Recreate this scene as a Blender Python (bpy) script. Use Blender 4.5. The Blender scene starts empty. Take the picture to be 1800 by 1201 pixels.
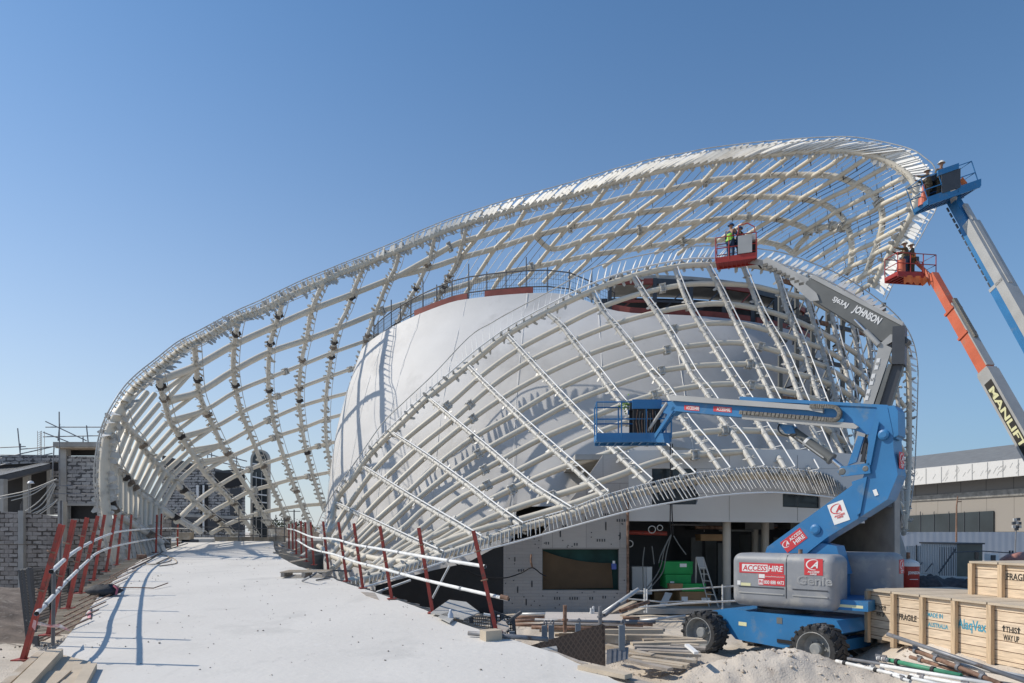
import bpy, bmesh, math, random
import numpy as np
from mathutils import Vector, Matrix, noise
random.seed(7)
S = bpy.context.scene
COL = S.collection
V = Vector
# ---------------------------------------------------------------- camera
F = 1200.0; CX = 900.0; CY = 935.0; CZ = 3.0
cam_d = bpy.data.cameras.new("camera"); cam = bpy.data.objects.new("camera", cam_d); COL.objects.link(cam)
cam.location = (0, 0, CZ); cam.rotation_euler = (math.radians(90), 0, 0)
cam_d.sensor_width = 36; cam_d.lens = 24; cam_d.shift_y = (CY - 600.5) / 1800.0
cam_d.clip_start = 0.1; cam_d.clip_end = 6000
S.camera = cam
# ---------------------------------------------------------------- sky, sun, exposure
SUN_EL = math.radians(43); SUNH = V((-1.0, 0.15, 0)).normalized()
w = bpy.data.worlds.new("World"); S.world = w; w.use_nodes = True
nt = w.node_tree; bg = nt.nodes["Background"]
sky = nt.nodes.new("ShaderNodeTexSky"); sky.sky_type = 'NISHITA'; sky.sun_disc = False
sky.sun_elevation = SUN_EL; sky.sun_rotation = math.atan2(SUNH.x, SUNH.y)
sky.air_density = 1.0; sky.dust_density = 0.35; sky.ozone_density = 4.0; sky.altitude = 0
bg.inputs[1].default_value = 0.125
# pale haze near the horizon, brighter towards the sun
tcw = nt.nodes.new('ShaderNodeTexCoord'); sx_ = nt.nodes.new('ShaderNodeSeparateXYZ'); nt.links.new(tcw.outputs['Generated'], sx_.inputs[0])
def wmath(op, i0, v1):
    q = nt.nodes.new('ShaderNodeMath'); q.operation = op; q.use_clamp = op in ('SUBTRACT', 'MULTIPLY')
    (nt.links.new(i0, q.inputs[0]) if op != 'SUBTRACT' else nt.links.new(i0, q.inputs[1]))
    if op == 'SUBTRACT': q.inputs[0].default_value = v1
    else: q.inputs[1].default_value = v1
    return q.outputs[0]
fz = wmath('MULTIPLY', wmath('POWER', wmath('SUBTRACT', sx_.outputs[2], 1.0), 3.1), 0.90)
hz = nt.nodes.new('ShaderNodeMix'); hz.data_type = 'RGBA'; hr = nt.nodes.new('ShaderNodeMapRange'); hr.inputs[1].default_value = -0.6; hr.inputs[2].default_value = 0.6
nt.links.new(sx_.outputs[0], hr.inputs[0]); nt.links.new(hr.outputs[0], hz.inputs[0]); hz.inputs[6].default_value = (6.1, 6.0, 5.9, 1); hz.inputs[7].default_value = (2.5, 3.4, 4.6, 1)
mw = nt.nodes.new('ShaderNodeMix'); mw.data_type = 'RGBA'; nt.links.new(fz, mw.inputs[0]); tn = nt.nodes.new('ShaderNodeMix'); tn.data_type = 'RGBA'; tn.blend_type = 'MULTIPLY'; tn.inputs[0].default_value = 1; tn.inputs[7].default_value = (0.70, 1.0, 1.12, 1); nt.links.new(sky.outputs[0], tn.inputs[6]); nt.links.new(tn.outputs[2], mw.inputs[6]); nt.links.new(hz.outputs[2], mw.inputs[7]); nt.links.new(mw.outputs[2], bg.inputs[0])
sd = bpy.data.lights.new("sun", 'SUN'); sd.energy = 4.0; sd.angle = math.radians(0.55); sd.color = (1, 0.915, 0.79)
so = bpy.data.objects.new("sun", sd); COL.objects.link(so)
sdir = V((SUNH.x * math.cos(SUN_EL), SUNH.y * math.cos(SUN_EL), math.sin(SUN_EL)))
so.rotation_euler = sdir.to_track_quat('Z', 'Y').to_euler(); so.location = (-30, 10, 40)
S.view_settings.view_transform = 'Standard'; S.view_settings.look = 'None'
S.view_settings.exposure = 0.0; S.view_settings.gamma = 1.0

# ---------------------------------------------------------------- helpers
def at(px, py, d): return V(((px - CX) / F * d, d, CZ - (py - CY) / F * d))
def gp(px, py, h=0.0):                       # point on level ground at height h
    return at(px, py, (CZ - h) * F / (py - CY))
RZ0, RZ1 = 1.11, 0.034
def rp(px, py, h=0.0):                       # point on the ramp deck
    return at(px, py, (CZ - RZ0 - h) * F / (py - CY + RZ1 * F))
def ramp_z(y): return RZ0 + RZ1 * y
def plane_pt(px, py, C, W, w0):
    o = V((0, 0, CZ)); r = V(((px - CX) / F, 1, -(py - CY) / F))
    t = (w0 + W.dot(C - o)) / W.dot(r)
    return o + r * t
def catmull(P, k=6, closed=False):
    P = [np.array(p, float) for p in P]
    if len(P) < 3: return [P[0] + (P[-1] - P[0]) * i / k for i in range(k + 1)]
    Q = [2 * P[0] - P[1]] + P + [2 * P[-1] - P[-2]]; out = []
    for i in range(1, len(Q) - 2):
        a, b, c, d = Q[i - 1], Q[i], Q[i + 1], Q[i + 2]
        for j in range(k):
            t = j / k
            out.append(0.5 * (2 * b + (c - a) * t + (2 * a - 5 * b + 4 * c - d) * t * t + (3 * b - a - 3 * c + d) * t ** 3))
    out.append(P[-1]); return out
def resample(pts, n):
    A = np.array([list(p) for p in pts], float); s = np.concatenate([[0], np.cumsum(np.linalg.norm(np.diff(A, axis=0), axis=1))])
    t = np.linspace(0, s[-1], n)
    return np.stack([np.interp(t, s, A[:, i]) for i in range(A.shape[1])], 1)
def plen(pts):
    A = np.array([list(p) for p in pts], float); return float(np.linalg.norm(np.diff(A, axis=0), axis=1).sum())
def tps(ctrl):
    X = np.array([[a, b] for a, b, c in ctrl], float) / 1000; Y = np.array([c for a, b, c in ctrl], float)
    n = len(X); r2 = ((X[:, None] - X[None]) ** 2).sum(-1); K = np.where(r2 > 0, r2 * np.log(r2 + 1e-12), 0) + np.eye(n) * 2e-4
    Pm = np.hstack([np.ones((n, 1)), X]); M = np.zeros((n + 3, n + 3)); M[:n, :n] = K; M[:n, n:] = Pm; M[n:, :n] = Pm.T
    wv = np.linalg.solve(M, np.concatenate([Y, np.zeros(3)]))
    def f(px, py):
        q = np.array([px, py]) / 1000; r = ((X - q) ** 2).sum(1); k = np.where(r > 0, r * np.log(r + 1e-12), 0)
        return float(k @ wv[:n] + wv[n] + wv[n + 1:] @ q)
    return f
ORG = {}
def tagit(o, label=None, cat=None, group=None, kind=None):
    if label: o['label'] = label
    if cat: o['category'] = cat
    if group: o['group'] = group
    if kind: o['kind'] = kind
    return o
def thing(name, label, cat, loc=(0, 0, 0), group=None):
    o = bpy.data.objects.new(name, None); COL.objects.link(o); o.location = loc; o.empty_display_size = 0.3
    ORG[o.name] = V(loc); return tagit(o, label, cat, group)
def ortho(d, up=None):
    d = d.normalized(); up = V(up) if up else (V((0, 0, 1)) if abs(d.z) < 0.95 else V((1, 0, 0)))
    s = d.cross(up).normalized(); return s, s.cross(d).normalized()
class MB:
    def __init__(s): s.v = []; s.f = []; s.sm = []; s.mi = []; s.cm = 0
    def add(s, vs, fs, smooth=False):
        b = len(s.v); s.v += [tuple(v) for v in vs]
        for f in fs: s.f.append(tuple(b + i for i in f)); s.sm.append(smooth); s.mi.append(s.cm)
        return s
    def quad(s, a, b, c, d): return s.add([a, b, c, d], [(0, 1, 2, 3)])
    def obox(s, c, ax, ay, az):           # half vectors
        c, ax, ay, az = V(c), V(ax), V(ay), V(az); vs = []
        for i in (-1, 1):
            for j in (-1, 1):
                for k in (-1, 1): vs.append(c + ax * i + ay * j + az * k)
        return s.add(vs, [(0, 1, 3, 2), (4, 6, 7, 5), (0, 4, 5, 1), (2, 3, 7, 6), (0, 2, 6, 4), (1, 5, 7, 3)])
    def box(s, x0, x1, y0, y1, z0, z1):
        return s.obox(((x0 + x1) / 2, (y0 + y1) / 2, (z0 + z1) / 2), ((x1 - x0) / 2, 0, 0), (0, (y1 - y0) / 2, 0), (0, 0, (z1 - z0) / 2))
    def beam(s, p, q, w, h, up=None):
        p, q = V(p), V(q); d = q - p; a, b = ortho(d, up); return s.obox((p + q) / 2, d / 2, a * w / 2, b * h / 2)
    def tube(s, pts, r, n=8, cap=True):
        P = [V(p) for p in pts]; m = len(P)
        if m < 2: return s
        R = r if isinstance(r, (list, tuple)) else [r] * m
        d = (P[1] - P[0]).normalized(); a, b = ortho(d); vs = []
        for i in range(m):
            d = (P[min(i + 1, m - 1)] - P[max(i - 1, 0)])
            if d.length < 1e-9: d = V((0, 0, 1))
            d.normalize(); a = (a - d * a.dot(d)); a = a.normalized() if a.length > 1e-6 else ortho(d)[0]; b = d.cross(a)
            for k in range(n):
                t = 2 * math.pi * k / n; vs.append(P[i] + (a * math.cos(t) + b * math.sin(t)) * R[i])
        fs = [(i * n + k, i * n + (k + 1) % n, (i + 1) * n + (k + 1) % n, (i + 1) * n + k) for i in range(m - 1) for k in range(n)]
        s.add(vs, fs, n > 4)
        if cap: s.add(vs[:n], [tuple(range(n - 1, -1, -1))]); s.add(vs[-n:], [tuple(range(n))])
        return s
    def cyl(s, p, q, r, n=12): return s.tube([p, q], r, n)
    def pipe(s, p, q, r, n=12, t=0.2):     # open ended pipe
        p, q = V(p), V(q); a, b = ortho(q - p); vs = []
        for P, R in ((p, r), (q, r), (q, r * (1 - t)), (p, r * (1 - t))):
            for k in range(n): th = 2 * math.pi * k / n; vs.append(P + (a * math.cos(th) + b * math.sin(th)) * R)
        fs = [((j * n + k), ((j + 1) % 4 * n + k), ((j + 1) % 4 * n + (k + 1) % n), (j * n + (k + 1) % n)) for j in range(4) for k in range(n)]
        return s.add(vs, fs, True)
    def prism(s, poly, vec):
        n = len(poly); P = [V(p) for p in poly]; vec = V(vec); vs = P + [p + vec for p in P]
        s.add(vs, [tuple(range(n - 1, -1, -1)), tuple(range(n, 2 * n))] + [(i, (i + 1) % n, n + (i + 1) % n, n + i) for i in range(n)])
        return s
    def lathe(s, o, axis, prof, n=24, smooth=True):      # prof [(along, radius)]
        o, axis = V(o), V(axis).normalized(); a, b = ortho(axis); vs = []
        for h, r in prof:
            for k in range(n): t = 2 * math.pi * k / n; vs.append(o + axis * h + (a * math.cos(t) + b * math.sin(t)) * max(r, 1e-4))
        m = len(prof)
        fs = [(i * n + k, i * n + (k + 1) % n, (i + 1) * n + (k + 1) % n, (i + 1) * n + k) for i in range(m - 1) for k in range(n)]
        return s.add(vs, fs, smooth)
    def rbox(s, c, ax, ay, az, r, n=4):    # rounded box: half axes, corner radius r (all edges)
        c, ax, ay, az = V(c), V(ax), V(ay), V(az); L = [ax.length, ay.length, az.length]; U = [ax.normalized(), ay.normalized(), az.normalized()]
        N = 2 * n + 2; vs = []; fs = []; idx = {}
        def co(i, j, k):
            g = []
            for t, l in zip((i, j, k), L):
                g.append(-l + r if t <= n else l - r)
            dv = V([0, 0, 0]); 
            ang = [((t - n) / n if t <= n else (t - n - 1) / n) for t in (i, j, k)]
            dv = V([math.tan(a * math.pi / 4) if abs(a) < 1 else math.copysign(1, a) for a in ang])
            if dv.length > 0: dv.normalize()
            return c + sum((U[q] * (g[q] + dv[q] * r) for q in range(3)), V((0, 0, 0)))
        def vid(i, j, k):
            if (i, j, k) not in idx: idx[(i, j, k)] = len(vs); vs.append(co(i, j, k))
            return idx[(i, j, k)]
        M = N - 1
        for a in range(M):
            for b in range(M):
                for q, e in ((0, 0), (0, M), (1, 0), (1, M), (2, 0), (2, M)):
                    def tr(x, y):
                        t = [0, 0, 0]; t[q] = e; t[(q + 1) % 3] = x; t[(q + 2) % 3] = y; return vid(*t)
                    f = (tr(a, b), tr(a + 1, b), tr(a + 1, b + 1), tr(a, b + 1))
                    fs.append(f if e else f[::-1])
        return s.add(vs, fs, True)
    def build(s, name, mat, parent=None, label=None, cat=None, group=None, kind=None, uv=True, org=None):
        if not s.v: return None
        if parent is not None: o0 = ORG[parent.name]
        elif org is not None: o0 = V(org)
        elif kind == 'structure': o0 = V((0, 0, 0))
        else:
            A = np.array(s.v); o0 = V((float((A[:, 0].min() + A[:, 0].max()) / 2), float((A[:, 1].min() + A[:, 1].max()) / 2), float(A[:, 2].min())))
        me = bpy.data.meshes.new(name)
        me.from_pydata([(x - o0.x, y - o0.y, z - o0.z) for x, y, z in s.v], [], s.f)
        me.polygons.foreach_set('use_smooth', s.sm)
        for m in (mat if isinstance(mat, (list, tuple)) else [mat]): me.materials.append(m)
        if any(s.mi): me.polygons.foreach_set('material_index', s.mi)
        if uv:
            uvl = me.uv_layers.new(name='UVMap'); buf = np.zeros((len(me.loops), 2))
            for p in me.polygons:
                nz = p.normal
                if abs(nz.z) > 0.75 or (abs(nz.x) + abs(nz.y)) < 1e-6: tu, tv = V((1, 0, 0)), V((0, 1, 0))
                else:
                    tu = V((-nz.y, nz.x, 0)).normalized(); tv = V((0, 0, 1))
                    if tu.x < 0: tu = -tu
                for li in p.loop_indices:
                    c = me.vertices[me.loops[li].vertex_index].co; buf[li] = (c.dot(tu), c.dot(tv))
            uvl.data.foreach_set('uv', buf.ravel())
        me.validate(); me.update()
        ob = bpy.data.objects.new(name, me); COL.objects.link(ob)
        if parent is not None: ob.parent = parent; ORG[ob.name] = o0.copy(); 
        else: ob.location = o0; ORG[ob.name] = o0.copy()
        return tagit(ob, label, cat, group, kind)
def children(o): return [c for c in bpy.data.objects if c.parent == o]
def copy_tree(o, kids=None, loc=None, rz=None, label=None):
    if kids is None:
        kids = {}
        for c in bpy.data.objects:
            if c.parent: kids.setdefault(c.parent.name, []).append(c)
    def rec(x, par):
        c = x.copy(); COL.objects.link(c)
        if par: c.parent = par
        for k in kids.get(x.name, []): rec(k, c)
        return c
    r = rec(o, None)
    if loc is not None: r.location = loc
    if rz is not None: r.rotation_euler = (0, 0, rz)
    if label: r['label'] = label
    return r
def text(s, o, u, v, h, mat, parent, name='lettering', width=None, align='CENTER', lift=0.004, bold=0.0, shear=0.0, thick=0.001):
    c = bpy.data.curves.new('t', 'FONT'); c.body = s; c.size = 1.0; c.align_x = align; c.align_y = 'CENTER'; c.extrude = thick; c.offset = bold; c.shear = shear
    c.resolution_u = 3
    to = bpy.data.objects.new('t', c); COL.objects.link(to)
    bpy.context.view_layer.update(); dg = bpy.context.evaluated_depsgraph_get()
    me = bpy.data.meshes.new_from_object(to.evaluated_get(dg)); bpy.data.objects.remove(to)
    A = np.array([p.co[:] for p in me.vertices]); W0 = A[:, 0].max() - A[:, 0].min(); H0 = A[:, 1].max() - A[:, 1].min()
    sy = h / H0 if s.upper() == s and '\n' not in s else h / H0
    sx = (width / W0) if width else sy
    cx = (A[:, 0].max() + A[:, 0].min()) / 2 if align == 'CENTER' else A[:, 0].min(); cy = (A[:, 1].max() + A[:, 1].min()) / 2
    u = V(u).normalized(); v = V(v).normalized(); n = u.cross(v).normalized(); o = V(o); m = MB()
    m.add([o + u * ((p[0] - cx) * sx) + v * ((p[1] - cy) * sy) + n * (lift + p[2]) for p in A], [tuple(p.vertices) for p in me.polygons])
    bpy.data.meshes.remove(me)
    return m.build(name, mat, parent, uv=False)
def panel(o, u, v, w, h, mat, parent, name='sticker', lift=0.002, t=0.002):
    u = V(u).normalized(); v = V(v).normalized(); n = u.cross(v); m = MB()
    m.obox(V(o) + n * (lift), u * w / 2, v * h / 2, n * t / 2); return m.build(name, mat, parent)

# ---------------------------------------------------------------- materials
def mat(name, col, rough=0.6, var=0.12, scale=2.0, bump=0.0, bscale=20.0, metal=0.0, col2=None, coat=0.0, spec=0.5, dirt=None, dscale=1.5, dth=0.55):
    m = bpy.data.materials.new(name); m.use_nodes = True; n = m.node_tree.nodes; l = m.node_tree.links; b = n['Principled BSDF']
    b.inputs['Roughness'].default_value = rough; b.inputs['Metallic'].default_value = metal
    b.inputs['Coat Weight'].default_value = coat; b.inputs['Specular IOR Level'].default_value = spec
    tc = n.new('ShaderNodeTexCoord'); nz = n.new('ShaderNodeTexNoise'); nz.inputs['Scale'].default_value = scale; nz.inputs['Detail'].default_value = 6
    l.new(tc.outputs['Object'], nz.inputs['Vector'])
    mx = n.new('ShaderNodeMix'); mx.data_type = 'RGBA'
    c1 = [c * (1 - var) for c in col]; c2 = [min(1, c * (1 + var)) for c in col] if col2 is None else col2
    mx.inputs[6].default_value = (*c1, 1); mx.inputs[7].default_value = (*c2, 1)
    mr = n.new('ShaderNodeMapRange'); mr.inputs[1].default_value = 0.32; mr.inputs[2].default_value = 0.68
    l.new(nz.outputs[0], mr.inputs[0]); l.new(mr.outputs[0], mx.inputs[0]); out = mx.outputs[2]
    if dirt is not None:
        n2 = n.new('ShaderNodeTexNoise'); n2.inputs['Scale'].default_value = dscale; n2.inputs['Detail'].default_value = 8; n2.inputs['Roughness'].default_value = 0.65
        l.new(tc.outputs['Object'], n2.inputs['Vector']); r2 = n.new('ShaderNodeMapRange'); r2.inputs[1].default_value = dth; r2.inputs[2].default_value = dth + 0.12
        l.new(n2.outputs[0], r2.inputs[0]); m2 = n.new('ShaderNodeMix'); m2.data_type = 'RGBA'; l.new(r2.outputs[0], m2.inputs[0])
        l.new(out, m2.inputs[6]); m2.inputs[7].default_value = (*dirt, 1); out = m2.outputs[2]
    l.new(out, b.inputs['Base Color'])
    if bump:
        n3 = n.new('ShaderNodeTexNoise'); n3.inputs['Scale'].default_value = bscale; n3.inputs['Detail'].default_value = 5
        l.new(tc.outputs['Object'], n3.inputs['Vector']); bp = n.new('ShaderNodeBump'); bp.inputs['Strength'].default_value = bump; bp.inputs['Distance'].default_value = 0.02
        l.new(n3.outputs[0], bp.inputs['Height']); l.new(bp.outputs[0], b.inputs['Normal'])
    return m
def mat_block(name, c1, c2, mortar, bw=0.4, rh=0.2, ms=0.012, patches=0.5):
    m = bpy.data.materials.new(name); m.use_nodes = True; n = m.node_tree.nodes; l = m.node_tree.links; b = n['Principled BSDF']; b.inputs['Roughness'].default_value = 0.9
    uv = n.new('ShaderNodeUVMap'); nz = n.new('ShaderNodeTexNoise'); nz.inputs['Scale'].default_value = 2.2; nz.inputs['Detail'].default_value = 5; l.new(uv.outputs[0], nz.inputs['Vector'])
    br = n.new('ShaderNodeTexBrick'); l.new(uv.outputs[0], br.inputs['Vector']); br.inputs['Scale'].default_value = 1
    br.inputs['Brick Width'].default_value = bw; br.inputs['Row Height'].default_value = rh; br.inputs['Mortar Size'].default_value = ms
    br.inputs['Mortar Smooth'].default_value = 0.1; br.inputs['Color1'].default_value = (*c1, 1); br.inputs['Color2'].default_value = (*c2, 1); br.inputs['Mortar'].default_value = (*mortar, 1)
    # mortar smears: mortar width follows noise
    mm = n.new('ShaderNodeMapRange'); mm.inputs[1].default_value = 0.45; mm.inputs[2].default_value = 0.75; mm.inputs[3].default_value = ms * 0.6; mm.inputs[4].default_value = ms * 4 * patches + ms
    l.new(nz.outputs[0], mm.inputs[0]); l.new(mm.outputs[0], br.inputs['Mortar Size'])
    n2 = n.new('ShaderNodeTexNoise'); n2.inputs['Scale'].default_value = 9; n2.inputs['Detail'].default_value = 4; l.new(uv.outputs[0], n2.inputs['Vector'])
    mx = n.new('ShaderNodeMix'); mx.data_type = 'RGBA'; mx.blend_type = 'MULTIPLY'; mx.inputs[0].default_value = 0.6
    l.new(br.outputs[0], mx.inputs[6]); l.new(n2.outputs[0], mx.inputs[7]); l.new(mx.outputs[2], b.inputs['Base Color'])
    bp = n.new('ShaderNodeBump'); bp.inputs['Strength'].default_value = 0.6; bp.inputs['Distance'].default_value = 0.02; bp.invert = True
    l.new(br.outputs['Fac'], bp.inputs['Height']); l.new(bp.outputs[0], b.inputs['Normal'])
    return m
def mat_plank(name, c1, c2, seam, w=3.0, h=0.2, ms=0.006, grain=1.0, rough=0.75, knots=True, gdir=0):
    m = bpy.data.materials.new(name); m.use_nodes = True; n = m.node_tree.nodes; l = m.node_tree.links; b = n['Principled BSDF']; b.inputs['Roughness'].default_value = rough
    uv = n.new('ShaderNodeUVMap'); br = n.new('ShaderNodeTexBrick'); l.new(uv.outputs[0], br.inputs['Vector']); br.inputs['Scale'].default_value = 1
    br.inputs['Brick Width'].default_value = w; br.inputs['Row Height'].default_value = h; br.inputs['Mortar Size'].default_value = ms; br.inputs['Color1'].default_value = (*c1, 1); br.inputs['Color2'].default_value = (*c2, 1); br.inputs['Mortar'].default_value = (*seam, 1)
    mp = n.new('ShaderNodeMapping'); mp.inputs['Scale'].default_value = (1.2, 14, 1) if gdir == 0 else (14, 1.2, 1); l.new(uv.outputs[0], mp.inputs[0])
    nz = n.new('ShaderNodeTexNoise'); nz.inputs['Scale'].default_value = 2.5; nz.inputs['Detail'].default_value = 6; nz.inputs['Distortion'].default_value = 0.7; l.new(mp.outputs[0], nz.inputs['Vector'])
    rg = n.new('ShaderNodeMapRange'); rg.inputs[1].default_value = 0.35; rg.inputs[2].default_value = 0.7; rg.inputs[3].default_value = 1.0; rg.inputs[4].default_value = 1 - 0.35 * grain; l.new(nz.outputs[0], rg.inputs[0])
    mx = n.new('ShaderNodeMix'); mx.data_type = 'RGBA'; mx.blend_type = 'MULTIPLY'; mx.inputs[0].default_value = 1; l.new(br.outputs[0], mx.inputs[6]); l.new(rg.outputs[0], mx.inputs[7]); out = mx.outputs[2]
    if knots:
        vo = n.new('ShaderNodeTexVoronoi'); vo.inputs['Scale'].default_value = 1.6; l.new(uv.outputs[0], vo.inputs['Vector'])
        r2 = n.new('ShaderNodeMapRange'); r2.inputs[1].default_value = 0.03; r2.inputs[2].default_value = 0.05; r2.inputs[3].default_value = 0.7; r2.inputs[4].default_value = 0; l.new(vo.outputs['Distance'], r2.inputs[0])
        m2 = n.new('ShaderNodeMix'); m2.data_type = 'RGBA'; l.new(r2.outputs[0], m2.inputs[0]); l.new(out, m2.inputs[6]); m2.inputs[7].default_value = (0.13, 0.06, 0.03, 1); out = m2.outputs[2]
    oi = n.new('ShaderNodeObjectInfo'); orr = n.new('ShaderNodeMapRange'); orr.inputs[3].default_value = 0.86; orr.inputs[4].default_value = 1.08; l.new(oi.outputs['Random'], orr.inputs[0]); m3 = n.new('ShaderNodeMix'); m3.data_type = 'RGBA'; m3.blend_type = 'MULTIPLY'; m3.inputs[0].default_value = 1; l.new(out, m3.inputs[6]); l.new(orr.outputs[0], m3.inputs[7]); out = m3.outputs[2]
    l.new(out, b.inputs['Base Color'])
    bp = n.new('ShaderNodeBump'); bp.inputs['Strength'].default_value = 0.5; bp.inputs['Distance'].default_value = 0.01; bp.invert = True; l.new(br.outputs['Fac'], bp.inputs['Height']); l.new(bp.outputs[0], b.inputs['Normal'])
    return m
def mat_corr(name, c, scale=5, horiz=True, rough=0.5, depth=0.03, metal=0.0, contrast=0.5):
    m = bpy.data.materials.new(name); m.use_nodes = True; n = m.node_tree.nodes; l = m.node_tree.links; b = n['Principled BSDF']; b.inputs['Roughness'].default_value = rough; b.inputs['Metallic'].default_value = metal
    uv = n.new('ShaderNodeUVMap'); wv = n.new('ShaderNodeTexWave'); wv.bands_direction = 'X' if horiz else 'Y'; wv.inputs['Scale'].default_value = scale; l.new(uv.outputs[0], wv.inputs['Vector'])
    mx = n.new('ShaderNodeMix'); mx.data_type = 'RGBA'; mx.inputs[6].default_value = (*[k * (1 - contrast) for k in c], 1); mx.inputs[7].default_value = (*c, 1); 
    nz = n.new('ShaderNodeTexNoise'); nz.inputs['Scale'].default_value = 0.7; l.new(uv.outputs[0], nz.inputs['Vector'])
    l.new(nz.outputs[0], mx.inputs[0]); l.new(mx.outputs[2], b.inputs['Base Color'])
    bp = n.new('ShaderNodeBump'); bp.inputs['Strength'].default_value = 1; bp.inputs['Distance'].default_value = depth; l.new(wv.outputs[0], bp.inputs['Height']); l.new(bp.outputs[0], b.inputs['Normal'])
    return m
def mat_net(name, c, cell=0.05, th=0.12, axis_uv=True):          # wire mesh: real holes by transparency
    m = bpy.data.materials.new(name); m.use_nodes = True; n = m.node_tree.nodes; l = m.node_tree.links; b = n['Principled BSDF']; b.inputs['Base Color'].default_value = (*c, 1); b.inputs['Roughness'].default_value = 0.6
    uv = n.new('ShaderNodeUVMap'); sp = n.new('ShaderNodeSeparateXYZ'); l.new(uv.outputs[0], sp.inputs[0]); outs = []
    for i in (0, 1):
        a = n.new('ShaderNodeMath'); a.operation = 'DIVIDE'; a.inputs[1].default_value = cell; l.new(sp.outputs[i], a.inputs[0])
        f = n.new('ShaderNodeMath'); f.operation = 'FRACT'; l.new(a.outputs[0], f.inputs[0]); g = n.new('ShaderNodeMath'); g.operation = 'LESS_THAN'; g.inputs[1].default_value = th; l.new(f.outputs[0], g.inputs[0]); outs.append(g.outputs[0])
    mxx = n.new('ShaderNodeMath'); mxx.operation = 'MAXIMUM'; l.new(outs[0], mxx.inputs[0]); l.new(outs[1], mxx.inputs[1]); l.new(mxx.outputs[0], b.inputs['Alpha'])
    return m
def mat_screed():
    m = mat('screed', (0.625, 0.60, 0.56), 0.85, 0.04, 0.5, bump=0.35, bscale=9, dirt=(0.555, 0.535, 0.50), dscale=0.9, dth=0.54); n = m.node_tree.nodes; l = m.node_tree.links; b = n['Principled BSDF']
    prev = b.inputs['Base Color'].links[0].from_socket; tc = n.new('ShaderNodeTexCoord')
    def layer(prev, scale, rot, dist, th, w_, col, detail=6, stretch=(1, 1, 1)):
        mp = n.new('ShaderNodeMapping'); mp.inputs['Rotation'].default_value = (0, 0, rot); mp.inputs['Scale'].default_value = stretch; l.new(tc.outputs['Object'], mp.inputs[0])
        z = n.new('ShaderNodeTexNoise'); z.inputs['Scale'].default_value = scale; z.inputs['Detail'].default_value = detail; z.inputs['Roughness'].default_value = 0.6; z.inputs['Distortion'].default_value = dist; l.new(mp.outputs[0], z.inputs['Vector'])
        r = n.new('ShaderNodeMapRange'); r.inputs[1].default_value = th; r.inputs[2].default_value = th + w_; l.new(z.outputs[0], r.inputs[0])
        x = n.new('ShaderNodeMix'); x.data_type = 'RGBA'; l.new(r.outputs[0], x.inputs[0]); l.new(prev, x.inputs[6]); x.inputs[7].default_value = (*col, 1); return x.outputs[2]
    prev = layer(prev, 1.3, 0.9, 0.4, 0.60, 0.10, (0.555, 0.535, 0.50), 4, (1, 0.12, 1))      # trowel streaks
    prev = layer(prev, 5.0, 0, 0.0, 0.66, 0.03, (0.66, 0.64, 0.61), 8)                          # pale splashes
    prev = layer(prev, 14.0, 0, 0.0, 0.70, 0.02, (0.33, 0.30, 0.26), 4)                         # grit and small stains
    l.new(prev, b.inputs['Base Color']); return m
M = {}
M['shell'] = mat('shell_paint', (0.63, 0.575, 0.475), 0.5, 0.07, 0.8, dirt=(0.47, 0.43, 0.36), dscale=0.9, dth=0.6)
M['shell2'] = mat('shell_paint_wrapped', (0.60, 0.58, 0.53), 0.5, 0.10, 3, bump=0.5, bscale=14, dirt=(0.42, 0.39, 0.33), dscale=2.5, dth=0.6)
M['galv'] = mat('pale_bracket_steel', (0.50, 0.49, 0.46), 0.45, 0.2, 3, dirt=(0.3, 0.26, 0.2), dscale=2.0, dth=0.62)
M['rod'] = mat('white_rod', (0.75, 0.75, 0.74), 0.4, 0.05)
M['fin'] = mat('fin_plate_paint', (0.76, 0.755, 0.73), 0.45, 0.08, 2)
M['clampb'] = mat('dusty_brown_clamp', (0.24, 0.20, 0.165), 0.8, 0.3, 6)
M['drk'] = mat('dark_strap', (0.05, 0.045, 0.045), 0.7)
M['drum'] = mat('drum_membrane', (0.57, 0.565, 0.56), 0.65, 0.05, 0.5, bump=0.2, bscale=2.0, dirt=(0.48, 0.475, 0.47), dscale=0.35, dth=0.52)
M['conc'] = mat_screed()
M['concg'] = mat('grey_concrete', (0.36, 0.355, 0.34), 0.9, 0.15, 1.5, bump=0.4, bscale=15)
M['red'] = mat('red_oxide_paint', (0.34, 0.05, 0.035), 0.6, 0.25, 5, dirt=(0.16, 0.06, 0.045), dscale=7, dth=0.53)
M['redst'] = mat('red_steel_beam', (0.25, 0.06, 0.045), 0.6, 0.2)
M['tube'] = mat('scaffold_tube', (0.55, 0.55, 0.54), 0.45, 0.15, 6, metal=0.2, dirt=(0.25, 0.17, 0.13), dscale=3.5, dth=0.6)
M['tubew'] = mat('white_scaffold_tube', (0.72, 0.72, 0.70), 0.5, 0.15, 6, dirt=(0.3, 0.24, 0.2), dscale=5, dth=0.6)
M['tubed'] = mat('dark_scaffold_tube', (0.12, 0.12, 0.125), 0.55, 0.2, 6, metal=0.2)
M['tubeg'] = mat('grey_scaffold_tube', (0.22, 0.225, 0.24), 0.5, 0.2, 6, metal=0.3, dirt=(0.14, 0.1, 0.08), dscale=4, dth=0.58)
M['rust'] = mat('rusty_steel', (0.20, 0.11, 0.07), 0.8, 0.4, 8, col2=(0.33, 0.2, 0.14))
M['green'] = mat('green_pipe_paint', (0.06, 0.26, 0.15), 0.5, 0.25, 5, dirt=(0.5, 0.5, 0.47), dscale=6, dth=0.62)
M['wood'] = mat_plank('crate_pine', (0.70, 0.55, 0.39), (0.77, 0.62, 0.46), (0.16, 0.09, 0.05), w=5, h=0.17, ms=0.007)
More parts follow.
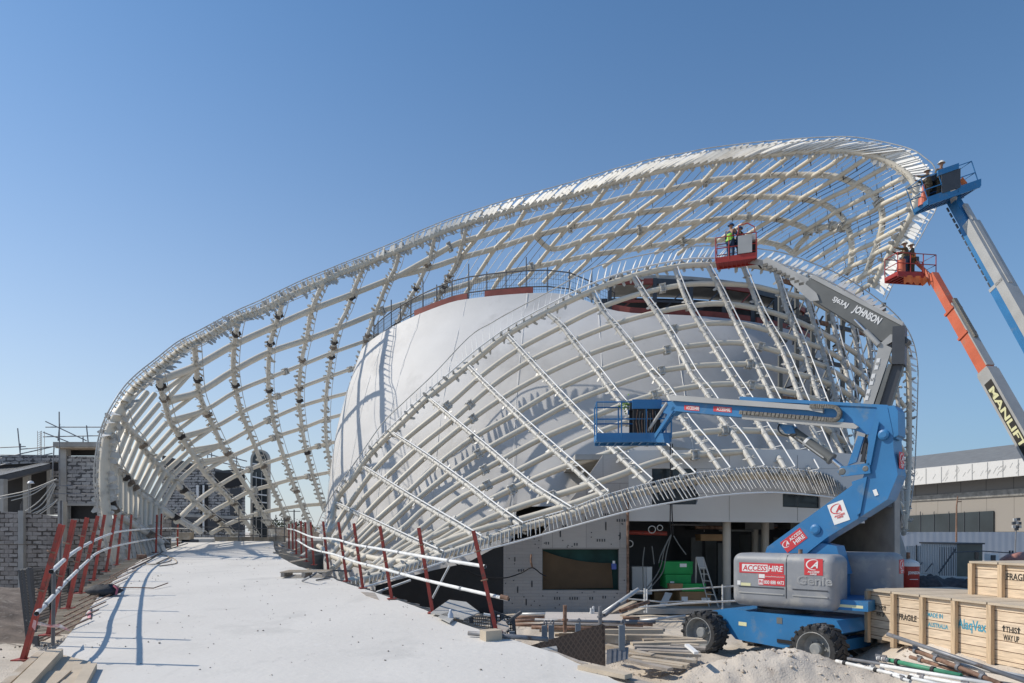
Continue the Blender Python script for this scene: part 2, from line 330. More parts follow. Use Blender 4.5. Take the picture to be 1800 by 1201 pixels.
M['woodp'] = mat_plank('crate_batten_pine', (0.61, 0.45, 0.29), (0.66, 0.50, 0.33), (0.5, 0.35, 0.2), w=9, h=9, ms=0.0, gdir=1)
M['board'] = mat('weathered_board', (0.40, 0.33, 0.25), 0.85, 0.22, 3, bump=0.3, bscale=25, dirt=(0.5, 0.46, 0.4), dscale=2.5, dth=0.55)
M['board2'] = mat('pale_plywood', (0.50, 0.42, 0.32), 0.8, 0.12, 2, bump=0.2, bscale=30)
M['board3'] = mat('grey_weathered_board', (0.34, 0.30, 0.26), 0.85, 0.25, 4, bump=0.3, bscale=25)
M['blue'] = mat('blue_machine_paint', (0.028, 0.175, 0.395), 0.45, 0.12, 1.2, coat=0.15, dirt=(0.10, 0.20, 0.33), dscale=2.2, dth=0.57)
M['grey'] = mat('grey_hood_plastic', (0.27, 0.28, 0.30), 0.5, 0.10, 2, dirt=(0.36, 0.355, 0.345), dscale=2.6, dth=0.52, bump=0.15, bscale=3)
M['lgrey'] = mat('light_grey_paint', (0.40, 0.40, 0.39), 0.45, 0.08, 1.5)
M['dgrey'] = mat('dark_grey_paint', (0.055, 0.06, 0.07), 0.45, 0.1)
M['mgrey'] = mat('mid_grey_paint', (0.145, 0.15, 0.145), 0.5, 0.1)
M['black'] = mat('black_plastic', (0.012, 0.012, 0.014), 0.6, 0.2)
M['rubber'] = mat('tyre_rubber', (0.035, 0.036, 0.038), 0.85, 0.3, 5, dirt=(0.2, 0.19, 0.18), dscale=3, dth=0.56)
M['rim'] = mat('dusty_rim', (0.25, 0.26, 0.26), 0.7, 0.15, 5, dirt=(0.4, 0.38, 0.35), dscale=4, dth=0.55)
M['orange'] = mat('orange_machine_paint', (0.60, 0.145, 0.075), 0.5, 0.12, 1.5, dirt=(0.45, 0.2, 0.14), dscale=1.5, dth=0.56)
M['tarp'] = mat('orange_tarpaulin', (0.75, 0.2, 0.06), 0.7, 0.2, 3)
M['mred'] = mat('machine_red', (0.38, 0.035, 0.025), 0.45, 0.1)
M['sred'] = mat('sticker_red', (0.62, 0.05, 0.06), 0.5, 0.05)
M['swhite'] = mat('sticker_white', (0.80, 0.80, 0.79), 0.5, 0.02)
M['stencil'] = mat('black_stencil_ink', (0.03, 0.028, 0.025), 0.8, 0.2)
M['stblue'] = mat('blue_stencil_ink', (0.06, 0.30, 0.42), 0.8, 0.2, 12)
M['cream'] = mat('cream_letter', (0.72, 0.70, 0.42), 0.5, 0.03)
M['chain'] = mat('cable_chain', (0.16, 0.15, 0.13), 0.6, 0.5, 25)
M['chrome'] = mat('cylinder_rod', (0.75, 0.76, 0.78), 0.15, 0.02, metal=0.9)
M['membr'] = mat('black_membrane', (0.011, 0.012, 0.016), 0.45, 0.3, 2, bump=0.3, bscale=4)
M['glass'] = mat('dark_glass', (0.03, 0.04, 0.048), 0.12, 0.3, 0.15)
M['teal'] = mat('dark_green_netting', (0.01, 0.05, 0.045), 0.8, 0.3)
M['brnt'] = mat('brown_tarp', (0.10, 0.065, 0.035), 0.8, 0.15, 1.5)
M['boxg'] = mat('green_box', (0.01, 0.30, 0.07), 0.6, 0.1)
M['cardb'] = mat('cardboard', (0.30, 0.18, 0.09), 0.8, 0.1)
M['white'] = mat('white_panel', (0.60, 0.60, 0.59), 0.6, 0.04, 0.6)
M['pcol'] = mat('cream_column', (0.48, 0.44, 0.38), 0.7, 0.08)
M['skin'] = mat('skin', (0.30, 0.16, 0.10), 0.6, 0.05)
M['hivis'] = mat('hi_vis_green', (0.25, 0.55, 0.05), 0.7, 0.1)
M['hivo'] = mat('hi_vis_orange', (0.75, 0.2, 0.03), 0.7, 0.1)
M['jean'] = mat('dark_blue_cloth', (0.03, 0.06, 0.12), 0.9, 0.2)
M['khaki'] = mat('brown_cloth', (0.10, 0.08, 0.05), 0.9, 0.2)
M['helm'] = mat('helmet_white', (0.7, 0.68, 0.62), 0.3, 0.05)
M['helmb'] = mat('helmet_blue', (0.03, 0.08, 0.2), 0.3, 0.05)
M['block'] = mat_block('aerated_block', (0.36, 0.325, 0.30), (0.54, 0.50, 0.47), (0.12, 0.105, 0.095), patches=1.1)
M['blockf'] = mat_block('aerated_block_far', (0.42, 0.41, 0.41), (0.62, 0.61, 0.60), (0.13, 0.13, 0.135), bw=0.6, rh=0.25, ms=0.02, patches=1.5)
M['roofc'] = mat_corr('corrugated_roof', (0.33, 0.33, 0.32), 1.2, True, 0.5, 0.15)
M['hoard'] = mat_corr('hoarding_sheet', (0.42, 0.47, 0.54), 0.5, True, 0.7, 0.012, contrast=0.15)
M['cont'] = mat_corr('container_sheet', (0.62, 0.63, 0.64), 1.6, True, 0.5, 0.06, contrast=0.15)
M['net'] = mat_net('wire_mesh', (0.06, 0.06, 0.065), 0.06, 0.2)
M['netw'] = mat_net('wire_mesh_wide', (0.02, 0.02, 0.022), 0.075, 0.34)
M['tape'] = mat('barrier_tape', (0.7, 0.1, 0.1), 0.5, 0.1, col2=(0.75, 0.72, 0.7), scale=7)
# ================================================================ LARGE STRUCTURE
# ---------------------------------------------------------------- ground (one sheet to the horizon)
def hgt(x, y):
    z = 0.04 * noise.noise((x * 0.5, y * 0.5, 0)) + 0.03 * noise.noise((x * 1.7, y * 1.7, 3))
    def bump(cx, cy, rx, ry, h, rot=0):
        dx, dy = x - cx, y - cy; c, s = math.cos(rot), math.sin(rot); u = (dx * c + dy * s) / rx; v = (-dx * s + dy * c) / ry
        return h * math.exp(-(u * u + v * v))
    z += bump(4.9, 13.55, 1.45, 0.75, 0.50) + bump(7.2, 13.3, 2.4, 0.6, 0.26) + bump(5.9, 14.1, 1.0, 0.55, 0.22)
    z += bump(9.2, 12.3, 4.0, 0.9, 0.10) + bump(3.7, 17.2, 0.8, 0.7, 0.22) + bump(1.5, 15.5, 2.5, 1.2, 0.08)
    if 0 < x < 16 and 10 < y < 22:
        z += 0.05 * noise.noise((x * 3, y * 3, 1)) + 0.028 * noise.noise((x * 8, y * 8, 2)) + 0.012 * noise.noise((x * 19, y * 19, 5))
        e = math.exp(-((x - 5.2) / 2.2) ** 2 - ((y - 13.6) / 1.1) ** 2); z += e * (0.10 * noise.noise((x * 2.4, y * 2.4, 9)) + 0.06 * abs(noise.noise((x * 6, y * 6, 4))) + 0.035 * noise.noise((x * 13, y * 13, 6)))
    z += bump(-18.5, 22.0, 3.0, 3.0, 0.3)
    def sm(t): t = min(1, max(0, t)); return t * t * (3 - 2 * t)
    z += 0.62 * sm((x - 7.1) / 1.3) * sm((16.3 - y) / 1.6) * sm((40 - x) / 10)
    if x < -10 and 12 < y < 32: z += 0.09 * noise.noise((x * 1.8, y * 1.8, 1)) + 0.06 * noise.noise((x * 4.5, y * 4.5, 2))
    return z
def axis(parts):
    o = []
    for a, b, st in parts: o += list(np.arange(a, b, st))
    return o
gx = axis([(-1500, -300, 200), (-300, -60, 30), (-60, -26, 2), (-26, -8, 0.35), (-8, 0.0, 0.5), (0.0, 13, 0.075), (13, 20, 0.4), (20, 60, 4), (60, 300, 40), (300, 1701, 200)])
gy = axis([(-300, -20, 40), (-20, 8, 2), (8, 11.5, 0.4), (11.5, 16.5, 0.075), (16.5, 20, 0.15), (20, 40, 0.5), (40, 80, 4), (80, 400, 40), (400, 3001, 260)])
nx, ny = len(gx), len(gy)
vs = [(x, y, hgt(x, y) if (-40 < x < 40 and 5 < y < 60) else 0.0) for y in gy for x in gx]
fs = [(j * nx + i, j * nx + i + 1, (j + 1) * nx + i + 1, (j + 1) * nx + i) for j in range(ny - 1) for i in range(nx - 1)]
M['sand'] = mat('sandy_ground', (0.52, 0.455, 0.38), 0.95, 0.12, 0.6, bump=0.9, bscale=28, col2=(0.62, 0.555, 0.475), dirt=(0.37, 0.31, 0.255), dscale=1.1, dth=0.62)
g = MB().add(vs, fs, True); g.build('ground', M['sand'], kind='structure', uv=False)
M['dirt'] = mat('dark_earth', (0.17, 0.135, 0.11), 0.95, 0.3, 2.5, bump=1.0, bscale=12, dirt=(0.30, 0.26, 0.22), dscale=3, dth=0.55)
# ---------------------------------------------------------------- ramp (deck slab) and its fill
LE = [(-140, 1330), (-40, 1260), (40, 1190), (110, 1130), (150, 1080), (172, 1050), (207, 1015), (248, 985), (290, 966), (312, 958), (330, 951.5)]
RE = [(1230, 1330), (1180, 1262), (1090, 1201), (980, 1150), (870, 1115), (780, 1085), (700, 1055), (622, 1030), (565, 1010), (512, 990), (488, 975), (482, 962), (480, 951.5)]
le = [rp(*p) for p in LE]; re_ = [rp(*p) for p in RE]
le = resample(catmull([p[:] for p in le], 8), 70); re_ = resample(catmull([p[:] for p in re_], 8), 70)
for E_ in (le, re_):
    for i_ in range(70): E_[i_][0] += 0.045 * noise.noise((i_ * 0.9, 3 if E_ is le else 7, 0)) + 0.02 * random.uniform(-1, 1)
m = MB(); NW = 26; vs = []
for i in range(70):
    for j in range(NW + 1):
        p = le[i] * (1 - j / NW) + re_[i] * (j / NW); z = ramp_z(p[1]) + 0.006 * noise.noise((p[0] * 0.8, p[1] * 0.8, 0)); vs.append((p[0], p[1], z))
fs = [(i * (NW + 1) + j, i * (NW + 1) + j + 1, (i + 1) * (NW + 1) + j + 1, (i + 1) * (NW + 1) + j) for i in range(69) for j in range(NW)]
m.add(vs, fs, True)
for E, sgn in ((le, 1), (re_, -1)):
    a = [V((p[0], p[1], ramp_z(p[1]))) for p in E]; b = [V((p[0], p[1], ramp_z(p[1]) - 0.22)) for p in E]; c = [V((p[0], p[1], -0.3)) for p in E]
    for q, r in ((a, b), (b, c)):
        n = len(q); f = [(i, i + 1, n + i + 1, n + i) if sgn > 0 else (i + 1, i, n + i, n + i + 1) for i in range(n - 1)]
        m.cm = 0 if q is a else 1; m.add(q + r, f)
m.cm = 1
e0, e1 = le[-1], re_[-1]; m.quad(V((e0[0], e0[1], ramp_z(e0[1]))), V((e1[0], e1[1], ramp_z(e1[1]))), V((e1[0], e1[1], -0.3)), V((e0[0], e0[1], -0.3)))
e0, e1 = le[0], re_[0]; m.quad(V((e1[0], e1[1], ramp_z(e1[1]))), V((e0[0], e0[1], ramp_z(e0[1]))), V((e0[0], e0[1], -0.3)), V((e1[0], e1[1], -0.3)))
m.build('ramp', [M['conc'], M['concg']], kind='structure', uv=False)
# plinth behind ramp end, on which the far feet of the ring stand
m = MB(); poly = [at(262, 1000, 30), at(330, 1000, 41.5), at(492, 1000, 41.5), at(600, 1000, 47), at(620, 1000, 60), at(260, 1000, 60)]
m.prism([V((p.x, p.y, -0.2)) for p in poly], V((0, 0, 2.62))); m.build('terrace', M['concg'], kind='structure')

# ---------------------------------------------------------------- drum building
DC = V((7.0, 48.0, 0)); DA, DB = 19.6, 12.5
PROF = [(0, 1.0), (3, 1.0), (6.5, 0.985), (9.7, 0.965), (12.2, 0.935), (14.8, 0.895), (16.6, 0.87)]
FLARE = [(0, 18.8), (3, 18.5), (6, 17.2), (9, 15.6), (12.2, 14.0), (14, 12.6), (15, 11.6), (16.6, 10.9)]
def dscale(z): return float(np.interp(z, [p[0] for p in PROF], [p[1] for p in PROF]))
drum = thing('drum_building', 'white tapering oval building wrapped in pale membrane behind the steel lattice', 'building', (7, 48, 0))
m = MB(); NA = 160; zs = [0, 3, 6.5, 8.2, 9.7, 11, 12.2, 13.3, 14.3]
def dpt(th, z, off=0):
    s = dscale(z); fb = float(np.interp(z, [p[0] for p in FLARE], [p[1] for p in FLARE])) if math.sin(th) < 0 else DB * s
    ax_ = DA if math.cos(th) < 0 else 15.2
    return V((DC.x + (ax_ * s + off) * math.cos(th), DC.y + (fb + off) * math.sin(th), z))
def dtop(th):  # top height of the cladding
    x = DC.x + DA * 0.85 * math.cos(th); k = 1 / (1 + math.exp((x - 4.5) * 1.4)); lf = max(0, min(1, (-x - 3.0) / 7.0))
    return 14.4 + (1.75 - 1.25 * lf) * k + (0.08 * math.sin(th * 5) * k)
vs = []; R = 16
for i in range(NA):
    th = 2 * math.pi * i / NA
    xx = DC.x + DA * math.cos(th); z0_ = 4.15 if (math.sin(th) < 0 and 0.1 < xx < 18.5) else 0.0
    for j in range(R):
        z = z0_ + (dtop(th) - z0_) * (j / (R - 1)); vs.append(dpt(th, z, 0.02 * math.sin(th * 9 + j)))
m.add(vs, [(i * R + j, ((i + 1) % NA) * R + j, ((i + 1) % NA) * R + j + 1, i * R + j + 1) for i in range(NA) for j in range(R - 1)], True)
m.build('membrane_wall', M['drum'], drum)
m = MB()
for i in range(NA):     # roof deck inside
    t0, t1 = 2 * math.pi * i / NA, 2 * math.pi * (i + 1) / NA
    m.add([dpt(t0, 14.2, -0.3), dpt(t1, 14.2, -0.3), (DC.x, DC.y, 14.2)], [(0, 1, 2)])
m.build('roof_deck', M['concg'], drum)
m = MB()   # vertical seams of the membrane
for th in [math.radians(a) for a in (186, 194, 203, 213, 224, 236, 249, 262, 275)]:
    m.tube([dpt(th, z, 0.02) for z in np.linspace(3, dtop(th), 12)], 0.012, 4)
m.build('seam', M['swhite'], drum, kind='stuff')
# red edge beam pieces on top
for a0, a1 in ((222, 236), (240, 250), (264, 296), (298, 322)):
    m = MB(); P = [dpt(math.radians(a), dtop(math.radians(a)) + 0.17, -0.05) for a in np.linspace(a0, a1, 10)]
    for p, q in zip(P, P[1:]): m.beam(p, q, 0.12, 0.36)
    m.build('edge_beam', M['redst'], drum)
# upper ring: dark unfinished plant floor with steel frame at the right
m = MB(); P = [V((DC.x + DA * 0.72 * math.cos(math.radians(a)), DC.y + DB * 0.72 * math.sin(math.radians(a)), 14.25)) for a in np.linspace(262, 350, 30)]
for p, q in zip(P, P[1:]): m.quad(p, q, q + V((0, 0, 2.1)), p + V((0, 0, 2.1)))
m.build('back_wall', M['dgrey'], drum)
m = MB(); O = [dpt(math.radians(a), 14.4, -0.6) for a in np.linspace(264, 348, 30)]
I = [V((DC.x + DA * 0.70 * math.cos(math.radians(a)), DC.y + DB * 0.70 * math.sin(math.radians(a)), 0)) for a in np.linspace(264, 348, 30)]
for i in range(29):
    for z in (16.5, 16.7): m.quad(V((O[i].x, O[i].y, z)), V((O[i + 1].x, O[i + 1].y, z)), V((I[i + 1].x, I[i + 1].y, z)), V((I[i].x, I[i].y, z)))
    m.quad(V((O[i].x, O[i].y, 16.5)), V((O[i + 1].x, O[i + 1].y, 16.5)), V((O[i + 1].x, O[i + 1].y, 16.7)), V((O[i].x, O[i].y, 16.7)))
m.build('canopy_slab', M['concg'], drum)
for i in range(0, 30, 3):
    p = O[i]; m = MB(); m.beam(V((p.x, p.y, 14.3)), V((p.x, p.y, 16.5)), 0.2, 0.2); m.build('steel_post', M['dgrey'], drum)
for i in range(0, 27, 3):
    m = MB(); p, q = O[i], O[i + 3]; m.beam(V((p.x, p.y, 16.35)), V((q.x, q.y, 16.35)), 0.15, 0.28); m.beam(V((p.x, p.y, 15.3)), V((q.x, q.y, 15.3)), 0.1, 0.12)
    m.beam(V((p.x, p.y, 14.4)), V((q.x, q.y, 16.3)), 0.07, 0.07); m.build('steel_brace', M['redst'] if i % 9 == 0 else M['dgrey'], drum)
# guard rail with wire mesh panels round the top
ring = [dpt(math.radians(a), 16.0, -0.35) for a in np.arange(198, 266, 4.2)]
gr = thing('roof_guard_rail', 'dark scaffold guard rail with wire mesh panels round the top of the white drum', 'guard rail', tuple(ring[0]))
zb = [dtop(math.radians(a)) for a in np.arange(198, 266, 4.2)]
for i, p in enumerate(ring):
    m = MB(); m.cyl(V((p.x, p.y, zb[i] - 0.3)), V((p.x, p.y, zb[i] + (2.1 if i % 3 == 0 else 1.5))), 0.035, 6); m.build('post', M['tubed'], gr)
for h in (0.45, 1.35):
    m = MB(); m.tube([V((p.x, p.y, zb[i] + h)) for i, p in enumerate(ring)], 0.035, 6); m.build('rail', M['tubed'], gr)
for i in range(len(ring) - 1):
    p, q = ring[i], ring[i + 1]; m = MB(); k = 9
    for j in range(k):
        a = p.lerp(q, (j + 0.5) / k); z = zb[i] * (1 - j / k) + zb[i + 1] * j / k; m.beam(V((a.x, a.y, z + 0.15)), V((a.x, a.y, z + 1.3)), 0.012, 0.012)
    for h in (0.3, 0.6, 0.9, 1.15): m.beam(V((p.x, p.y, zb[i] + h)), V((q.x, q.y, zb[i + 1] + h)), 0.012, 0.012)
    m.build('mesh_panel', M['tubed'], gr)

# ---------------------------------------------------------------- lattice shells
def lift(poly, dep, k=5, off=0.0):
    P = catmull(poly, k); return [at(p[0], p[1], dep(p[0], p[1]) + off) for p in P]
def flange(m, P, i, r):
    d = (P[min(i + 1, len(P) - 1)] - P[max(i - 1, 0)]).normalized(); m.lathe(P[i] - d * 0.12, d, [(0, r), (0, r * 1.75), (0.05, r * 1.75), (0.05, r * 1.15), (0.19, r * 1.15), (0.19, r * 1.75), (0.24, r * 1.75), (0.24, r)], 12, False)
    a, b = ortho(d)
    for k in range(4):
        t = math.pi / 4 + k * math.pi / 2; u = a * math.cos(t) + b * math.sin(t); m.obox(P[i] + u * r * 1.6, d * 0.16, u * r * 0.45, d.cross(u) * 0.012)
def fins(shell, T, Rl, n, wid, tdir, nm='fin', mt='fin', slant=0.0, cap=100, t=0.014, keep=None):
    """lancet plates standing between tube curve T and rail curve Rl"""
    Ta, Ra = resample(T, 400), resample(Rl, 400); rest = MB(); L = []
    for i in range(n):
        s = (i + 0.5 + random.uniform(-0.18, 0.18)) / n
        if keep and not keep(s): continue
        a = int(s * 399); b = min(399, max(0, int(a + slant(s) * 399) if callable(slant) else a))
        p, q = V(Ta[a]), V(Ra[b]); tg = V(Ta[min(399, a + 2)]) - V(Ta[max(0, a - 2)]); tg.normalize(); d = q - p; ln = d.length; d.normalize()
        nr = tg.cross(d).normalized(); k = tdir(s) if callable(tdir) else tdir; w = (tg * k + nr * (1 - k)).normalized(); w = (w - d * w.dot(d)).normalized(); W = (wid(s) if callable(wid) else wid) * random.uniform(0.75, 1.2)
        e = random.uniform(0.8, 0.97); o = p + d * 0.02
        poly = [o - w * W * .35, o + d * ln * .12 - w * W * .5, o + d * ln * .55 - w * W * .42, o + d * ln * e - w * W * .12, o + d * ln * e + w * W * .12, o + d * ln * .5 + w * W * .36, o + d * ln * .12 + w * W * .5, o + w * W * .35]
        L.append((poly, d.cross(w) * t))
    if len(L) > cap:
        L.sort(key=lambda x: x[0][0].y)
    for i, (poly, v) in enumerate(L):
        if i < cap: MB().prism(poly, v).build(nm, M[mt], shell, uv=False)
        else: rest.prism(poly, v)
    if rest.v: rest.build(nm, M[mt], shell, kind='stuff', uv=False)
def rib_brackets(shell, P, r, step, size, outdir=None, dense=False):
    A = resample(P, max(3, int(plen(P) / step))); m = MB()
    for i in range(len(A) - 1):
        p = V(A[i]); d = (V(A[i + 1]) - p).normalized(); s = d.cross(V((0, 1, 0))); s = s.normalized() if s.length > 0.1 else V((1, 0, 0)); b = d.cross(s)
        for sg in (-1, 1):
            if random.random() < 0.12: continue
            u = (s * sg + b * random.uniform(-0.5, 0.5)).normalized(); z = size * random.uniform(0.7, 1.25)
            q = p + u * r * 0.8; f = (d * random.uniform(-0.5, 0.8) + u).normalized()
            m.prism([q - d * z * .3, q + d * z * .3, q + d * z * .30 + f * z * .65, q - d * z * .02 + f * z * .95, q - d * z * .22 + f * z * .8], d.cross(u) * 0.014)
            m.prism([q - u * .0 , q + d * 0.05, q + d * 0.05 + b * z * .6 + u * z * .3, q + b * z * .6 + u * z * .3], d * 0.014)
    return m
def collars(P, r, step):
    A = resample(P, max(3, int(plen(P) / step))); m = MB()
    for i in range(1, len(A) - 1):
        p = V(A[i]); d = (V(A[i + 1]) - V(A[i - 1])).normalized(); m.lathe(p - d * 0.05, d, [(0, r), (0, r * 1.12), (0.1, r * 1.12), (0.1, r)], 8, False)
    return m

# ---- outer ring A
dA = tps([(170, 840, 26.5), (175, 800, 26.5), (190, 750, 27), (212, 722, 27.5), (285, 645, 31), (340, 605, 34), (422, 560, 37), (497, 527, 39.5), (570, 495, 42), (640, 465, 44), (700, 450, 45), (800, 402, 46.5),
          (1000, 345, 47), (1200, 300, 46), (1385, 272, 44), (1500, 270, 42), (1560, 287, 41), (1610, 335, 40), (1605, 370, 40), (1570, 437, 41.5), (1535, 505, 43),
          (182, 917, 27), (200, 957, 27.5), (265, 960, 29.5), (325, 945, 32), (350, 935, 36), (410, 945, 43.5), (480, 942, 49), (565, 890, 53), (600, 830, 54), (620, 700, 53), (700, 565, 52), (475, 700, 46),
          (400, 800, 42), (300, 800, 36), (240, 830, 31), (260, 740, 33), (850, 480, 51), (1000, 490, 53), (1200, 425, 52), (1400, 430, 49.5), (1490, 480, 46), (1450, 350, 46), (1250, 350, 49)])
A_ = thing('lattice_ring', 'tall white steel lattice ring of tubes rising from left behind the drum to upper right', 'steel structure', (-16, 30, 0))
rimA = [(205, 985), (196, 950), (189, 917), (184, 875), (183, 840), (185, 800), (192, 760), (212, 722), (232, 692), (255, 670), (285, 645), (322, 615), (357, 597), (392, 577), (422, 560), (460, 547), (497, 527), (535, 510), (570, 495), (600, 480), (640, 465), (700, 441), (750, 419), (800, 400), (875, 377), (930, 362), (1000, 345), (1075, 322), (1150, 303), (1205, 293), (1250, 284), (1330, 275), (1400, 268), (1450, 265), (1500, 267), (1540, 275), (1570, 290), (1600, 312), (1610, 337), (1605, 370), (1588, 405), (1570, 437), (1550, 472), (1535, 505)]
railA = [(200, 1000), (186, 957), (175, 917), (168, 875), (165, 840), (168, 800), (178, 752), (197, 712), (218, 680), (243, 655), (275, 630), (312, 601), (350, 581), (385, 562), (418, 545), (455, 529), (492, 511), (530, 493), (566, 478), (597, 465), (637, 449), (697, 424), (747, 402), (797, 382), (873, 357), (928, 341), (998, 322), (1073, 299), (1148, 279), (1203, 269), (1248, 260), (1330, 250), (1400, 244), (1450, 241), (1500, 241), (1550, 249), (1600, 262), (1625, 277), (1645, 300), (1647, 360), (1630, 395), (1610, 432), (1582, 475), (1557, 527)]
rimAP = lift(rimA, dA); 
railAP = [at(p[0], p[1], dA(p[0], p[1]) + (0.0 if p[0] < 500 else 0.3)) for p in catmull(railA, 5)]
MB().tube(rimAP, 0.19, 10).build('rim_tube', M['shell'], A_)
MB().tube(railAP, 0.03, 6).build('rim_rail', M['galv'], A_)
a1 = [V(x) for x in resample(railAP, 300)]; a2 = [V(x) for x in resample(rimAP, 300)]
MB().tube([p.lerp(q, 0.22) for p, q in zip(a1, a2)], 0.022, 6).build('inner_rail', M['galv'], A_)
MB().tube([q + (q - p) * 0.55 for p, q in zip(a1[:210], a2[:210])], 0.02, 6).build('lower_rail', M['galv'], A_)
sl = lambda s: 0.0 if s < 0.35 else min(0.016, (s - 0.35) * 0.05) * (1 if s < 0.86 else 0)
fins(A_, rimAP, railAP, 172, lambda s: 0.26 if s < 0.42 else 0.34, lambda s: 0.12 if s < 0.4 else min(0.30, 0.12 + (s - 0.4) * 0.8), slant=sl, cap=100, keep=lambda s: 0.07 < s < 0.87)
fins(A_, rimAP, railAP, 300, 0.30, 0.75, nm='slat', cap=100, keep=lambda s: s > 0.87)
m = rib_brackets(A_, rimAP, 0.19, 0.27, 0.36); m.build('rim_bracket', M['galv'], A_, kind='stuff')
ribsA = [
 [(212, 722), (222, 748), (242, 770), (257, 795), (285, 825), (315, 855), (340, 880), (370, 905), (392, 922), (412, 945)],
 [(190, 760), (200, 812), (212, 832), (242, 865), (270, 885), (300, 905), (325, 920), (352, 935)],
 [(187, 860), (195, 892), (215, 910), (240, 925), (265, 940), (285, 955)],
 [(275, 652), (285, 690), (297, 735), (302, 747), (322, 775), (340, 800), (360, 832), (382, 855), (410, 885), (427, 910), (450, 942)],
 [(342, 607), (345, 645), (350, 690), (362, 722), (375, 750), (390, 782), (402, 803), (420, 835), (437, 862), (457, 895), (475, 925), (482, 942)],
 [(420, 562), (417, 575), (412, 605), (410, 650), (415, 687), (424, 725), (432, 745), (447, 782), (462, 820), (475, 850), (490, 882), (507, 922), (515, 940)],
 [(497, 528), (493, 545), (485, 570), (475, 605), (472, 645), (472, 680), (476, 707), (482, 745), (492, 782), (505, 820), (517, 855), (530, 890), (543, 918)],
 [(570, 496), (562, 510), (547, 550), (540, 590), (532, 625), (527, 662), (526, 705), (530, 745), (537, 787), (547, 825), (560, 870), (570, 900)],
 [(641, 466), (625, 502), (610, 545), (595, 575), (585, 612), (580, 645), (575, 680), (572, 732), (575, 787), (585, 832), (592, 860)],
 [(702, 442), (695, 470), (682, 495), (667, 532), (655, 565), (642, 600), (632, 640), (620, 680), (615, 712), (610, 737), (606, 770)],
 [(765, 413), (755, 455), (735, 500), (720, 525), (700, 565), (690, 590)],
 [(822, 393), (805, 455), (785, 495), (767, 530), (750, 557)],
 [(872, 378), (852, 402), (840, 417), (815, 447), (805, 465), (785, 495)],
 [(928, 364), (907, 397), (895, 412), (877, 430), (865, 445), (847, 472), (837, 487), (812, 527)],
 [(1000, 346), (975, 377), (960, 392), (940, 415), (927, 430), (902, 460), (892, 475), (875, 495), (860, 520)],
 [(1072, 324), (1042, 362), (1025, 377), (1000, 400), (985, 415), (970, 433), (947, 462), (930, 485), (912, 502)],
 [(1140, 307), (1110, 345), (1095, 360), (1062, 387), (1050, 400), (1025, 422), (1015, 435), (992, 457), (980, 470), (955, 497)],
 [(1205, 294), (1170, 335), (1152, 350), (1122, 372), (1110, 387), (1080, 415), (1065, 427), (1042, 447), (1030, 462), (1000, 490)],
 [(1268, 284), (1240, 315), (1215, 340), (1180, 370), (1165, 380), (1137, 405), (1120, 420), (1090, 447), (1060, 470)],
 [(1338, 275), (1289, 315), (1260, 336), (1240, 351), (1210, 372), (1180, 395), (1150, 420), (1120, 443)],
 [(1397, 268), (1341, 309), (1323, 323), (1284, 349), (1240, 384), (1210, 405), (1175, 430), (1150, 447)],
 [(1448, 265), (1391, 304), (1371, 319), (1331, 345), (1315, 359), (1280, 385), (1261, 399), (1215, 430), (1190, 448)],
 [(1492, 267), (1460, 291), (1437, 305), (1376, 343), (1361, 356), (1323, 383), (1290, 405), (1250, 432)],
 [(1530, 273), (1480, 307), (1450, 325), (1415, 345), (1400, 356), (1360, 384), (1325, 405), (1290, 430)],
 [(1565, 289), (1507, 322), (1497, 330), (1450, 352), (1435, 363), (1395, 388), (1350, 415), (1325, 433)],
 [(1597, 308), (1542, 337), (1525, 345), (1475, 370), (1450, 385), (1427, 399), (1390, 420), (1365, 437)],
 [(1609, 332), (1550, 360), (1537, 370), (1492, 390), (1477, 402), (1450, 415), (1410, 440), (1395, 450)],
 [(1606, 363), (1550, 390), (1542, 395), (1500, 415), (1490, 420), (1450, 445), (1425, 460)],
 [(1590, 397), (1547, 420), (1537, 427), (1502, 442), (1490, 450), (1455, 470), (1440, 480)],
 [(1572, 430), (1537, 447), (1530, 455), (1500, 467), (1487, 475), (1465, 490)],
 [(1553, 465), (1527, 480), (1500, 492), (1480, 503)],
 [(1537, 497), (1520, 505), (1505, 515)]]
ribPA = []
for i, r in enumerate(ribsA):
    P = lift(r, dA, 4); ribPA.append(P)
    rb = MB().tube(P, 0.14 if i < 12 else 0.15, 10).build('rib', M['shell2'] if i < 12 else M['shell'], A_)
    if i < 12:
        b = rib_brackets(A_, P, 0.13, 0.38, 0.30); b.build('rib_bracket', M['galv'], rb, kind='stuff')
        A2 = resample(P, 24); off = V((0.42, -0.15, 0))
        for q_ in random.sample(range(3, len(P) - 3), min(4, len(P) - 6)):
            cm_ = MB(); dd_ = (P[q_ + 1] - P[q_]).normalized(); cm_.lathe(P[q_] - dd_ * .15, dd_, [(0, .14), (0, .22), (.06, .21), (.08, .16), (.18, .21), (.24, .2), (.24, .14)], 6, False); cm_.obox(P[q_] + V((.22, -.1, 0)), V((.1, 0, .05)), V((0, .02, 0)), V((-.04, 0, .1))); cm_.build('node_clamp', M['clampb'] if q_ % 3 else M['drk'], rb)
        MB().tube([V(p) + off for p in A2], 0.022, 5).build('rib_rod', M['galv'], rb)
    else:
        collars(P, 0.15, 1.0).build('rib_collar', M['shell'], rb, kind='stuff')
        bb = MB(); A2 = resample(P, max(4, int(plen(P) / 1.0)))
        for q in A2[1:-1]:
            q = V(q); bb.beam(q + V((0.03, 0, 0)), q + V((0.05, -0.1, -0.42)), 0.09, 0.02); bb.beam(q, q + V((-0.02, 0, 0.5)), 0.035, 0.02); 
        bb.build('hanger', M['drk'] if i % 2 else M['galv'], rb, kind='stuff')
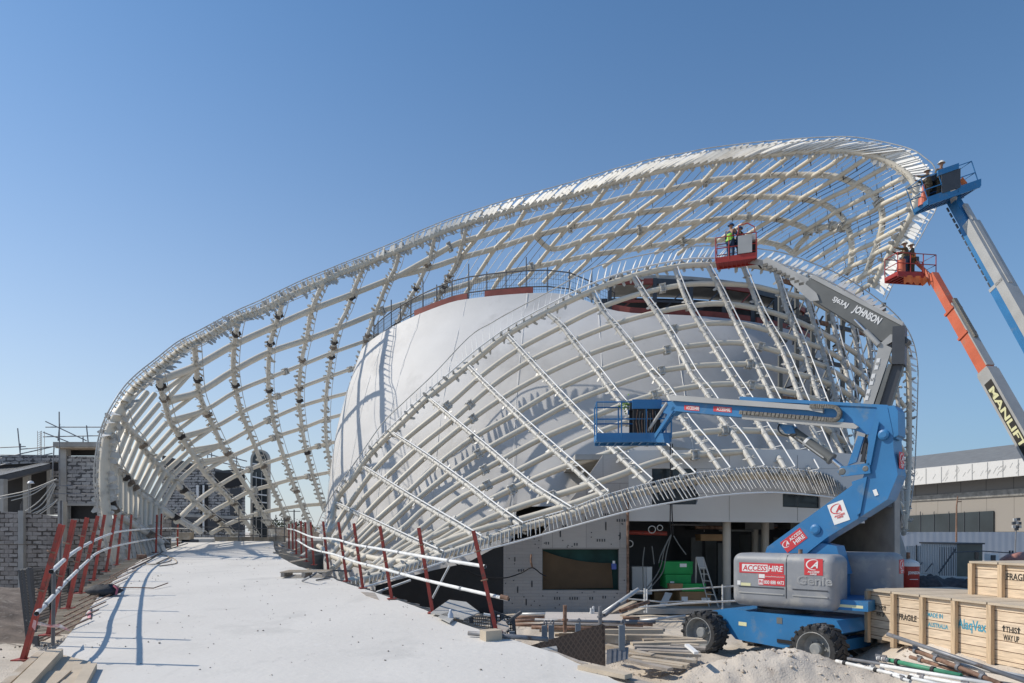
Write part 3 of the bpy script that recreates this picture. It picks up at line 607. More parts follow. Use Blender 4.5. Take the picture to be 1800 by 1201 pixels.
# thin rods parallel to the ribs in the upper part
for i in range(12, len(ribPA) - 1):
    a, b = resample(ribPA[i], 24), resample(ribPA[i + 1], 24)
    for t in (0.35, 0.65):
        MB().tube([V(p * (1 - t) + q * t) + V((0, -0.25, 0)) for p, q in zip(a, b)], 0.024, 5).build('rod', M['rod'] if (i + int(t * 3)) % 3 else M['tubed'], A_)
ringsA = [
 [(285, 667), (342, 645), (410, 607), (480, 575), (547, 545), (620, 517), (675, 495), (700, 485), (760, 452), (800, 430), (840, 417), (907, 397), (975, 377), (1042, 362), (1110, 345), (1170, 335), (1240, 319), (1300, 312), (1370, 308), (1440, 308), (1475, 312), (1500, 322), (1525, 335), (1542, 352), (1550, 372), (1551, 395), (1545, 420), (1532, 455), (1522, 480), (1507, 494)],
 [(294, 704), (348, 690), (410, 652), (472, 620), (540, 597), (600, 575), (657, 552), (715, 532), (762, 517), (805, 505), (850, 490), (905, 476), (962, 465), (1000, 457), (1050, 447), (1100, 440), (1150, 432), (1200, 425), (1260, 422), (1331, 424), (1375, 433), (1395, 446)],
 [(700, 485), (760, 470), (805, 455), (877, 435), (940, 415), (1002, 400), (1062, 387), (1122, 375), (1177, 367), (1235, 355), (1300, 347), (1380, 347), (1440, 356), (1475, 377), (1490, 400), (1497, 430), (1495, 467), (1488, 482)],
 [(940, 415), (972, 438), (1030, 422), (1082, 412), (1137, 402), (1190, 395), (1240, 388), (1300, 382), (1360, 385), (1395, 393), (1418, 404), (1418, 416), (1404, 431), (1395, 446)],
 [(1418, 408), (1445, 400), (1470, 398), (1490, 402)],
 [(303, 738), (360, 721), (412, 690), (472, 665), (530, 642), (582, 621), (635, 602), (685, 583), (700, 578)],
 [(318, 768), (376, 751), (424, 725), (475, 702), (526, 682), (580, 662), (625, 646), (650, 637)],
 [(331, 792), (390, 781), (434, 758), (482, 734), (527, 715), (573, 701), (616, 690)],
 [(346, 812), (402, 803), (447, 784), (490, 766), (534, 752), (573, 737), (610, 727)],
 [(310, 917), (342, 885), (380, 857), (417, 835), (460, 817), (502, 803), (541, 790), (576, 780), (605, 775)],
 [(337, 928), (370, 902), (400, 885), (437, 865), (477, 853), (513, 843), (550, 836), (586, 829)],
 [(372, 937), (400, 922), (427, 911), (462, 901), (497, 894), (532, 889), (572, 886)]]
for i, r in enumerate(ringsA):
    P = lift(r, dA, 4, 0.12); rg = MB().tube(P, 0.19 if i < 5 else 0.135, 10).build('ring_tube', M['shell'], A_)
    N = len(P); idx = [int(N * k) for k in ((.3, .55, .8) if i < 5 else (.45, .8))]
    for k in idx: f = MB(); flange(f, P, k, 0.19 if i < 5 else 0.135); f.build('flange', M['galv'], rg)
# left closely spaced tubes: rib a (3) -> rib y (0) -> rib x (1) -> rib w (2) -> base
CH_ = [[(258, 690), (222, 735), (196, 790), (194, 850)], [(272, 693), (228, 748), (202, 809), (202, 870)], [(279, 711), (234, 764), (210, 823), (210, 895)], [(284, 729), (242, 778), (219, 832), (219, 903)], [(291, 745), (250, 791), (228, 843), (228, 906)],
 [(300, 758), (259, 804), (236, 855), (237, 914)], [(309, 772), (267, 815), (245, 864), (246, 926)], [(318, 784), (277, 824), (254, 871), (254, 932)], [(327, 797), (287, 833), (264, 879), (262, 936)], [(336, 806), (297, 843), (273, 885), (271, 940)], [(345, 818), (307, 852), (283, 893), (279, 945)]]
for i, pts in enumerate(CH_):
    a_, y_, x_, w_ = [at(p[0], p[1], dA(p[0], p[1]) + 0.1) for p in pts]
    MB().tube([a_, a_.lerp(y_, .5), y_], 0.125, 10).build('close_tube', M['shell'], A_)
    MB().tube([y_, y_.lerp(x_, .5), x_], 0.125, 10).build('close_tube', M['shell'], A_)
    MB().tube([x_, x_.lerp(w_, .5), w_], 0.12, 10).build('close_tube', M['shell'], A_)
    e = at(w_.x / w_.y * F + CX + 24, 1002, w_.y - 0.1); MB().beam(w_, V((e.x, e.y, max(e.z, 0.2))), 0.26, 0.03).build('foot_slat', M['galv'], A_)
fanb = [(343, 647), (347, 690), (358, 722), (375, 752), (390, 782), (403, 804)]
ya = [p[1] for p in ribsA[3]]; xa = [p[0] for p in ribsA[3]]
for j, b_ in enumerate(fanb):
    for y in [(690, 706), (711, 729), (745, 758), (772, 784), (797, 806), (818, 829)][j]:
        x = float(np.interp(y, ya, xa))
        MB().tube([at(x, y, dA(x, y) + 0.1), at(b_[0], b_[1], dA(*b_) + 0.1)], 0.12, 10).build('fan_tube', M['shell'], A_)
for (x, y) in [(412, 945), (450, 942), (482, 942), (515, 940), (543, 918)]:
    d = dA(x, y); p = at(x, y, d); MB().cyl(V((p.x, p.y, 2.3)), p + V((0, 0, 0.15)), 0.2, 10).build('foot', M['galv'], A_)

# ---- inner bowl B
dB = tps([(565, 915, 35), (600, 847, 35), (650, 780, 34.5), (712, 705, 34), (780, 645, 34), (860, 585, 33.8), (940, 535, 33.5), (1040, 480, 33), (1112, 465, 33), (1240, 440, 32.8), (1360, 450, 33), (1442, 478, 34), (1535, 530, 35.5), (1579, 565, 36.5), (1608, 620, 37.5), (1612, 720, 38), (1608, 850, 37), (1595, 950, 35),
          (600, 1028, 21.5), (655, 1020, 21.8), (740, 995, 22), (818, 970, 22.3), (950, 935, 22.8), (1058, 880, 23.2), (1150, 850, 23.6), (1289, 830, 24), (1400, 835, 24.6), (1473, 850, 25.5), (1540, 880, 28),
          (560, 960, 30), (640, 940, 28), (700, 860, 29.5), (760, 900, 26.5), (850, 800, 28.5), (900, 860, 25.8), (950, 700, 30.3), (1000, 780, 27), (1080, 600, 31.6), (1130, 700, 28.6), (1200, 600, 31), (1250, 700, 28.3), (1300, 550, 32), (1350, 700, 28.8), (1400, 600, 31.5), (1450, 700, 29.8), (1500, 620, 34), (1540, 720, 34), (1250, 790, 25.2), (1400, 790, 26.2), (1100, 800, 25.3), (1510, 800, 30)])
B_ = thing('lattice_bowl', 'white steel lattice bowl of curved tubes in front of the drum with slatted rims', 'steel structure', (4, 26, 0))
rimB = [(578, 940), (592, 880), (618, 845), (650, 800), (695, 755), (752, 700), (800, 662), (845, 625), (890, 590), (960, 550), (1040, 512), (1112, 486), (1187, 470), (1240, 466), (1331, 468), (1404, 487), (1453, 507), (1520, 545), (1564, 574), (1585, 600), (1596, 640), (1598, 700), (1598, 780), (1596, 850), (1590, 930)]
railB = [(553, 935), (570, 895), (600, 847), (625, 812), (670, 747), (712, 705), (760, 660), (825, 592), (865, 567), (900, 547), (965, 513), (1040, 472), (1100, 455), (1175, 440), (1240, 432), (1360, 441), (1442, 468), (1491, 491), (1535, 520), (1579, 558), (1603, 595), (1613, 641), (1613, 700), (1610, 780), (1606, 850), (1592, 940)]
rimBP = lift(rimB, dB); railBP = [at(p[0], p[1], dB(p[0], p[1]) - 0.1) for p in catmull(railB, 5)]
MB().tube(rimBP, 0.14, 10).build('rim_tube', M['shell'], B_)
MB().tube(railBP, 0.028, 6).build('rim_rail', M['galv'], B_)
a1 = [V(x) for x in resample(railBP, 240)]; a2 = [V(x) for x in resample(rimBP, 240)]
MB().tube([p.lerp(q, 0.72) + V((0, -0.2, 0)) for p, q in zip(a1[:190], a2[:190])], 0.04, 6).build('inner_rail', M['rod'], B_)
ss = lambda s: min(1, max(0, (s - 0.36) / 0.26))
fins(B_, rimBP, railBP, 150, lambda s: 0.19 + 0.14 * ss(s), lambda s: 0.35 + 0.3 * ss(s), slant=lambda s: 0.0, cap=95, keep=lambda s: s < 0.80 or random.random() < 0.8)
rib_brackets(B_, rimBP, 0.14, 0.42, 0.24).build('rim_bracket', M['galv'], B_, kind='stuff')
# bottom rim: two edge lines with slats, tube behind
upB = [(600, 1018), (655, 1010), (740, 983), (818, 957), (910, 922), (1000, 895), (1058, 873), (1137, 851), (1217, 833), (1289, 826), (1343, 822), (1415, 828), (1469, 837), (1490, 845)]
loB = [(600, 1042), (655, 1028), (740, 1001), (818, 976), (910, 952), (1000, 927), (1108, 898), (1202, 880), (1289, 869), (1361, 866), (1433, 871), (1473, 877), (1492, 885)]
upP = [at(p[0], p[1], dB(p[0], p[1]) - 0.1) for p in catmull(upB, 5)]; loP = [at(p[0], p[1], dB(p[0], p[1]) - 0.55) for p in catmull(loB, 5)]
MB().tube(upP, 0.035, 6).build('lower_rim_rail', M['rod'], B_); MB().tube(loP, 0.03, 6).build('lower_rim_edge', M['rod'], B_)
u1 = [V(x) for x in resample(upP, 200)]; l1 = [V(x) for x in resample(loP, 200)]
MB().tube([p.lerp(q, 0.32) + V((0, 0.28, 0)) for p, q in zip(u1, l1)], 0.13, 10).build('lower_rim_tube', M['shell'], B_)
fins(B_, upP, loP, 128, lambda s: 0.07 + 0.20 * min(1, max(0, (s - .35) / .35)), lambda s: 0.35 + 0.2 * s, nm='lower_fin', mt='galv', slant=lambda s: 0.0 if s < 0.3 else min(0.022, (s - 0.3) * 0.06), cap=100)
rib_brackets(B_, [p.lerp(q, 0.3) + V((0, 0.25, 0)) for p, q in zip(u1, l1)], 0.13, 0.4, 0.2).build('lower_rim_bracket', M['galv'], B_, kind='stuff')
ribsB = [
 [(590, 885), (650, 915), (715, 947), (775, 975)],
 [(640, 822), (725, 877), (800, 922), (842, 948)],
 [(690, 762), (750, 802), (820, 853), (870, 893), (915, 925)],
 [(755, 702), (800, 740), (862, 793), (930, 852), (1000, 897)],
 [(822, 645), (858, 682), (932, 754), (995, 812), (1060, 872)],
 [(890, 590), (950, 657), (1030, 745), (1080, 795), (1137, 850)],
 [(962, 552), (985, 572), (1010, 605), (1050, 655), (1083, 700), (1140, 765), (1205, 835)],
 [(1040, 512), (1057, 545), (1090, 585), (1130, 640), (1148, 662), (1170, 689), (1195, 732), (1217, 761), (1238, 786), (1266, 826)],
 [(1112, 486), (1132, 520), (1160, 560), (1190, 610), (1217, 660), (1242, 692), (1267, 736), (1293, 768), (1326, 822)],
 [(1185, 470), (1203, 520), (1223, 560), (1255, 612), (1285, 662), (1307, 696), (1332, 743), (1354, 779), (1380, 824)],
 [(1243, 466), (1267, 513), (1293, 569), (1322, 627), (1345, 675), (1372, 732), (1397, 779), (1422, 828)],
 [(1305, 466), (1337, 548), (1375, 618), (1404, 694), (1425, 745), (1462, 835)],
 [(1362, 474), (1381, 539), (1404, 598), (1427, 665), (1450, 730), (1490, 820)],
 [(1404, 487), (1416, 519), (1433, 577), (1453, 641), (1468, 697), (1485, 760), (1500, 820), (1530, 900)],
 [(1453, 507), (1459, 534), (1471, 598), (1491, 670), (1505, 750), (1520, 820), (1550, 920)],
 [(1490, 527), (1497, 566), (1515, 659), (1527, 740), (1538, 820), (1562, 925)],
 [(1520, 545), (1527, 600), (1537, 685), (1548, 760), (1556, 840), (1570, 930)],
 [(1545, 562), (1552, 620), (1560, 700), (1566, 780), (1572, 850), (1580, 935)],
 [(1564, 575), (1572, 630), (1578, 700), (1581, 780), (1584, 850), (1588, 940)]]
for i, r in enumerate(ribsB):
    P = lift(r, dB, 5)
    M.setdefault('shellb', None) or M.__setitem__('shellb', mat('wrapped_rib_paint_shaded', (0.50, 0.485, 0.445), 0.5, 0.15, 4, bump=0.5, bscale=14, dirt=(0.36, 0.33, 0.29), dscale=3, dth=0.55))  # darker copy of the wrapped paint, shade on the bowl ribs put into colour
    rb = MB().tube(P, 0.088 if i < 8 else 0.102, 10).build('rib', M['shellb'], B_)
    rib_brackets(B_, P, 0.10, 0.6, 0.20).build('rib_bracket', M['galv'], rb, kind='stuff')
    collars(P, 0.093 if i < 8 else 0.106, 0.55).build('rib_collar', M['galv'], rb, kind='stuff')
    off = (18, -4) if i > 5 else ((10, -8) if i > 3 else (5, -6)); k = 1.0
    A2 = resample(P, 20); rod = []
    for j, q in enumerate(A2):
        q = V(q); px = q.x / q.y * F + CX; py = CY - (q.z - CZ) * F / q.y; tt = 0.35 + 0.65 * j / 19
        rod.append(at(px + off[0] * tt, py + off[1] * tt, q.y - 0.38))
    if i < 17: MB().tube(rod, 0.028, 6).build('rib_rod', M['rod'], rb)
    st = MB()
    for j in range(1, 20, 2): st.beam(V(A2[j]), rod[j], 0.02, 0.02)
    st.build('stand_off', M['rod'], rb, kind='stuff')
ringsB = [
 [(578, 940), (610, 893), (647, 840), (672, 812), (712, 773), (772, 725), (800, 702), (845, 662), (907, 617), (982, 577), (1055, 541), (1127, 516), (1200, 501), (1258, 499), (1317, 502), (1363, 512), (1419, 526), (1462, 548), (1506, 572), (1535, 598), (1560, 625), (1585, 660)],
 [(590, 945), (632, 885), (670, 847), (735, 787), (792, 742), (862, 681), (932, 634), (1005, 600), (1075, 572), (1147, 551), (1212, 538), (1270, 534), (1328, 542), (1389, 560), (1439, 583), (1477, 604), (1512, 628), (1550, 665), (1590, 715)],
 [(600, 955), (647, 900), (687, 860), (752, 800), (815, 748), (880, 702), (950, 662), (1025, 627), (1097, 602), (1167, 583), (1235, 570), (1293, 569), (1346, 580), (1404, 598), (1453, 617), (1494, 643), (1545, 690), (1592, 760)],
 [(610, 965), (665, 912), (707, 875), (772, 815), (832, 770), (907, 727), (975, 687), (1045, 655), (1117, 629), (1190, 612), (1258, 604), (1308, 604), (1366, 618), (1427, 636), (1468, 655), (1530, 705), (1592, 800)],
 [(620, 975), (685, 922), (725, 885), (795, 829), (857, 788), (932, 747), (1000, 710), (1070, 682), (1145, 656), (1210, 645), (1273, 641), (1331, 642), (1392, 656), (1451, 672), (1510, 712), (1590, 830)],
 [(635, 985), (705, 932), (750, 892), (820, 844), (882, 809), (950, 772), (1025, 740), (1095, 712), (1167, 690), (1237, 678), (1302, 676), (1375, 687), (1430, 702), (1500, 745), (1588, 860)],
 [(655, 995), (730, 938), (800, 882), (842, 860), (905, 830), (950, 807), (1020, 773), (1087, 747), (1165, 722), (1240, 712), (1320, 714), (1400, 728), (1490, 782), (1585, 890)],
 [(675, 1000), (750, 950), (820, 902), (900, 860), (990, 822), (1061, 800), (1108, 783), (1173, 768), (1224, 761), (1289, 757), (1361, 760), (1430, 775), (1500, 825)],
 [(690, 1003), (770, 960), (860, 912), (940, 882), (1000, 864), (1076, 840), (1144, 815), (1191, 804), (1253, 797), (1325, 794), (1397, 798), (1451, 808), (1490, 835)],
 [(640, 1012), (700, 985), (775, 955), (850, 930), (920, 912), (1000, 888), (1070, 864)]]
for i, r in enumerate(ringsB):
    P = lift(r, dB, 4, 0.12); rg = MB().tube(P, 0.122, 10).build('ring_tube', M['shell'], B_)
    N = len(P)
    for k in (.26, .55, .72) if i < 8 else (.3, .62): f = MB(); flange(f, P, int(N * k), 0.122); f.build('flange', M['galv'], rg)
extraB = [[(620, 1022), (700, 1000), (790, 962), (845, 940)], [(560, 960), (600, 985), (680, 1003)], [(570, 945), (640, 978), (730, 990)], [(640, 1020), (690, 975), (760, 935)], [(660, 1015), (720, 965), (790, 930)], [(690, 1008), (745, 968), (815, 925)], [(585, 1000), (625, 960), (660, 925)], [(600, 1010), (650, 962), (690, 930)], [(575, 985), (605, 950), (640, 915)]]
for r in extraB: MB().tube(lift(r, dB, 4, 0.15), 0.11, 10).build('foot_tube', M['shell'], B_)
# right-hand ground fins of the bowl
for (x0, y0, x1, y1) in [(1500, 930, 1522, 990), (1520, 925, 1545, 990), (1540, 900, 1582, 995), (1480, 930, 1500, 985)]:
    MB().beam(at(x0, y0, 30), at(x1, y1, 29), 0.1, 0.4).build('ground_fin', M['fin'], B_)
m = MB(); P = lift([(1500, 880), (1560, 900), (1590, 960), (1592, 1000)], lambda x, y: 33, 5); Q = lift([(1500, 935), (1545, 935), (1570, 980), (1575, 1010)], lambda x, y: 32, 5)
for i in range(len(P) - 1): m.prism([P[i], P[i + 1], Q[i + 1], Q[i]], V((0, 0.08, 0)))
m.build('foot_plate', M['concg'], B_)

# dark steel frame and services between bowl and drum at the right
random.seed(31)
fr = thing('inner_steel_frame', 'dark steel frame with services seen through the right side of the lattice bowl', 'steel frame', (18, 41, 0))
Pf = []
for i in range(8):
    t = i / 7; Pf.append(V((13.2 + 7.6 * t, 33.6 + 4.6 * t, 0)))
for i, p in enumerate(Pf): MB().beam(V((p.x, p.y, 0)), V((p.x, p.y, 15.8)), 0.18, 0.18).build('column', M['mgrey'], fr)
for i in range(7):
    for z in (7.2, 9.6, 11.8, 13.8, 15.4):
        p, q = Pf[i], Pf[i + 1]; MB().beam(V((p.x, p.y, z)), V((q.x, q.y, z)), 0.14, 0.2).build('beam', M['dgrey'] if (i + int(z)) % 3 else M['rust'], fr)
    for z in (9.6, 11.8, 13.8):
        p, q = Pf[i], Pf[i + 1]; MB().beam(V((p.x, p.y, z)), V((q.x, q.y, z + 2.0)), 0.06, 0.06).build('brace', M['mgrey'], fr)
for k in range(26):
    i = random.randrange(7); p = Pf[i].lerp(Pf[i + 1], random.random()); z = random.uniform(8, 15.2); an = random.uniform(0, 3.1); l = random.uniform(.3, .9)
    MB().beam(p + V((-.2, -.2, z)), p + V((math.cos(an) * l, -.2, z + math.sin(an) * l)), 0.12, 0.08).build('service_bracket', M[['galv', 'dgrey', 'black', 'mgrey'][k % 4]], fr)
# ================================================================ PODIUM BUILDING UNDER THE BOWL
PY = 25.3
def pw(px, py, d=PY): return at(px, py, d)
pod = thing('podium_building', 'low unfinished building with plywood wall, white fascia and dark open bay under the lattice bowl', 'building', (4, 25.3, 0))
def wallpoly(poly, name, m_, th=0.2, d=PY, lab=None):
    return MB().prism([pw(x, y, d) for x, y in poly], V((0, th, 0))).build(name, m_, pod, label=lab)
M['plyw'] = mat_plank('plywood_sheathing', (0.42, 0.40, 0.38), (0.47, 0.445, 0.42), (0.24, 0.22, 0.21), w=1.25, h=2.4, ms=0.008, grain=0.25, knots=False, rough=0.85)
M['bplk'] = mat_plank('cement_board', (0.43, 0.405, 0.385), (0.46, 0.43, 0.41), (0.33, 0.31, 0.29), w=0.6, h=0.12, ms=0.004, grain=0.15, knots=False, rough=0.85)
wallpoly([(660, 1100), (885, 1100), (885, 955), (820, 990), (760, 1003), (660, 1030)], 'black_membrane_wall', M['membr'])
m = MB()
for P in ([(885, 1088), (953, 1088), (953, 938), (885, 955)], [(953, 1088), (1105, 1088), (1105, 1038), (953, 1038)], [(1088, 1038), (1105, 1038), (1105, 965), (1088, 965)]):
    m.prism([pw(*p) for p in P], V((0, 0.2, 0)))
m.build('board_wall', M['bplk'], pod)
wallpoly([(953, 964.6), (1105, 964.6), (1105, 795), (1060, 800), (1012, 868), (953, 938)], 'plywood_wall', M['plyw'])
for (x, y) in [(905, 985), (912, 1003), (935, 1030), (925, 1062), (910, 1040), (975, 1052), (1002, 1052), (1037, 1052), (1060, 1050), (960, 955), (985, 942), (1010, 957), (1050, 950), (1065, 930), (1090, 945), (990, 925), (1030, 912), (1060, 905), (1045, 885), (1085, 915), (1070, 870)]:
    m = MB(); p = pw(x, y, PY - 0.012); s = random.random() < 0.4
    for k in range(random.randint(2, 4)): m.obox(p + V((0 if s else k * 0.09, 0, k * 0.07 if s else 0)), V((0.022, 0, 0)), V((0, 0.004, 0)), V((0, 0, 0.05)))
    m.build('stamp', M['dgrey'], pod, kind='stuff')
m = MB()
for i in range(70):
    x = random.uniform(888, 1102); y = random.uniform(900, 1085)
    if 950 < x < 1090 and 962 < y < 1040: continue
    if y < 955 - (x - 885) * 0.25 + 6: continue
    p = pw(x, y, PY - 0.01); m.obox(p, V((0.02, 0, 0)), V((0, 0.004, 0)), V((0, 0, 0.02)))
m.build('bolt_hole', M['dgrey'], pod, kind='stuff')
# window recess with netting and brown sheet
wf = MB()
for a, b in (((953, 965), (1088, 965)), ((953, 1038), (1088, 1038)), ((953, 965), (953, 1038)), ((1088, 965), (1088, 1038))):
    wf.beam(pw(*a) + V((0, 0.06, 0)), pw(*b) + V((0, 0.06, 0)), 0.05, 0.05)
wfo = wf.build('window', M['mgrey'], pod)
MB().prism([pw(953, 1038, 25.62), pw(1088, 1038, 25.62), pw(1088, 965, 25.62), pw(953, 965, 25.62)], V((0, 0.03, 0))).build('netting', M['teal'], wfo)
top = [(954 + t * 120, 968 + 22 * (1 - (1 - t) ** 2.2) if t < 1 else 990) for t in np.linspace(0, 1, 12)]
m = MB(); m.prism([pw(954, 1036, 25.54), pw(1078, 1034, 25.54)] + [pw(x, y, 25.54) for x, y in top[::-1]], V((0, 0.02, 0))); m.build('brown_sheet', M['brnt'], wfo)
# fascia
wallpoly([(1105, 916), (1520, 920), (1520, 868), (1442, 868), (1442, 894), (1376, 891), (1376, 868), (1230, 868), (1224, 887), (1146, 887), (1146, 824), (1105, 824)], 'fascia', M['white'])
wallpoly([(1105, 823.6), (1520, 823.6), (1520, 800), (1400, 790), (1105, 792)], 'upper_fascia', M['white'])
wallpoly([(1224.3, 867.6), (1520, 867.6), (1520, 824), (1224.3, 824)], 'middle_fascia', M['white'])
for P in ([(1146.4, 886.6), (1223.6, 886.6), (1223.6, 824.4), (1146.4, 824.4)], [(1376.5, 890), (1441.5, 893), (1441.5, 868.3), (1376.5, 868.3)], [(1140, 845), (1146, 845), (1146, 824), (1140, 824)]):
    m = MB(); m.prism([pw(x, y, PY + 0.14) for x, y in P], V((0, 0.03, 0))); o = m.build('window', M['glass'], pod)
for x in (1282, 1402):
    m = MB(); m.beam(pw(x, 916, PY - 0.004), pw(x, 800, PY - 0.004), 0.015, 0.006); m.build('panel_joint', M['mgrey'], pod)
# roof, returns, interior of open bay
z1 = 5.95
m = MB(); m.box(pw(1012, 0).x, 14.5, PY + 0.21, 37, z1 - 0.25, z1 - 0.05); m.build('roof', M['concg'], pod)
m = MB(); m.box(14.3, 14.5, PY + 0.21, 37, 0, z1 - 0.3); m.build('side_wall', M['concg'], pod, label='side wall')
xl = pw(1105, 0).x
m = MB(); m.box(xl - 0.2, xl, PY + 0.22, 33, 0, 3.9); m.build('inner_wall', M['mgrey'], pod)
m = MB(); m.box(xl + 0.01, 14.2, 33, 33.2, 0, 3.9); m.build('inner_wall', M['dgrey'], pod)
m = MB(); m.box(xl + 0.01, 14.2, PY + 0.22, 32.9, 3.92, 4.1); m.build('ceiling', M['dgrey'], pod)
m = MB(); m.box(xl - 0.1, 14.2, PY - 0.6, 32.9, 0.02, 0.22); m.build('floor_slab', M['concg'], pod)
for px, d, r in ((1277.5, 25.9, 0.15), (1345, 27.5, 0.15), (1440, 27, 0.15), (1327, 29.5, 0.14)):
    p = at(px, 935, d); MB().cyl(V((p.x, d, 0.2)), V((p.x, d, 3.9)), r, 16).build('column', M['pcol'], pod)
MB().cyl(pw(1103.5, 868, 25.05), V((pw(1103.5, 0, 25.05).x, 25.05, 0.3)), 0.05, 8).build('prop', M['rust'], pod, label='rusty red vertical prop at the edge of the plywood wall')
MB().cyl(at(1105, 936, 26.5), at(1172, 938, 26.5), 0.09, 10).build('pipe', M['red'], pod, label='red pipe under the ceiling of the open bay')
for k in range(7):
    x = 1180 + k * 42; MB().cyl(at(x, 922 + (k % 3) * 5, 27 + k * 0.6), at(x + 60, 923 + (k % 3) * 5, 27 + k * 0.6), 0.05 + 0.03 * (k % 2), 8).build('pipe', [M['tubed'], M['rust'], M['mgrey']][k % 3], pod)
for (px, d, w_, h_) in ((1230, 29, 1.0, 0.35), (1310, 28.5, 1.2, 0.3), (1390, 28, 1.0, 0.35)):
    p = at(px, 928, d); m = MB(); m.box(p.x, p.x + w_, d, d + 2.5, 3.1, 3.1 + h_); m.build('duct', M['mgrey'], pod)
for (px, d, a, b) in ((1215, 31, 1005, 945), (1240, 31, 1005, 950), (1262, 30, 1010, 955), (1300, 31, 1020, 940), (1322, 30, 1020, 940), (1360, 31, 1010, 945)):
    p = at(px, a, d); q = at(px, b, d); m = MB(); m.box(p.x, p.x + 0.5, d, d + 0.06, 0.25, q.z); m.build('stud_panel', M['mgrey'], pod)
# roof services / plant seen between ribs right
for (x0, y0, x1, y1) in ((1140, 835, 1170, 815), (1160, 790, 1225, 800), (1260, 800, 1340, 812), (1235, 806, 1260, 790), (1350, 800, 1430, 818)):
    MB().beam(pw(x0, y0, 26.6), pw(x1, y1, 26.6), 0.25, 0.35).build('bracket_box', M['pcol'], pod)

# things inside the bay
def bxt(name, label, cat, m_, px0, px1, py0, py1, d, depth, group=None, extra=None, base=None):
    p, q = at(px0, py1, d), at(px1, py0, d); z0 = p.z if base is None else base
    r = thing(name, label, cat, ((p.x + q.x) / 2, d + depth / 2, z0), group)
    MB().rbox(((p.x + q.x) / 2, d + depth / 2, (z0 + q.z) / 2), ((q.x - p.x) / 2, 0, 0), (0, depth / 2, 0), (0, 0, (q.z - z0) / 2), 0.02, 2).build('body', m_, r)
    m = MB(); m.box(p.x - 0.01, q.x + 0.01, d - 0.012, d + depth + 0.01, q.z - 0.06, q.z + 0.012); m.build('lid', m_, r)
    if extra:
        for (a, b, c, e, mm) in extra:
            u, v_ = at(a, e, d - 0.016), at(b, c, d - 0.016); k = MB(); k.box(u.x, v_.x, d - 0.02, d - 0.013, u.z, v_.z); k.build('label_sheet', mm, r)
    return r
bxt('stacked_box', 'upper large green box with a white sheet stuck on it, in the dark bay', 'box', M['boxg'], 1168, 1218, 988, 1010, 25.9, 1.0, 'green boxes in the bay', [(1195, 1207, 991, 997, M['swhite'])])
bxt('stacked_box', 'middle green box below the topmost green box in the dark bay', 'box', M['boxg'], 1170, 1215, 1011, 1034, 25.8, 1.0, 'green boxes in the bay', [(1178, 1185, 1022, 1027, M['swhite'])])
bxt('stacked_box', 'low wide green box sticking out to the right at the bottom of the green stack', 'box', M['boxg'], 1199, 1240, 1027, 1040, 25.5, 0.28, 'green boxes in the bay')
bxt('cardboard_box', 'long brown cardboard box with two white sheets under the green boxes', 'box', M['cardb'], 1195, 1250, 1041, 1071, 25.5, 1.1, 'cardboard boxes in the bay', [(1198, 1209, 1049, 1057, M['swhite']), (1233, 1248, 1051, 1059, M['swhite'])], base=0.2)
bxt('cardboard_box', 'brown cardboard carton high up on the shelf beam near the column', 'box', M['cardb'], 1232, 1274, 940, 951, 26.8, 0.8, 'cardboard boxes in the bay')
bxt('cardboard_box', 'small dark brown carton in front of the green boxes', 'box', M['cardb'], 1177, 1200, 1027, 1036, 25.4, 0.35, 'cardboard boxes in the bay')
bxt('cardboard_box', 'dim brown cardboard box left of the long cardboard box on the bay floor', 'box', M['cardb'], 1150, 1192, 1042, 1070, 26.6, 0.8, 'cardboard boxes in the bay', base=0.2)
cab = bxt('metal_cabinet', 'dull white metal cabinet standing left in the dark bay', 'cabinet', M['white'], 1111, 1146, 997, 1045, 26.4, 0.6)
m = MB(); p = at(1137, 1045, 26.37); q = at(1146, 997, 26.37); m.box(p.x, q.x, 26.36, 26.385, p.z, q.z); m.build('door', M['swhite'], cab)
m = MB(); m.prism([at(1155, 1072, 25.2), at(1168, 1072, 25.2), at(1182, 1043, 25.6), at(1170, 1041, 25.6)], V((0, 0.05, 0))); m.build('leaning_board', M['white'], label='white board leaning against boxes in the bay', cat='board')
# step ladder
ld = thing('step_ladder', 'aluminium step ladder standing open in the dark bay beside the green boxes', 'ladder', tuple(at(1243, 1060, 25.3)))
L0, L1, R0, R1 = at(1247, 1068, 25.25), at(1224, 980, 25.7), at(1264, 1070, 25.25), at(1236, 980, 25.7)
for n_, (a, b) in (('side_rail', (L0, L1)), ('side_rail', (R0, R1)), ('rear_leg', (at(1222, 1066, 26.4), L1)), ('rear_leg', (at(1240, 1066, 26.4), R1))): MB().beam(a, b, 0.06, 0.025).build(n_, M['galv'], ld)
for k in range(1, 7): MB().beam(L0.lerp(L1, k / 7.5), R0.lerp(R1, k / 7.5), 0.09, 0.025).build('step', M['galv'], ld)
MB().prism([at(1224, 979, 25.68), at(1236, 979, 25.68), at(1243, 1001, 25.6), at(1231, 1001, 25.6)], V((0, 0.03, 0))).build('top_panel', M['lgrey'], ld)
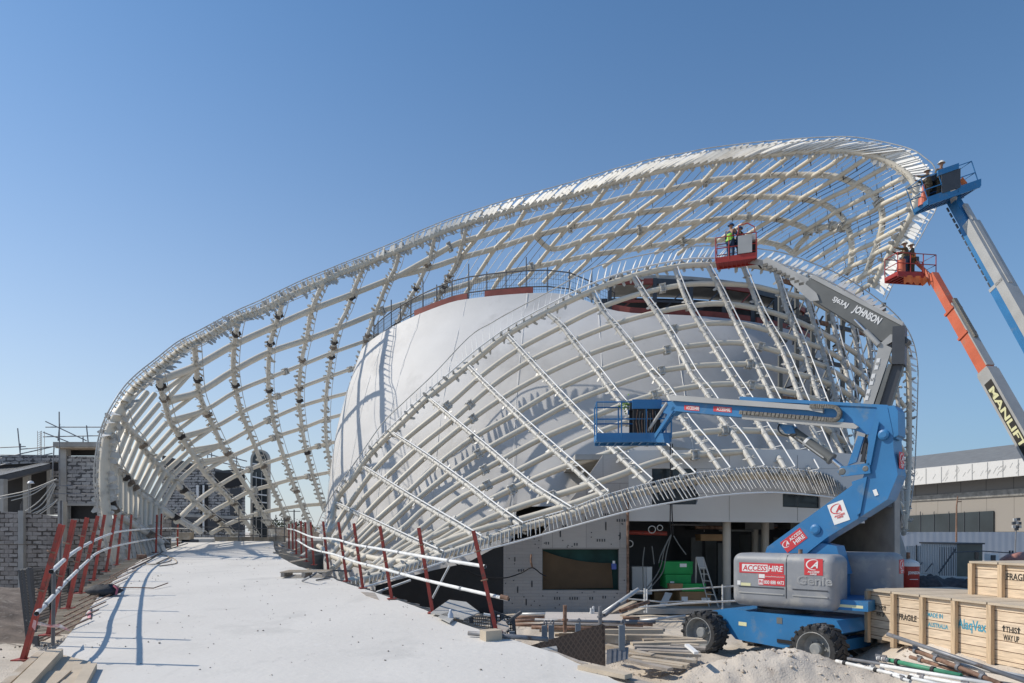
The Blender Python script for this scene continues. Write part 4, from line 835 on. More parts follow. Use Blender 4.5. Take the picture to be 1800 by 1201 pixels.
# hanging cables
for i, (pts) in enumerate([[(1178, 780), (1179, 860), (1178, 915), (1180, 940)], [(1182, 780), (1181, 880), (1183, 940)], [(1180, 940), (1168, 965), (1160, 1000), (1140, 1030), (1130, 1037)], [(1180, 940), (1172, 970), (1165, 1005), (1148, 1028), (1137, 1040)], [(1184, 942), (1195, 960), (1206, 975)], [(1178, 942), (1162, 975), (1158, 990)], [(1133, 962), (1130, 990), (1131, 1040), (1130, 1070)], [(1146, 960), (1148, 975), (1150, 992)]]):
    MB().tube([at(x, y, 24.95) for x, y in [q[:2] for q in catmull(pts, 4)]], 0.022, 6).build('hanging_cable', M['black'] if i < 2 else M['mgrey'], label=['thick dark cable hanging from the bowl in front of the bay', 'second dark cable hanging close beside the thick one', 'grey cable sagging left from the cable knot in the bay', 'lower grey cable sagging left from the cable knot', 'short cable running right from the cable knot', 'short cable end hanging below the knot on its left', 'thin cable hanging past the metal cabinet', 'pale looped cable hanging right of the cabinet'][i], cat='cable', group='cables hanging in the open bay')
for i, (x, y, r) in enumerate([(1146, 931, 0.13), (1160, 928, 0.1), (1107, 956, 0.12)]):
    c = at(x, y, 25.2); MB().tube([c + V((r * math.cos(t), 0, r * math.sin(t))) for t in np.linspace(0, 6.3, 20)], 0.018, 6, False).build('cable_coil', M['galv'], label=['larger cable coil hanging under the fascia', 'smaller cable coil hanging beside the larger one', 'cable coil hooked on the rusty prop'][i], cat='cable coil', group='cable coils')
# sagging cable on the board wall
MB().tube([at(q[0], q[1], 24.9) for q in catmull([(800, 990), (830, 1008), (860, 1016), (888, 1016), (915, 1008), (935, 998), (950, 1008), (960, 1013)], 4)], 0.025, 6).build('site_cable', M['black'], label='black cable slung across the membrane wall to a hook on the board wall', cat='cable')
MB().tube([at(934, 975, 25.2), at(933, 985, 25.1), at(936, 999, 25.1)], 0.035, 6).build('hook_strap', M['rust'], label='rusty strap hanging on the board wall left of the window', cat='strap')
bk = thing('water_container', 'small blue and white plastic container hanging at the window edge', 'container', tuple(at(1079, 1002, 25.2)))
MB().rbox(at(1079, 996, 25.2), V((0.09, 0, 0)), V((0, 0.07, 0)), V((0, 0, 0.11)), 0.03, 2).build('body', mat('blue_plastic', (0.06, 0.1, 0.35), 0.4), bk)
MB().cyl(at(1079, 991.3, 25.2), at(1079, 986, 25.2), 0.05, 10).build('cap', M['swhite'], bk)

# ================================================================ BOOM LIFTS
def wheel(root, c, ax, r, wd, n_lug=18):
    c = V(c); ax = V(ax).normalized(); wh = MB()
    wh.lathe(c - ax * wd / 2, ax, [(0.02, r * 0.69), (0, r * 0.72), (0, r * 0.90), (0.05, r * 0.955), (wd - 0.05, r * 0.955), (wd, r * 0.90), (wd, r * 0.72), (wd - 0.02, r * 0.69)], 32, False)
    a, b = ortho(ax)
    for k in range(n_lug):
        for sd_ in (0, 1):
            t0 = 2 * math.pi * (k + 0.5 * sd_) / n_lug; t1 = t0 + 0.22
            e0 = c + ax * (wd * 0.49 * (1 if sd_ else -1)); e1 = c + ax * (wd * 0.02 * (-1 if sd_ else 1))
            u0 = a * math.cos(t0) + b * math.sin(t0); u1 = a * math.cos(t1) + b * math.sin(t1)
            wh.beam(e0 + u0 * r * 0.965, e1 + u1 * r * 0.965, 0.07, r * 0.075, up=u0 + u1)
            wh.beam(e0 + u0 * r * 0.965, e0 + u0 * r * 0.86, 0.07, 0.03, up=u0.cross(ax))
    t = wh.build('tyre', M['rubber'], root)
    rm = MB(); s = 1
    for s in (-1, 1):
        rm.lathe(c, ax * s, [(wd * 0.50, r * 0.71), (wd * 0.51, r * 0.68), (wd * 0.44, r * 0.66), (wd * 0.08, r * 0.60), (wd * 0.04, r * 0.26), (wd * 0.30, r * 0.25), (wd * 0.36, r * 0.20), (wd * 0.36, 0.0)], 28, False)
        for k in range(8):
            t_ = k * math.pi / 4; rm.cyl(c + ax * s * (wd * 0.12) + (a * math.cos(t_) + b * math.sin(t_)) * r * 0.34, c + ax * s * (wd * 0.19) + (a * math.cos(t_) + b * math.sin(t_)) * r * 0.34, 0.018, 6)
    rm.build('rim', M['rim'], t); return t
def chassis(root, C, L, W, mt, wb=1.42, tr=1.08, r=0.53, wd=0.50, hgt_=(0.45, 1.12), wy=0.0):
    C, L, W = V(C), V(L), V(W); Z = V((0, 0, 1)); z0, z1_ = hgt_
    def P(l, w_, z): return C + L * l + W * w_ + Z * z
    m = MB(); m.prism([P(l, -tr + 0.32, z) for l, z in ((-wb - 0.15, z1_ - 0.12), (-wb + 0.35, z1_), (wb + 0.2, z1_), (wb + 0.35, z1_ - 0.25), (wb * 0.3, z0 - 0.08), (-wb * 0.55, z0 - 0.04), (-wb + 0.3, z0 + 0.25))], W * (2 * tr - 0.64))
    m.build('chassis', mt, root)
    for l in (-wb, wb): MB().beam(P(l, -tr + 0.2, r), P(l, tr - 0.2, r), 0.22, 0.24).build('axle', mt, root)
    for l in (-wb, wb):
        for w_ in (-tr, tr): wheel(root, P(l, w_, r), W, r, wd)
    MB().lathe(P(0, 0, z1_), Z, [(0, 0.62), (0.08, 0.62), (0.08, 0.5), (0.2, 0.5), (0.2, 0.0)], 28, False).build('slew_ring', M['dgrey'], root)
    return P
def basket(root, c, U, Wd, wid, dep, h, mf, mfl, mp=None, panel_side=-1, tilt=0.0, panel_at=0.55, tr=0.022):
    """c: centre of floor underside; U along the width, Wd depth direction (towards the boom = +)"""
    c, U, Wd = V(c), V(U).normalized(), V(Wd).normalized(); Z = U.cross(Wd).normalized(); Z = Z if Z.z > 0 else -Z
    if tilt: R_ = Matrix.Rotation(tilt, 3, Wd); U, Z = R_ @ U, R_ @ Z
    P = lambda u, w_, z: c + U * u + Wd * w_ + Z * z
    m = MB(); m.obox(P(0, 0, 0.03), U * wid / 2, Wd * dep / 2, Z * 0.02)
    for k in range(9): m.beam(P(-wid / 2 + wid * (k + .5) / 9, -dep / 2, -0.02), P(-wid / 2 + wid * (k + .5) / 9, dep / 2, -0.02), 0.04, 0.05)
    for w_ in (-dep / 2, dep / 2): m.beam(P(-wid / 2, w_, -0.01), P(wid / 2, w_, -0.01), 0.06, 0.1)
    m.build('floor', mfl, root)
    m = MB(); 
    for s in (-1, 1):
        m.obox(P(0, s * dep / 2, 0.12), U * wid / 2, Wd * 0.008, Z * 0.08); m.obox(P(s * wid / 2, 0, 0.12), U * 0.008, Wd * dep / 2, Z * 0.08)
    m.build('toe_board', mf, root)
    m = MB()
    for z in (h, h * 0.55):
        m.tube([P(-wid / 2, -dep / 2, z), P(wid / 2, -dep / 2, z), P(wid / 2, dep / 2, z), P(-wid / 2, dep / 2, z), P(-wid / 2, -dep / 2, z)], tr, 6)
    m.build('guard_rail', mf, root)
    for u in (-wid / 2, -wid / 6, wid / 6, wid / 2):
        for w_ in (-dep / 2, dep / 2): MB().cyl(P(u, w_, 0.05), P(u, w_, h), tr, 6).build('post', mf, root)
    if mp:
        u0 = wid * (panel_at - 0.5); o = MB(); o.obox(P(u0, dep / 2 - 0.12, h + 0.02), U * 0.42, Wd * 0.16, Z * 0.12); cp = o.build('control_panel', mp, root)
        m = MB(); m.obox(P(u0, dep / 2 + 0.03, h * 0.5), U * 0.40, Wd * 0.03, Z * h * 0.44); m.build('back_plate', M['black'], cp)
        m = MB(); m.obox(P(u0, dep / 2 + 0.07, h * 0.93), U * 0.44, Wd * 0.03, Z * 0.13); m.build('cover_plate', mf, cp)
    return P
def logoA(root, o, u, v, s, m_, txt=True):
    """a slanted A inside an open swoosh ring"""
    u, v = V(u).normalized(), V(v).normalized(); n = u.cross(v); P = []; o = V(o) + n * 0.004
    for k in range(20): t = 1.0 + k / 19 * 4.0; P.append((t, 0.018 + 0.035 * math.sin(k / 19 * math.pi)))
    a = [o + u * (s * 0.46 * math.cos(t)) + v * (s * (0.33 * math.sin(t) + 0.14)) for t, w_ in P]; b = [o + u * (s * (0.46 - w_ * 1.5) * math.cos(t)) + v * (s * ((0.33 - w_ * 1.5) * math.sin(t) + 0.14)) for t, w_ in P]
    m = MB(); m.add(a + b, [(i, i + 1, 20 + i + 1, 20 + i) for i in range(19)]); m.build('logo_ring', m_, root, uv=False)
    text('A', o + u * 0.05 * s + v * s * 0.14, u, v, s * 0.42, m_, root, shear=0.5, bold=0.03)
    if txt:
        text('ACCESS', o - v * s * 0.30, u, v, s * 0.12, m_, root, width=s * 0.72, bold=0.03, shear=0.2); text('HIRE', o - v * s * 0.44, u, v, s * 0.1, m_, root, width=s * 0.42, bold=0.03, shear=0.2)

# ---- blue articulated lift
s2 = math.sqrt(0.5); LL = V((s2, -s2, 0)); WW = V((s2, s2, 0)); CC = V((6.52, 16.8, 0.0)); ZZ = V((0, 0, 1))
bl = thing('boom_lift', 'large blue articulated boom lift with grey engine hoods parked on the sand', 'boom lift', tuple(CC))
LC = V((0.59, -0.807, 0)).normalized(); WC = V((0.807, 0.59, 0)).normalized(); CH0 = V((5.62, 15.62, 0)) + WC * 1.08
PK = chassis(bl, CH0, LC, WC, M['blue'], wb=1.48)
PP = lambda l, w_, z: CC + LL * l + WW * w_ + ZZ * z
def pl(px, py, w0): return plane_pt(px, py, CC, WW, w0)
panel(PK(-0.62, -0.765, 0.80), LC, ZZ, 0.22, 0.09, M['cream'], bl)
panel(PK(0.35, -0.765, 0.98), LC, ZZ, 0.14, 0.14, M['mgrey'], bl)
m = MB(); m.obox(PK(0.62, -0.775, 0.52), LC * 0.32, WC * 0.012, ZZ * 0.04); m.build('tow_slot', M['black'], bl)
# turntable and hoods
m = MB(); m.obox(PP(0.95, 0, 1.42), LL * 1.45, WW * 1.0, ZZ * 0.11); m.build('turntable', M['blue'], bl)
def hood(w0, w1, l0, l1, z0, z1_, nm):
    o = MB(); c = PP((l0 + l1) / 2, (w0 + w1) / 2, (z0 + z1_) / 2); o.rbox(c, LL * (l1 - l0) / 2, WW * (w1 - w0) / 2, ZZ * (z1_ - z0) / 2, 0.2, 5); return o.build(nm, M['grey'], bl)
h1 = h2 = hood(-1.28, -0.42, -0.56, 1.84, 1.26, 2.50, 'engine_hood')
m = MB(); m.tube([PP(0.775, -0.45, 2.498), PP(0.775, -1.08, 2.498), PP(0.775, -1.2, 2.46), PP(0.775, -1.262, 2.38), PP(0.775, -1.28, 2.30), PP(0.775, -1.28, 1.52), PP(0.775, -1.22, 1.38)], 0.011, 6); m.build('hood_seam', M['dgrey'], h1)
h3 = hood(0.42, 1.28, -0.4, 2.5, 1.36, 2.52, 'engine_hood')
for hh, a, b in ((h1, -0.35, 0.72), (h2, 0.92, 1.68)):
    m = MB(); m.obox(PP((a + b) / 2, -1.285, 1.58), LL * (b - a) / 2, WW * 0.012, ZZ * 0.012); m.build('trim_line', M['lgrey'], hh)
    m = MB(); m.obox(PP((a + b) / 2, -1.283, 1.72), LL * (b - a) / 2, WW * 0.008, ZZ * 0.01); m.build('trim_groove', M['dgrey'], hh)
w_ = -1.283; q1 = lambda l, z: PP(l, w_, z)
panel(q1(0.19, 2.16), LL, ZZ, 1.06, 0.24, M['sred'], h1); panel(q1(0.04, 2.16), LL, ZZ, 0.62, 0.17, M['swhite'], h1, lift=0.005)
text('ACCESS', q1(0.04, 2.16), LL, ZZ, 0.13, M['sred'], h1, width=0.58, bold=0.02, shear=0.15, lift=0.008)
text('HIRE', q1(0.535, 2.16), LL, ZZ, 0.13, M['swhite'], h1, width=0.34, bold=0.02, shear=0.15, lift=0.006)
panel(q1(0.44, 1.98), LL, ZZ, 0.62, 0.10, M['sred'], h1); panel(q1(0.21, 1.98), LL, ZZ, 0.14, 0.09, M['swhite'], h1, lift=0.005)
text('accesshireuae.com', q1(0.51, 1.98), LL, ZZ, 0.035, M['swhite'], h1, width=0.44, lift=0.006)
panel(q1(0.44, 1.845), LL, ZZ, 0.62, 0.15, M['sred'], h1, lift=0.003); panel(q1(0.19, 1.845), LL, ZZ, 0.115, 0.12, M['swhite'], h1, lift=0.006)
text('PH', q1(0.19, 1.845), LL, ZZ, 0.08, M['sred'], h1, width=0.09, bold=0.02, lift=0.009); text('800 888 4473', q1(0.50, 1.845), LL, ZZ, 0.085, M['swhite'], h1, width=0.46, bold=0.015, lift=0.007)
panel(q1(-0.18, 1.77), LL, ZZ, 0.24, 0.07, M['cream'], h1); panel(q1(-0.35, 1.80), LL, ZZ, 0.08, 0.1, M['swhite'], h1)
panel(q1(1.38, 2.23), LL, ZZ, 0.40, 0.36, M['sred'], h2); logoA(h2, q1(1.38, 2.23), LL, ZZ, 0.36, M['swhite'])
text('Genie', q1(1.40, 1.93), LL, ZZ, 0.20, M['lgrey'], h2, width=0.76, lift=0.0, bold=0.035, thick=0.004); text('Genie', q1(1.405, 1.927), LL, ZZ, 0.19, M['grey'], h2, width=0.745, lift=0.004, bold=0.0, thick=0.004); 
panel(PP(2.05, -1.0, 1.40), LL, ZZ, 0.5, 0.06, M['cream'], h2, lift=-0.0)
e3 = PP(2.503, 0.95, 2.2); panel(e3, WW, ZZ, 0.36, 0.32, M['sred'], h3, lift=0.003); logoA(h3, e3, WW, ZZ, 0.3, M['swhite'])
MB().rbox(PP(0.6, 0, 1.75), LL * 1.0, WW * 0.36, ZZ * 0.3, 0.04, 2).build('tray', M['blue'], bl)
m = MB(); m.cyl(PP(-0.62, -0.6, 2.3), PP(-0.62, -0.3, 2.3), 0.08, 12); m.beam(PP(-0.62, -0.45, 2.3), PP(0.1, -0.45, 2.38), 0.16, 0.12); m.build('pivot_lug', M['blue'], bl)
MB().cyl(PP(0.9, -0.8, 2.46), PP(0.9, -0.8, 2.60), 0.05, 8).build('exhaust_cap', M['rust'], bl)
# riser boom: traced side profile in the boom plane, extruded to its width
BW = 0.62; b0 = -BW / 2
def side(poly, w0, th, name, m_, root=bl): return MB().prism([pl(x, y, w0) for x, y in poly], WW * th).build(name, m_, root)
side([(1342, 985), (1348, 962), (1505, 848), (1524, 838), (1512, 900), (1508, 912), (1452, 946), (1424, 968), (1400, 990)], b0, BW, 'lower_boom', M['blue'])
side([(1362, 1005), (1402, 966), (1445, 955), (1470, 960), (1485, 1010)], b0 + 0.06, BW - 0.12, 'boom_root', M['blue'])
side([(1516, 842), (1530, 800), (1525, 770), (1540, 722), (1560, 716), (1569, 760), (1571, 795), (1578, 835), (1560, 878), (1512, 909)], b0 + 0.02, BW, 'elbow', M['blue'])
side([(1497, 847), (1524, 838), (1512, 902), (1506, 906)], b0 - 0.02, 0.015, 'weld_plate', M['blue'])
for (x, y, r) in ((1552, 764, 0.11), (1480, 829, 0.10), (1521, 824, 0.08), (1432, 931, 0.12)):
    p = pl(x, y, b0 - 0.06); MB().lathe(p, WW, [(0, 0), (0, r * 0.6), (0.02, r), (0.14, r)], 18, False).build('pin', M['blue'] if r > 0.1 else M['mgrey'], bl)
side([(1478, 820), (1528, 814), (1530, 832), (1480, 838), (1472, 830)], b0 - 0.05, 0.05, 'link_plate', M['blue'])
side([(1490, 818), (1508, 766), (1518, 768), (1505, 812)], b0 - 0.03, 0.08, 'link_arm', M['blue'])
side([(1522, 818), (1528, 768), (1538, 740), (1545, 742), (1530, 818)], b0 - 0.05, 0.05, 'link_arm', M['blue'])
side([(1512, 812), (1522, 770), (1526, 770), (1518, 812)], b0 + 0.2, 0.06, 'link_arm', M['dgrey'])
# stickers on boom
c = pl(1474, 901, b0 - 0.004); uu = (pl(1487, 893, b0) - pl(1461, 911, b0)).normalized(); uu = (uu * 0.55 + LL * 0.45).normalized(); vv = uu.cross(V(WW))
panel(c, uu, vv, 0.36, 0.48, M['swhite'], bl); logoA(bl, c - WW * 0.003 + vv * 0.04, uu, vv, 0.34, M['sred'])
c = pl(1395, 950, b0 - 0.004); u2 = (pl(1415, 934, b0) - pl(1378, 962, b0)).normalized(); v2 = u2.cross(V(WW))
panel(c, u2, v2, 0.60, 0.30, M['sred'], bl); logoA(bl, c - u2 * 0.19, u2, v2, 0.24, M['swhite'], False)
text('ACCESS', c + u2 * 0.10 + v2 * 0.06 - WW * 0.003, u2, v2, 0.08, M['swhite'], bl, width=0.34, bold=0.02); text('HIRE', c + u2 * 0.12 - v2 * 0.06 - WW * 0.003, u2, v2, 0.1, M['swhite'], bl, width=0.3, bold=0.02)
panel(pl(1539, 866, b0 - 0.01 + 0.02), uu, vv, 0.08, 0.14, M['swhite'], bl)
ce = pl(1571.5, 808, b0 + 0.02) + WW * 0.32 + LL * 0.03
panel(ce, WW, ZZ, 0.36, 0.36, M['sred'], bl, lift=0.03); logoA(bl, ce + LL * 0.035, WW, ZZ, 0.32, M['swhite'])
# upper boom
side([(1172, 707), (1200, 703), (1560, 716), (1575, 722), (1576, 772), (1545, 758), (1524, 764), (1484, 750), (1300, 733), (1180, 722)], b0 + 0.08, 0.42, 'upper_boom', M['blue'])
side([(1300, 697), (1560, 712), (1562, 717), (1300, 704)], b0 + 0.05, 0.46, 'boom_top_plate', M['blue'])
side([(1540, 715), (1572, 713), (1578, 722), (1579, 765), (1560, 775), (1550, 765), (1548, 735)], b0 + 0.03, 0.52, 'boom_end', M['blue'])
side([(1174, 696), (1190, 695), (1420, 712), (1446, 718), (1446, 726), (1420, 721), (1178, 704)], b0 - 0.02, 0.1, 'cable_tray', M['lgrey'])
side([(1304, 729), (1500, 744), (1508, 750), (1504, 754), (1304, 737)], b0 - 0.02, 0.1, 'cable_tray', M['lgrey'])
m = MB(); pts = [(1300, 725), (1350, 729), (1400, 733), (1450, 737), (1468, 738), (1475, 733), (1476, 724), (1470, 717), (1460, 715), (1435, 714), (1424, 714)]
CH = [pl(q[0], q[1], b0 - 0.03) for q in catmull(pts, 7)]
for i in range(0, len(CH) - 1): m.beam(CH[i].lerp(CH[i + 1], 0.08), CH[i].lerp(CH[i + 1], 0.88), 0.09, 0.085, up=WW)
m.build('cable_chain', M['chain'], bl)
a, b = pl(1395, 760, 0.0), pl(1463, 808, 0.0); MB().lathe(a, b - a, [(0, 0), (0, 0.12), ((b - a).length - .06, 0.12), ((b - a).length - .05, 0.14), ((b - a).length, 0.14), ((b - a).length, 0.0)], 20, False).build('lift_cylinder', M['mgrey'], bl)
MB().cyl(b, pl(1485, 826, 0.0), 0.055, 12).build('cylinder_rod', M['chrome'], bl)
MB().lathe(a.lerp(b, 0.33), b - a, [(0, 0.123), (0.07, 0.123)], 20, False).build('cylinder_band', M['swhite'], bl)
MB().cyl(pl(1397, 768, -0.14), pl(1448, 805, -0.14), 0.02, 6).build('hose', M['lgrey'], bl)
MB().tube([pl(q[0], q[1], -0.2) for q in catmull([(1370, 745), (1368, 755), (1376, 764), (1392, 766), (1400, 763)], 4)], 0.018, 6).build('hose', M['black'], bl)
side([(1366, 744), (1392, 748), (1398, 762), (1380, 762)], b0 + 0.15, 0.3, 'cylinder_lug', M['blue'])
for x in (1196, 1250):
    c = pl(x + 20, 717.5 + (x - 1196) * 0.045, b0 + 0.076); ud = (pl(1300, 716, 0) - pl(1200, 709, 0)).normalized(); vd = ZZ
    panel(c, ud, vd, 0.46 if x < 1240 else 0.52, 0.13, M['sred'], bl); text('ACCESS', c - ud * 0.04, ud, vd, 0.09, M['swhite'], bl, width=0.25, bold=0.02, lift=0.006); text('HIRE', c + ud * 0.16, ud, vd, 0.09, M['swhite'], bl, width=0.13, bold=0.02, lift=0.006)
# jib to platform
for (w0, off) in ((-0.2, 0), (0.15, 6)):
    MB().cyl(pl(1173 + off, 708, w0), pl(1134 + off, 765, w0), 0.045, 10).build('jib_arm', M['lgrey'] if off == 0 else M['blue'], bl)
    MB().beam(pl(1186 + off, 716, w0), pl(1150 + off, 770, w0), 0.06, 0.09).build('jib_arm', M['blue'], bl)
side([(1162, 712), (1180, 708), (1196, 718), (1180, 730), (1166, 726)], b0 + 0.1, 0.3, 'jib_knuckle', M['blue'])
side([(1126, 760), (1165, 762), (1168, 778), (1126, 776)], b0 + 0.1, 0.3, 'platform_mount', M['blue'])
bc = at(1111, 777, 19.6); PB = basket(bl, bc, V((1, -0.05, 0)), V((0.05, 1, 0)), 2.08, 0.85, 1.07, M['blue'], M['blue'], M['dgrey'], panel_at=0.68)
m = MB(); o = PB(0.36, -0.40, 0.6); m.obox(PB(0.36, -0.43, 1.0), V((0.41, 0, 0)), V((0, 0.03, 0)), V((0, 0, 0.13))); m.build('cover_plate', M['blue'], bl)
m = MB(); m.obox(PB(0.36, -0.36, 0.5), V((0.38, 0, 0)), V((0, 0.05, 0)), V((0, 0, 0.40))); m.build('equipment_box', M['black'], bl)
for k in range(8): MB().tube([PB(0.1 + k * 0.07, -0.42, 0.85 - 0.05 * (k % 3)), PB(0.05 + k * 0.08, -0.47, 0.5), PB(0.12 + k * 0.06, -0.42, 0.15)], 0.012, 5).build('hose', M['mgrey'] if k % 2 else M['rust'], bl)
lf = MB()
for k in range(45):
    o = PB(-0.2 + random.gauss(0, 0.07), -0.1 + random.gauss(0, .05), 1.02 + random.gauss(0, 0.09)); a, b = ortho(V((random.gauss(0, 1), random.gauss(0, 1), random.gauss(0, 1)))); lf.add([o, o + a * 0.07, o + a * 0.05 + b * 0.05, o + b * 0.03], [(0, 1, 2, 3)])
lf.build('leafy_rag', mat('green_rag', (0.18, 0.3, 0.07), 0.8), label='bunch of green cloth strips tied on the platform rail of the blue lift', cat='rag')

# ---- people
def person(label, foot, face, pose, cl, scale=1.0, top='vest', hel='helm'):
    foot = V(foot); r = thing('person', label, 'person', tuple(foot)); fx = V((face[0], face[1], 0)).normalized(); sx = V((fx.y, -fx.x, 0))
    def p(s, f, z): return foot + (sx * s + fx * f + ZZ * z) * scale
    J = dict(pelvis=p(0, 0, .95), waist=p(0, 0.01, 1.1), chest=p(0, 0.0, 1.32), neck=p(0, 0.02, 1.5), head0=p(0, .04, 1.58), head=p(0, .05, 1.68), crown=p(0, .04, 1.75),
             hl=p(-.1, 0, .9), hr=p(.1, 0, .9), kl=p(-.12, .05, .5), kr=p(.12, .03, .5), al=p(-.12, -.02, .09), ar=p(.12, -.03, .09), tl=p(-.13, .14, .04), tr=p(.13, .13, .04),
             sl=p(-.17, 0, 1.43), sr=p(.17, 0, 1.43))
    for s, k in ((-1, 'l'), (1, 'r')):
        e, h = pose[k]; J['e' + k] = p(s * e[0], e[1], e[2]); J['w' + k] = p(s * h[0], h[1], h[2]); d = (J['w' + k] - J['e' + k]).normalized(); J['g' + k] = J['w' + k] + d * 0.09 * scale
    E = [('pelvis', 'waist'), ('waist', 'chest'), ('chest', 'neck'), ('neck', 'head0'), ('head0', 'head'), ('head', 'crown'), ('pelvis', 'hl'), ('pelvis', 'hr'), ('hl', 'kl'), ('hr', 'kr'), ('kl', 'al'), ('kr', 'ar'), ('al', 'tl'), ('ar', 'tr'), ('chest', 'sl'), ('chest', 'sr'), ('sl', 'el'), ('sr', 'er'), ('el', 'wl'), ('er', 'wr'), ('wl', 'gl'), ('wr', 'gr')]
    RD = dict(pelvis=.13, waist=.12, chest=.14, neck=.055, head0=.06, head=.10, crown=.07, hl=.09, hr=.09, kl=.06, kr=.06, al=.04, ar=.04, tl=.035, tr=.035, sl=.07, sr=.07, el=.045, er=.045, wl=.03, wr=.03, gl=.035, gr=.035)
    def skin(name, edges, grow, m_, root_j):
        ks = []; 
        for a, b in edges:
            for q in (a, b):
                if q not in ks: ks.append(q)
        me = bpy.data.meshes.new(name); me.from_pydata([J[k] - foot for k in ks], [(ks.index(a), ks.index(b)) for a, b in edges], [])
        o = bpy.data.objects.new(name, me); COL.objects.link(o); md = o.modifiers.new('s', 'SKIN'); 
        for k, sv in zip(ks, me.skin_vertices[0].data): sv.radius = ((RD[k] + grow) * scale,) * 2; sv.use_root = (k == root_j)
        o.modifiers.new('sub', 'SUBSURF').levels = 1
        bpy.context.view_layer.update(); dg = bpy.context.evaluated_depsgraph_get(); m2 = bpy.data.meshes.new_from_object(o.evaluated_get(dg)); bpy.data.objects.remove(o)
        m2.materials.clear(); m2.materials.append(m_); m2.polygons.foreach_set('use_smooth', [True] * len(m2.polygons)); o = bpy.data.objects.new(name, m2); COL.objects.link(o); o.parent = r; ORG[o.name] = foot; return o
    skin('body', E, 0, M['skin'], 'pelvis')
    skin('trousers', [('pelvis', 'hl'), ('pelvis', 'hr'), ('hl', 'kl'), ('hr', 'kr'), ('kl', 'al'), ('kr', 'ar')], 0.022, M[cl[1]], 'pelvis')
    skin('shirt', [('pelvis', 'waist'), ('waist', 'chest'), ('chest', 'sl'), ('chest', 'sr'), ('sl', 'el'), ('sr', 'er'), ('el', 'wl'), ('er', 'wr')], 0.018, M[cl[0]], 'waist')
    skin('safety_vest', [('pelvis', 'waist'), ('waist', 'chest')], 0.045, M[cl[2]], 'waist')
    hm = MB(); o = J['head'] + ZZ * 0.03 * scale; hm.lathe(o, ZZ, [(-0.01, 0.155 * scale), (0.01, 0.155 * scale), (0.012, 0.125 * scale), (0.07 * scale, 0.105 * scale), (0.115 * scale, 0.05 * scale), (0.125 * scale, 0)], 16)
    hm.build('hard_hat', M[hel], r)
    fc = MB(); q = J['head'] + fx * 0.1 * scale; fc.obox(q - ZZ * 0.02 * scale + fx * 0.015, sx * 0.012, fx * 0.02, ZZ * 0.02); fc.build('nose', M['skin'], r)
    for s in (-1, 1): b_ = MB(); k = 'tl' if s < 0 else 'tr'; a_ = 'al' if s < 0 else 'ar'; b_.rbox((J[k] + J[a_]) / 2 + ZZ * 0.0, fx * 0.14, sx * 0.055, ZZ * 0.055, 0.04, 2); b_.build('boot', M['black'], r)
    return r

# ---- grey skyjack style lift behind the blue one
CJ = V((13.0, 26.0, 0)); uJ = at(1300, 470, 31.0) - at(1585, 596, 27.2); uJ.z = 0; uJ.normalize(); LJ = -uJ; WJ = V((-LJ.y, LJ.x, 0)); 
if WJ.y < 0: WJ = -WJ
gl = thing('boom_lift', 'dark grey articulated boom lift reaching up behind the blue one to the bowl rim', 'boom lift', tuple(CJ))
tip, elb = at(1338, 462, 30.6), at(1580, 592, 27.2); pj = elb; CJp = V((elb.x, elb.y, 0))
def pj_(px, py, w0=0.0): return plane_pt(px, py, CJp, WJ, w0)
def sideJ(poly, w0, th, name, m_, root=gl): return MB().prism([pj_(x, y, w0) for x, y in poly], WJ * th).build(name, m_, root)
sideJ([(1418, 494), (1430, 490), (1584, 572), (1590, 590), (1565, 603), (1545, 598), (1418, 520), (1412, 510)], -0.2, 0.4, 'main_boom', M['mgrey'])
sideJ([(1424, 488), (1430, 483), (1588, 566), (1586, 573)], -0.24, 0.48, 'boom_top', M['lgrey'])
sideJ([(1340, 458), (1348, 452), (1422, 490), (1420, 505), (1345, 470)], -0.13, 0.26, 'telescope_section', M['lgrey'])
sideJ([(1385, 485), (1395, 482), (1435, 515), (1440, 528), (1425, 530), (1390, 498)], -0.26, 0.06, 'hose_carrier', M['lgrey'])
m = MB(); 
for k in range(9): a = pj_(1345 + k * 8, 466 + k * 4.2, -0.22); m.obox(a, LJ * 0.1, WJ * 0.04, ZZ * 0.06)
m.build('cable_chain', M['chain'], gl)
uj = (pj_(1560, 585, -0.2) - pj_(1440, 522, -0.2)).normalized(); vj = uj.cross(V(WJ))
if vj.z < 0: vj = -vj; uj = -uj
if uj.cross(vj).dot(WJ) > 0: pass
text('SJ63AJ', pj_(1477, 532, -0.205), uj, vj, 0.24, M['swhite'], gl, width=0.7, lift=0.01, bold=0.03)
text('JOHNSON', pj_(1523, 555, -0.205), uj, vj, 0.37, M['swhite'], gl, width=1.2, lift=0.01, bold=0.04)
sideJ([(1569, 574), (1591, 572), (1590, 640), (1567, 640)], -0.35, 0.7, 'knuckle', M['dgrey'])
sideJ([(1588, 590), (1600, 598), (1590, 606)], -0.3, 0.6, 'knuckle_ear', M['dgrey'])
sideJ([(1545, 606), (1565, 588), (1570, 588), (1570, 600), (1548, 612)], -0.3, 0.6, 'knuckle_link', M['lgrey'])
a, b = pj_(1502, 562, -0.3), pj_(1545, 606, -0.3); MB().cyl(a, a.lerp(b, 0.5), 0.05, 10).build('cylinder_rod', M['chrome'], gl); MB().cyl(a.lerp(b, 0.45), b, 0.10, 12).build('lift_cylinder', M['lgrey'], gl)
sideJ([(1544, 610), (1556, 606), (1568, 612), (1532, 720), (1512, 800), (1496, 800)], -0.32, 0.06, 'tower_link', M['lgrey'])
sideJ([(1556, 606), (1568, 606), (1535, 715), (1515, 800), (1503, 800)], -0.25, 0.3, 'tower_link', M['dgrey'])
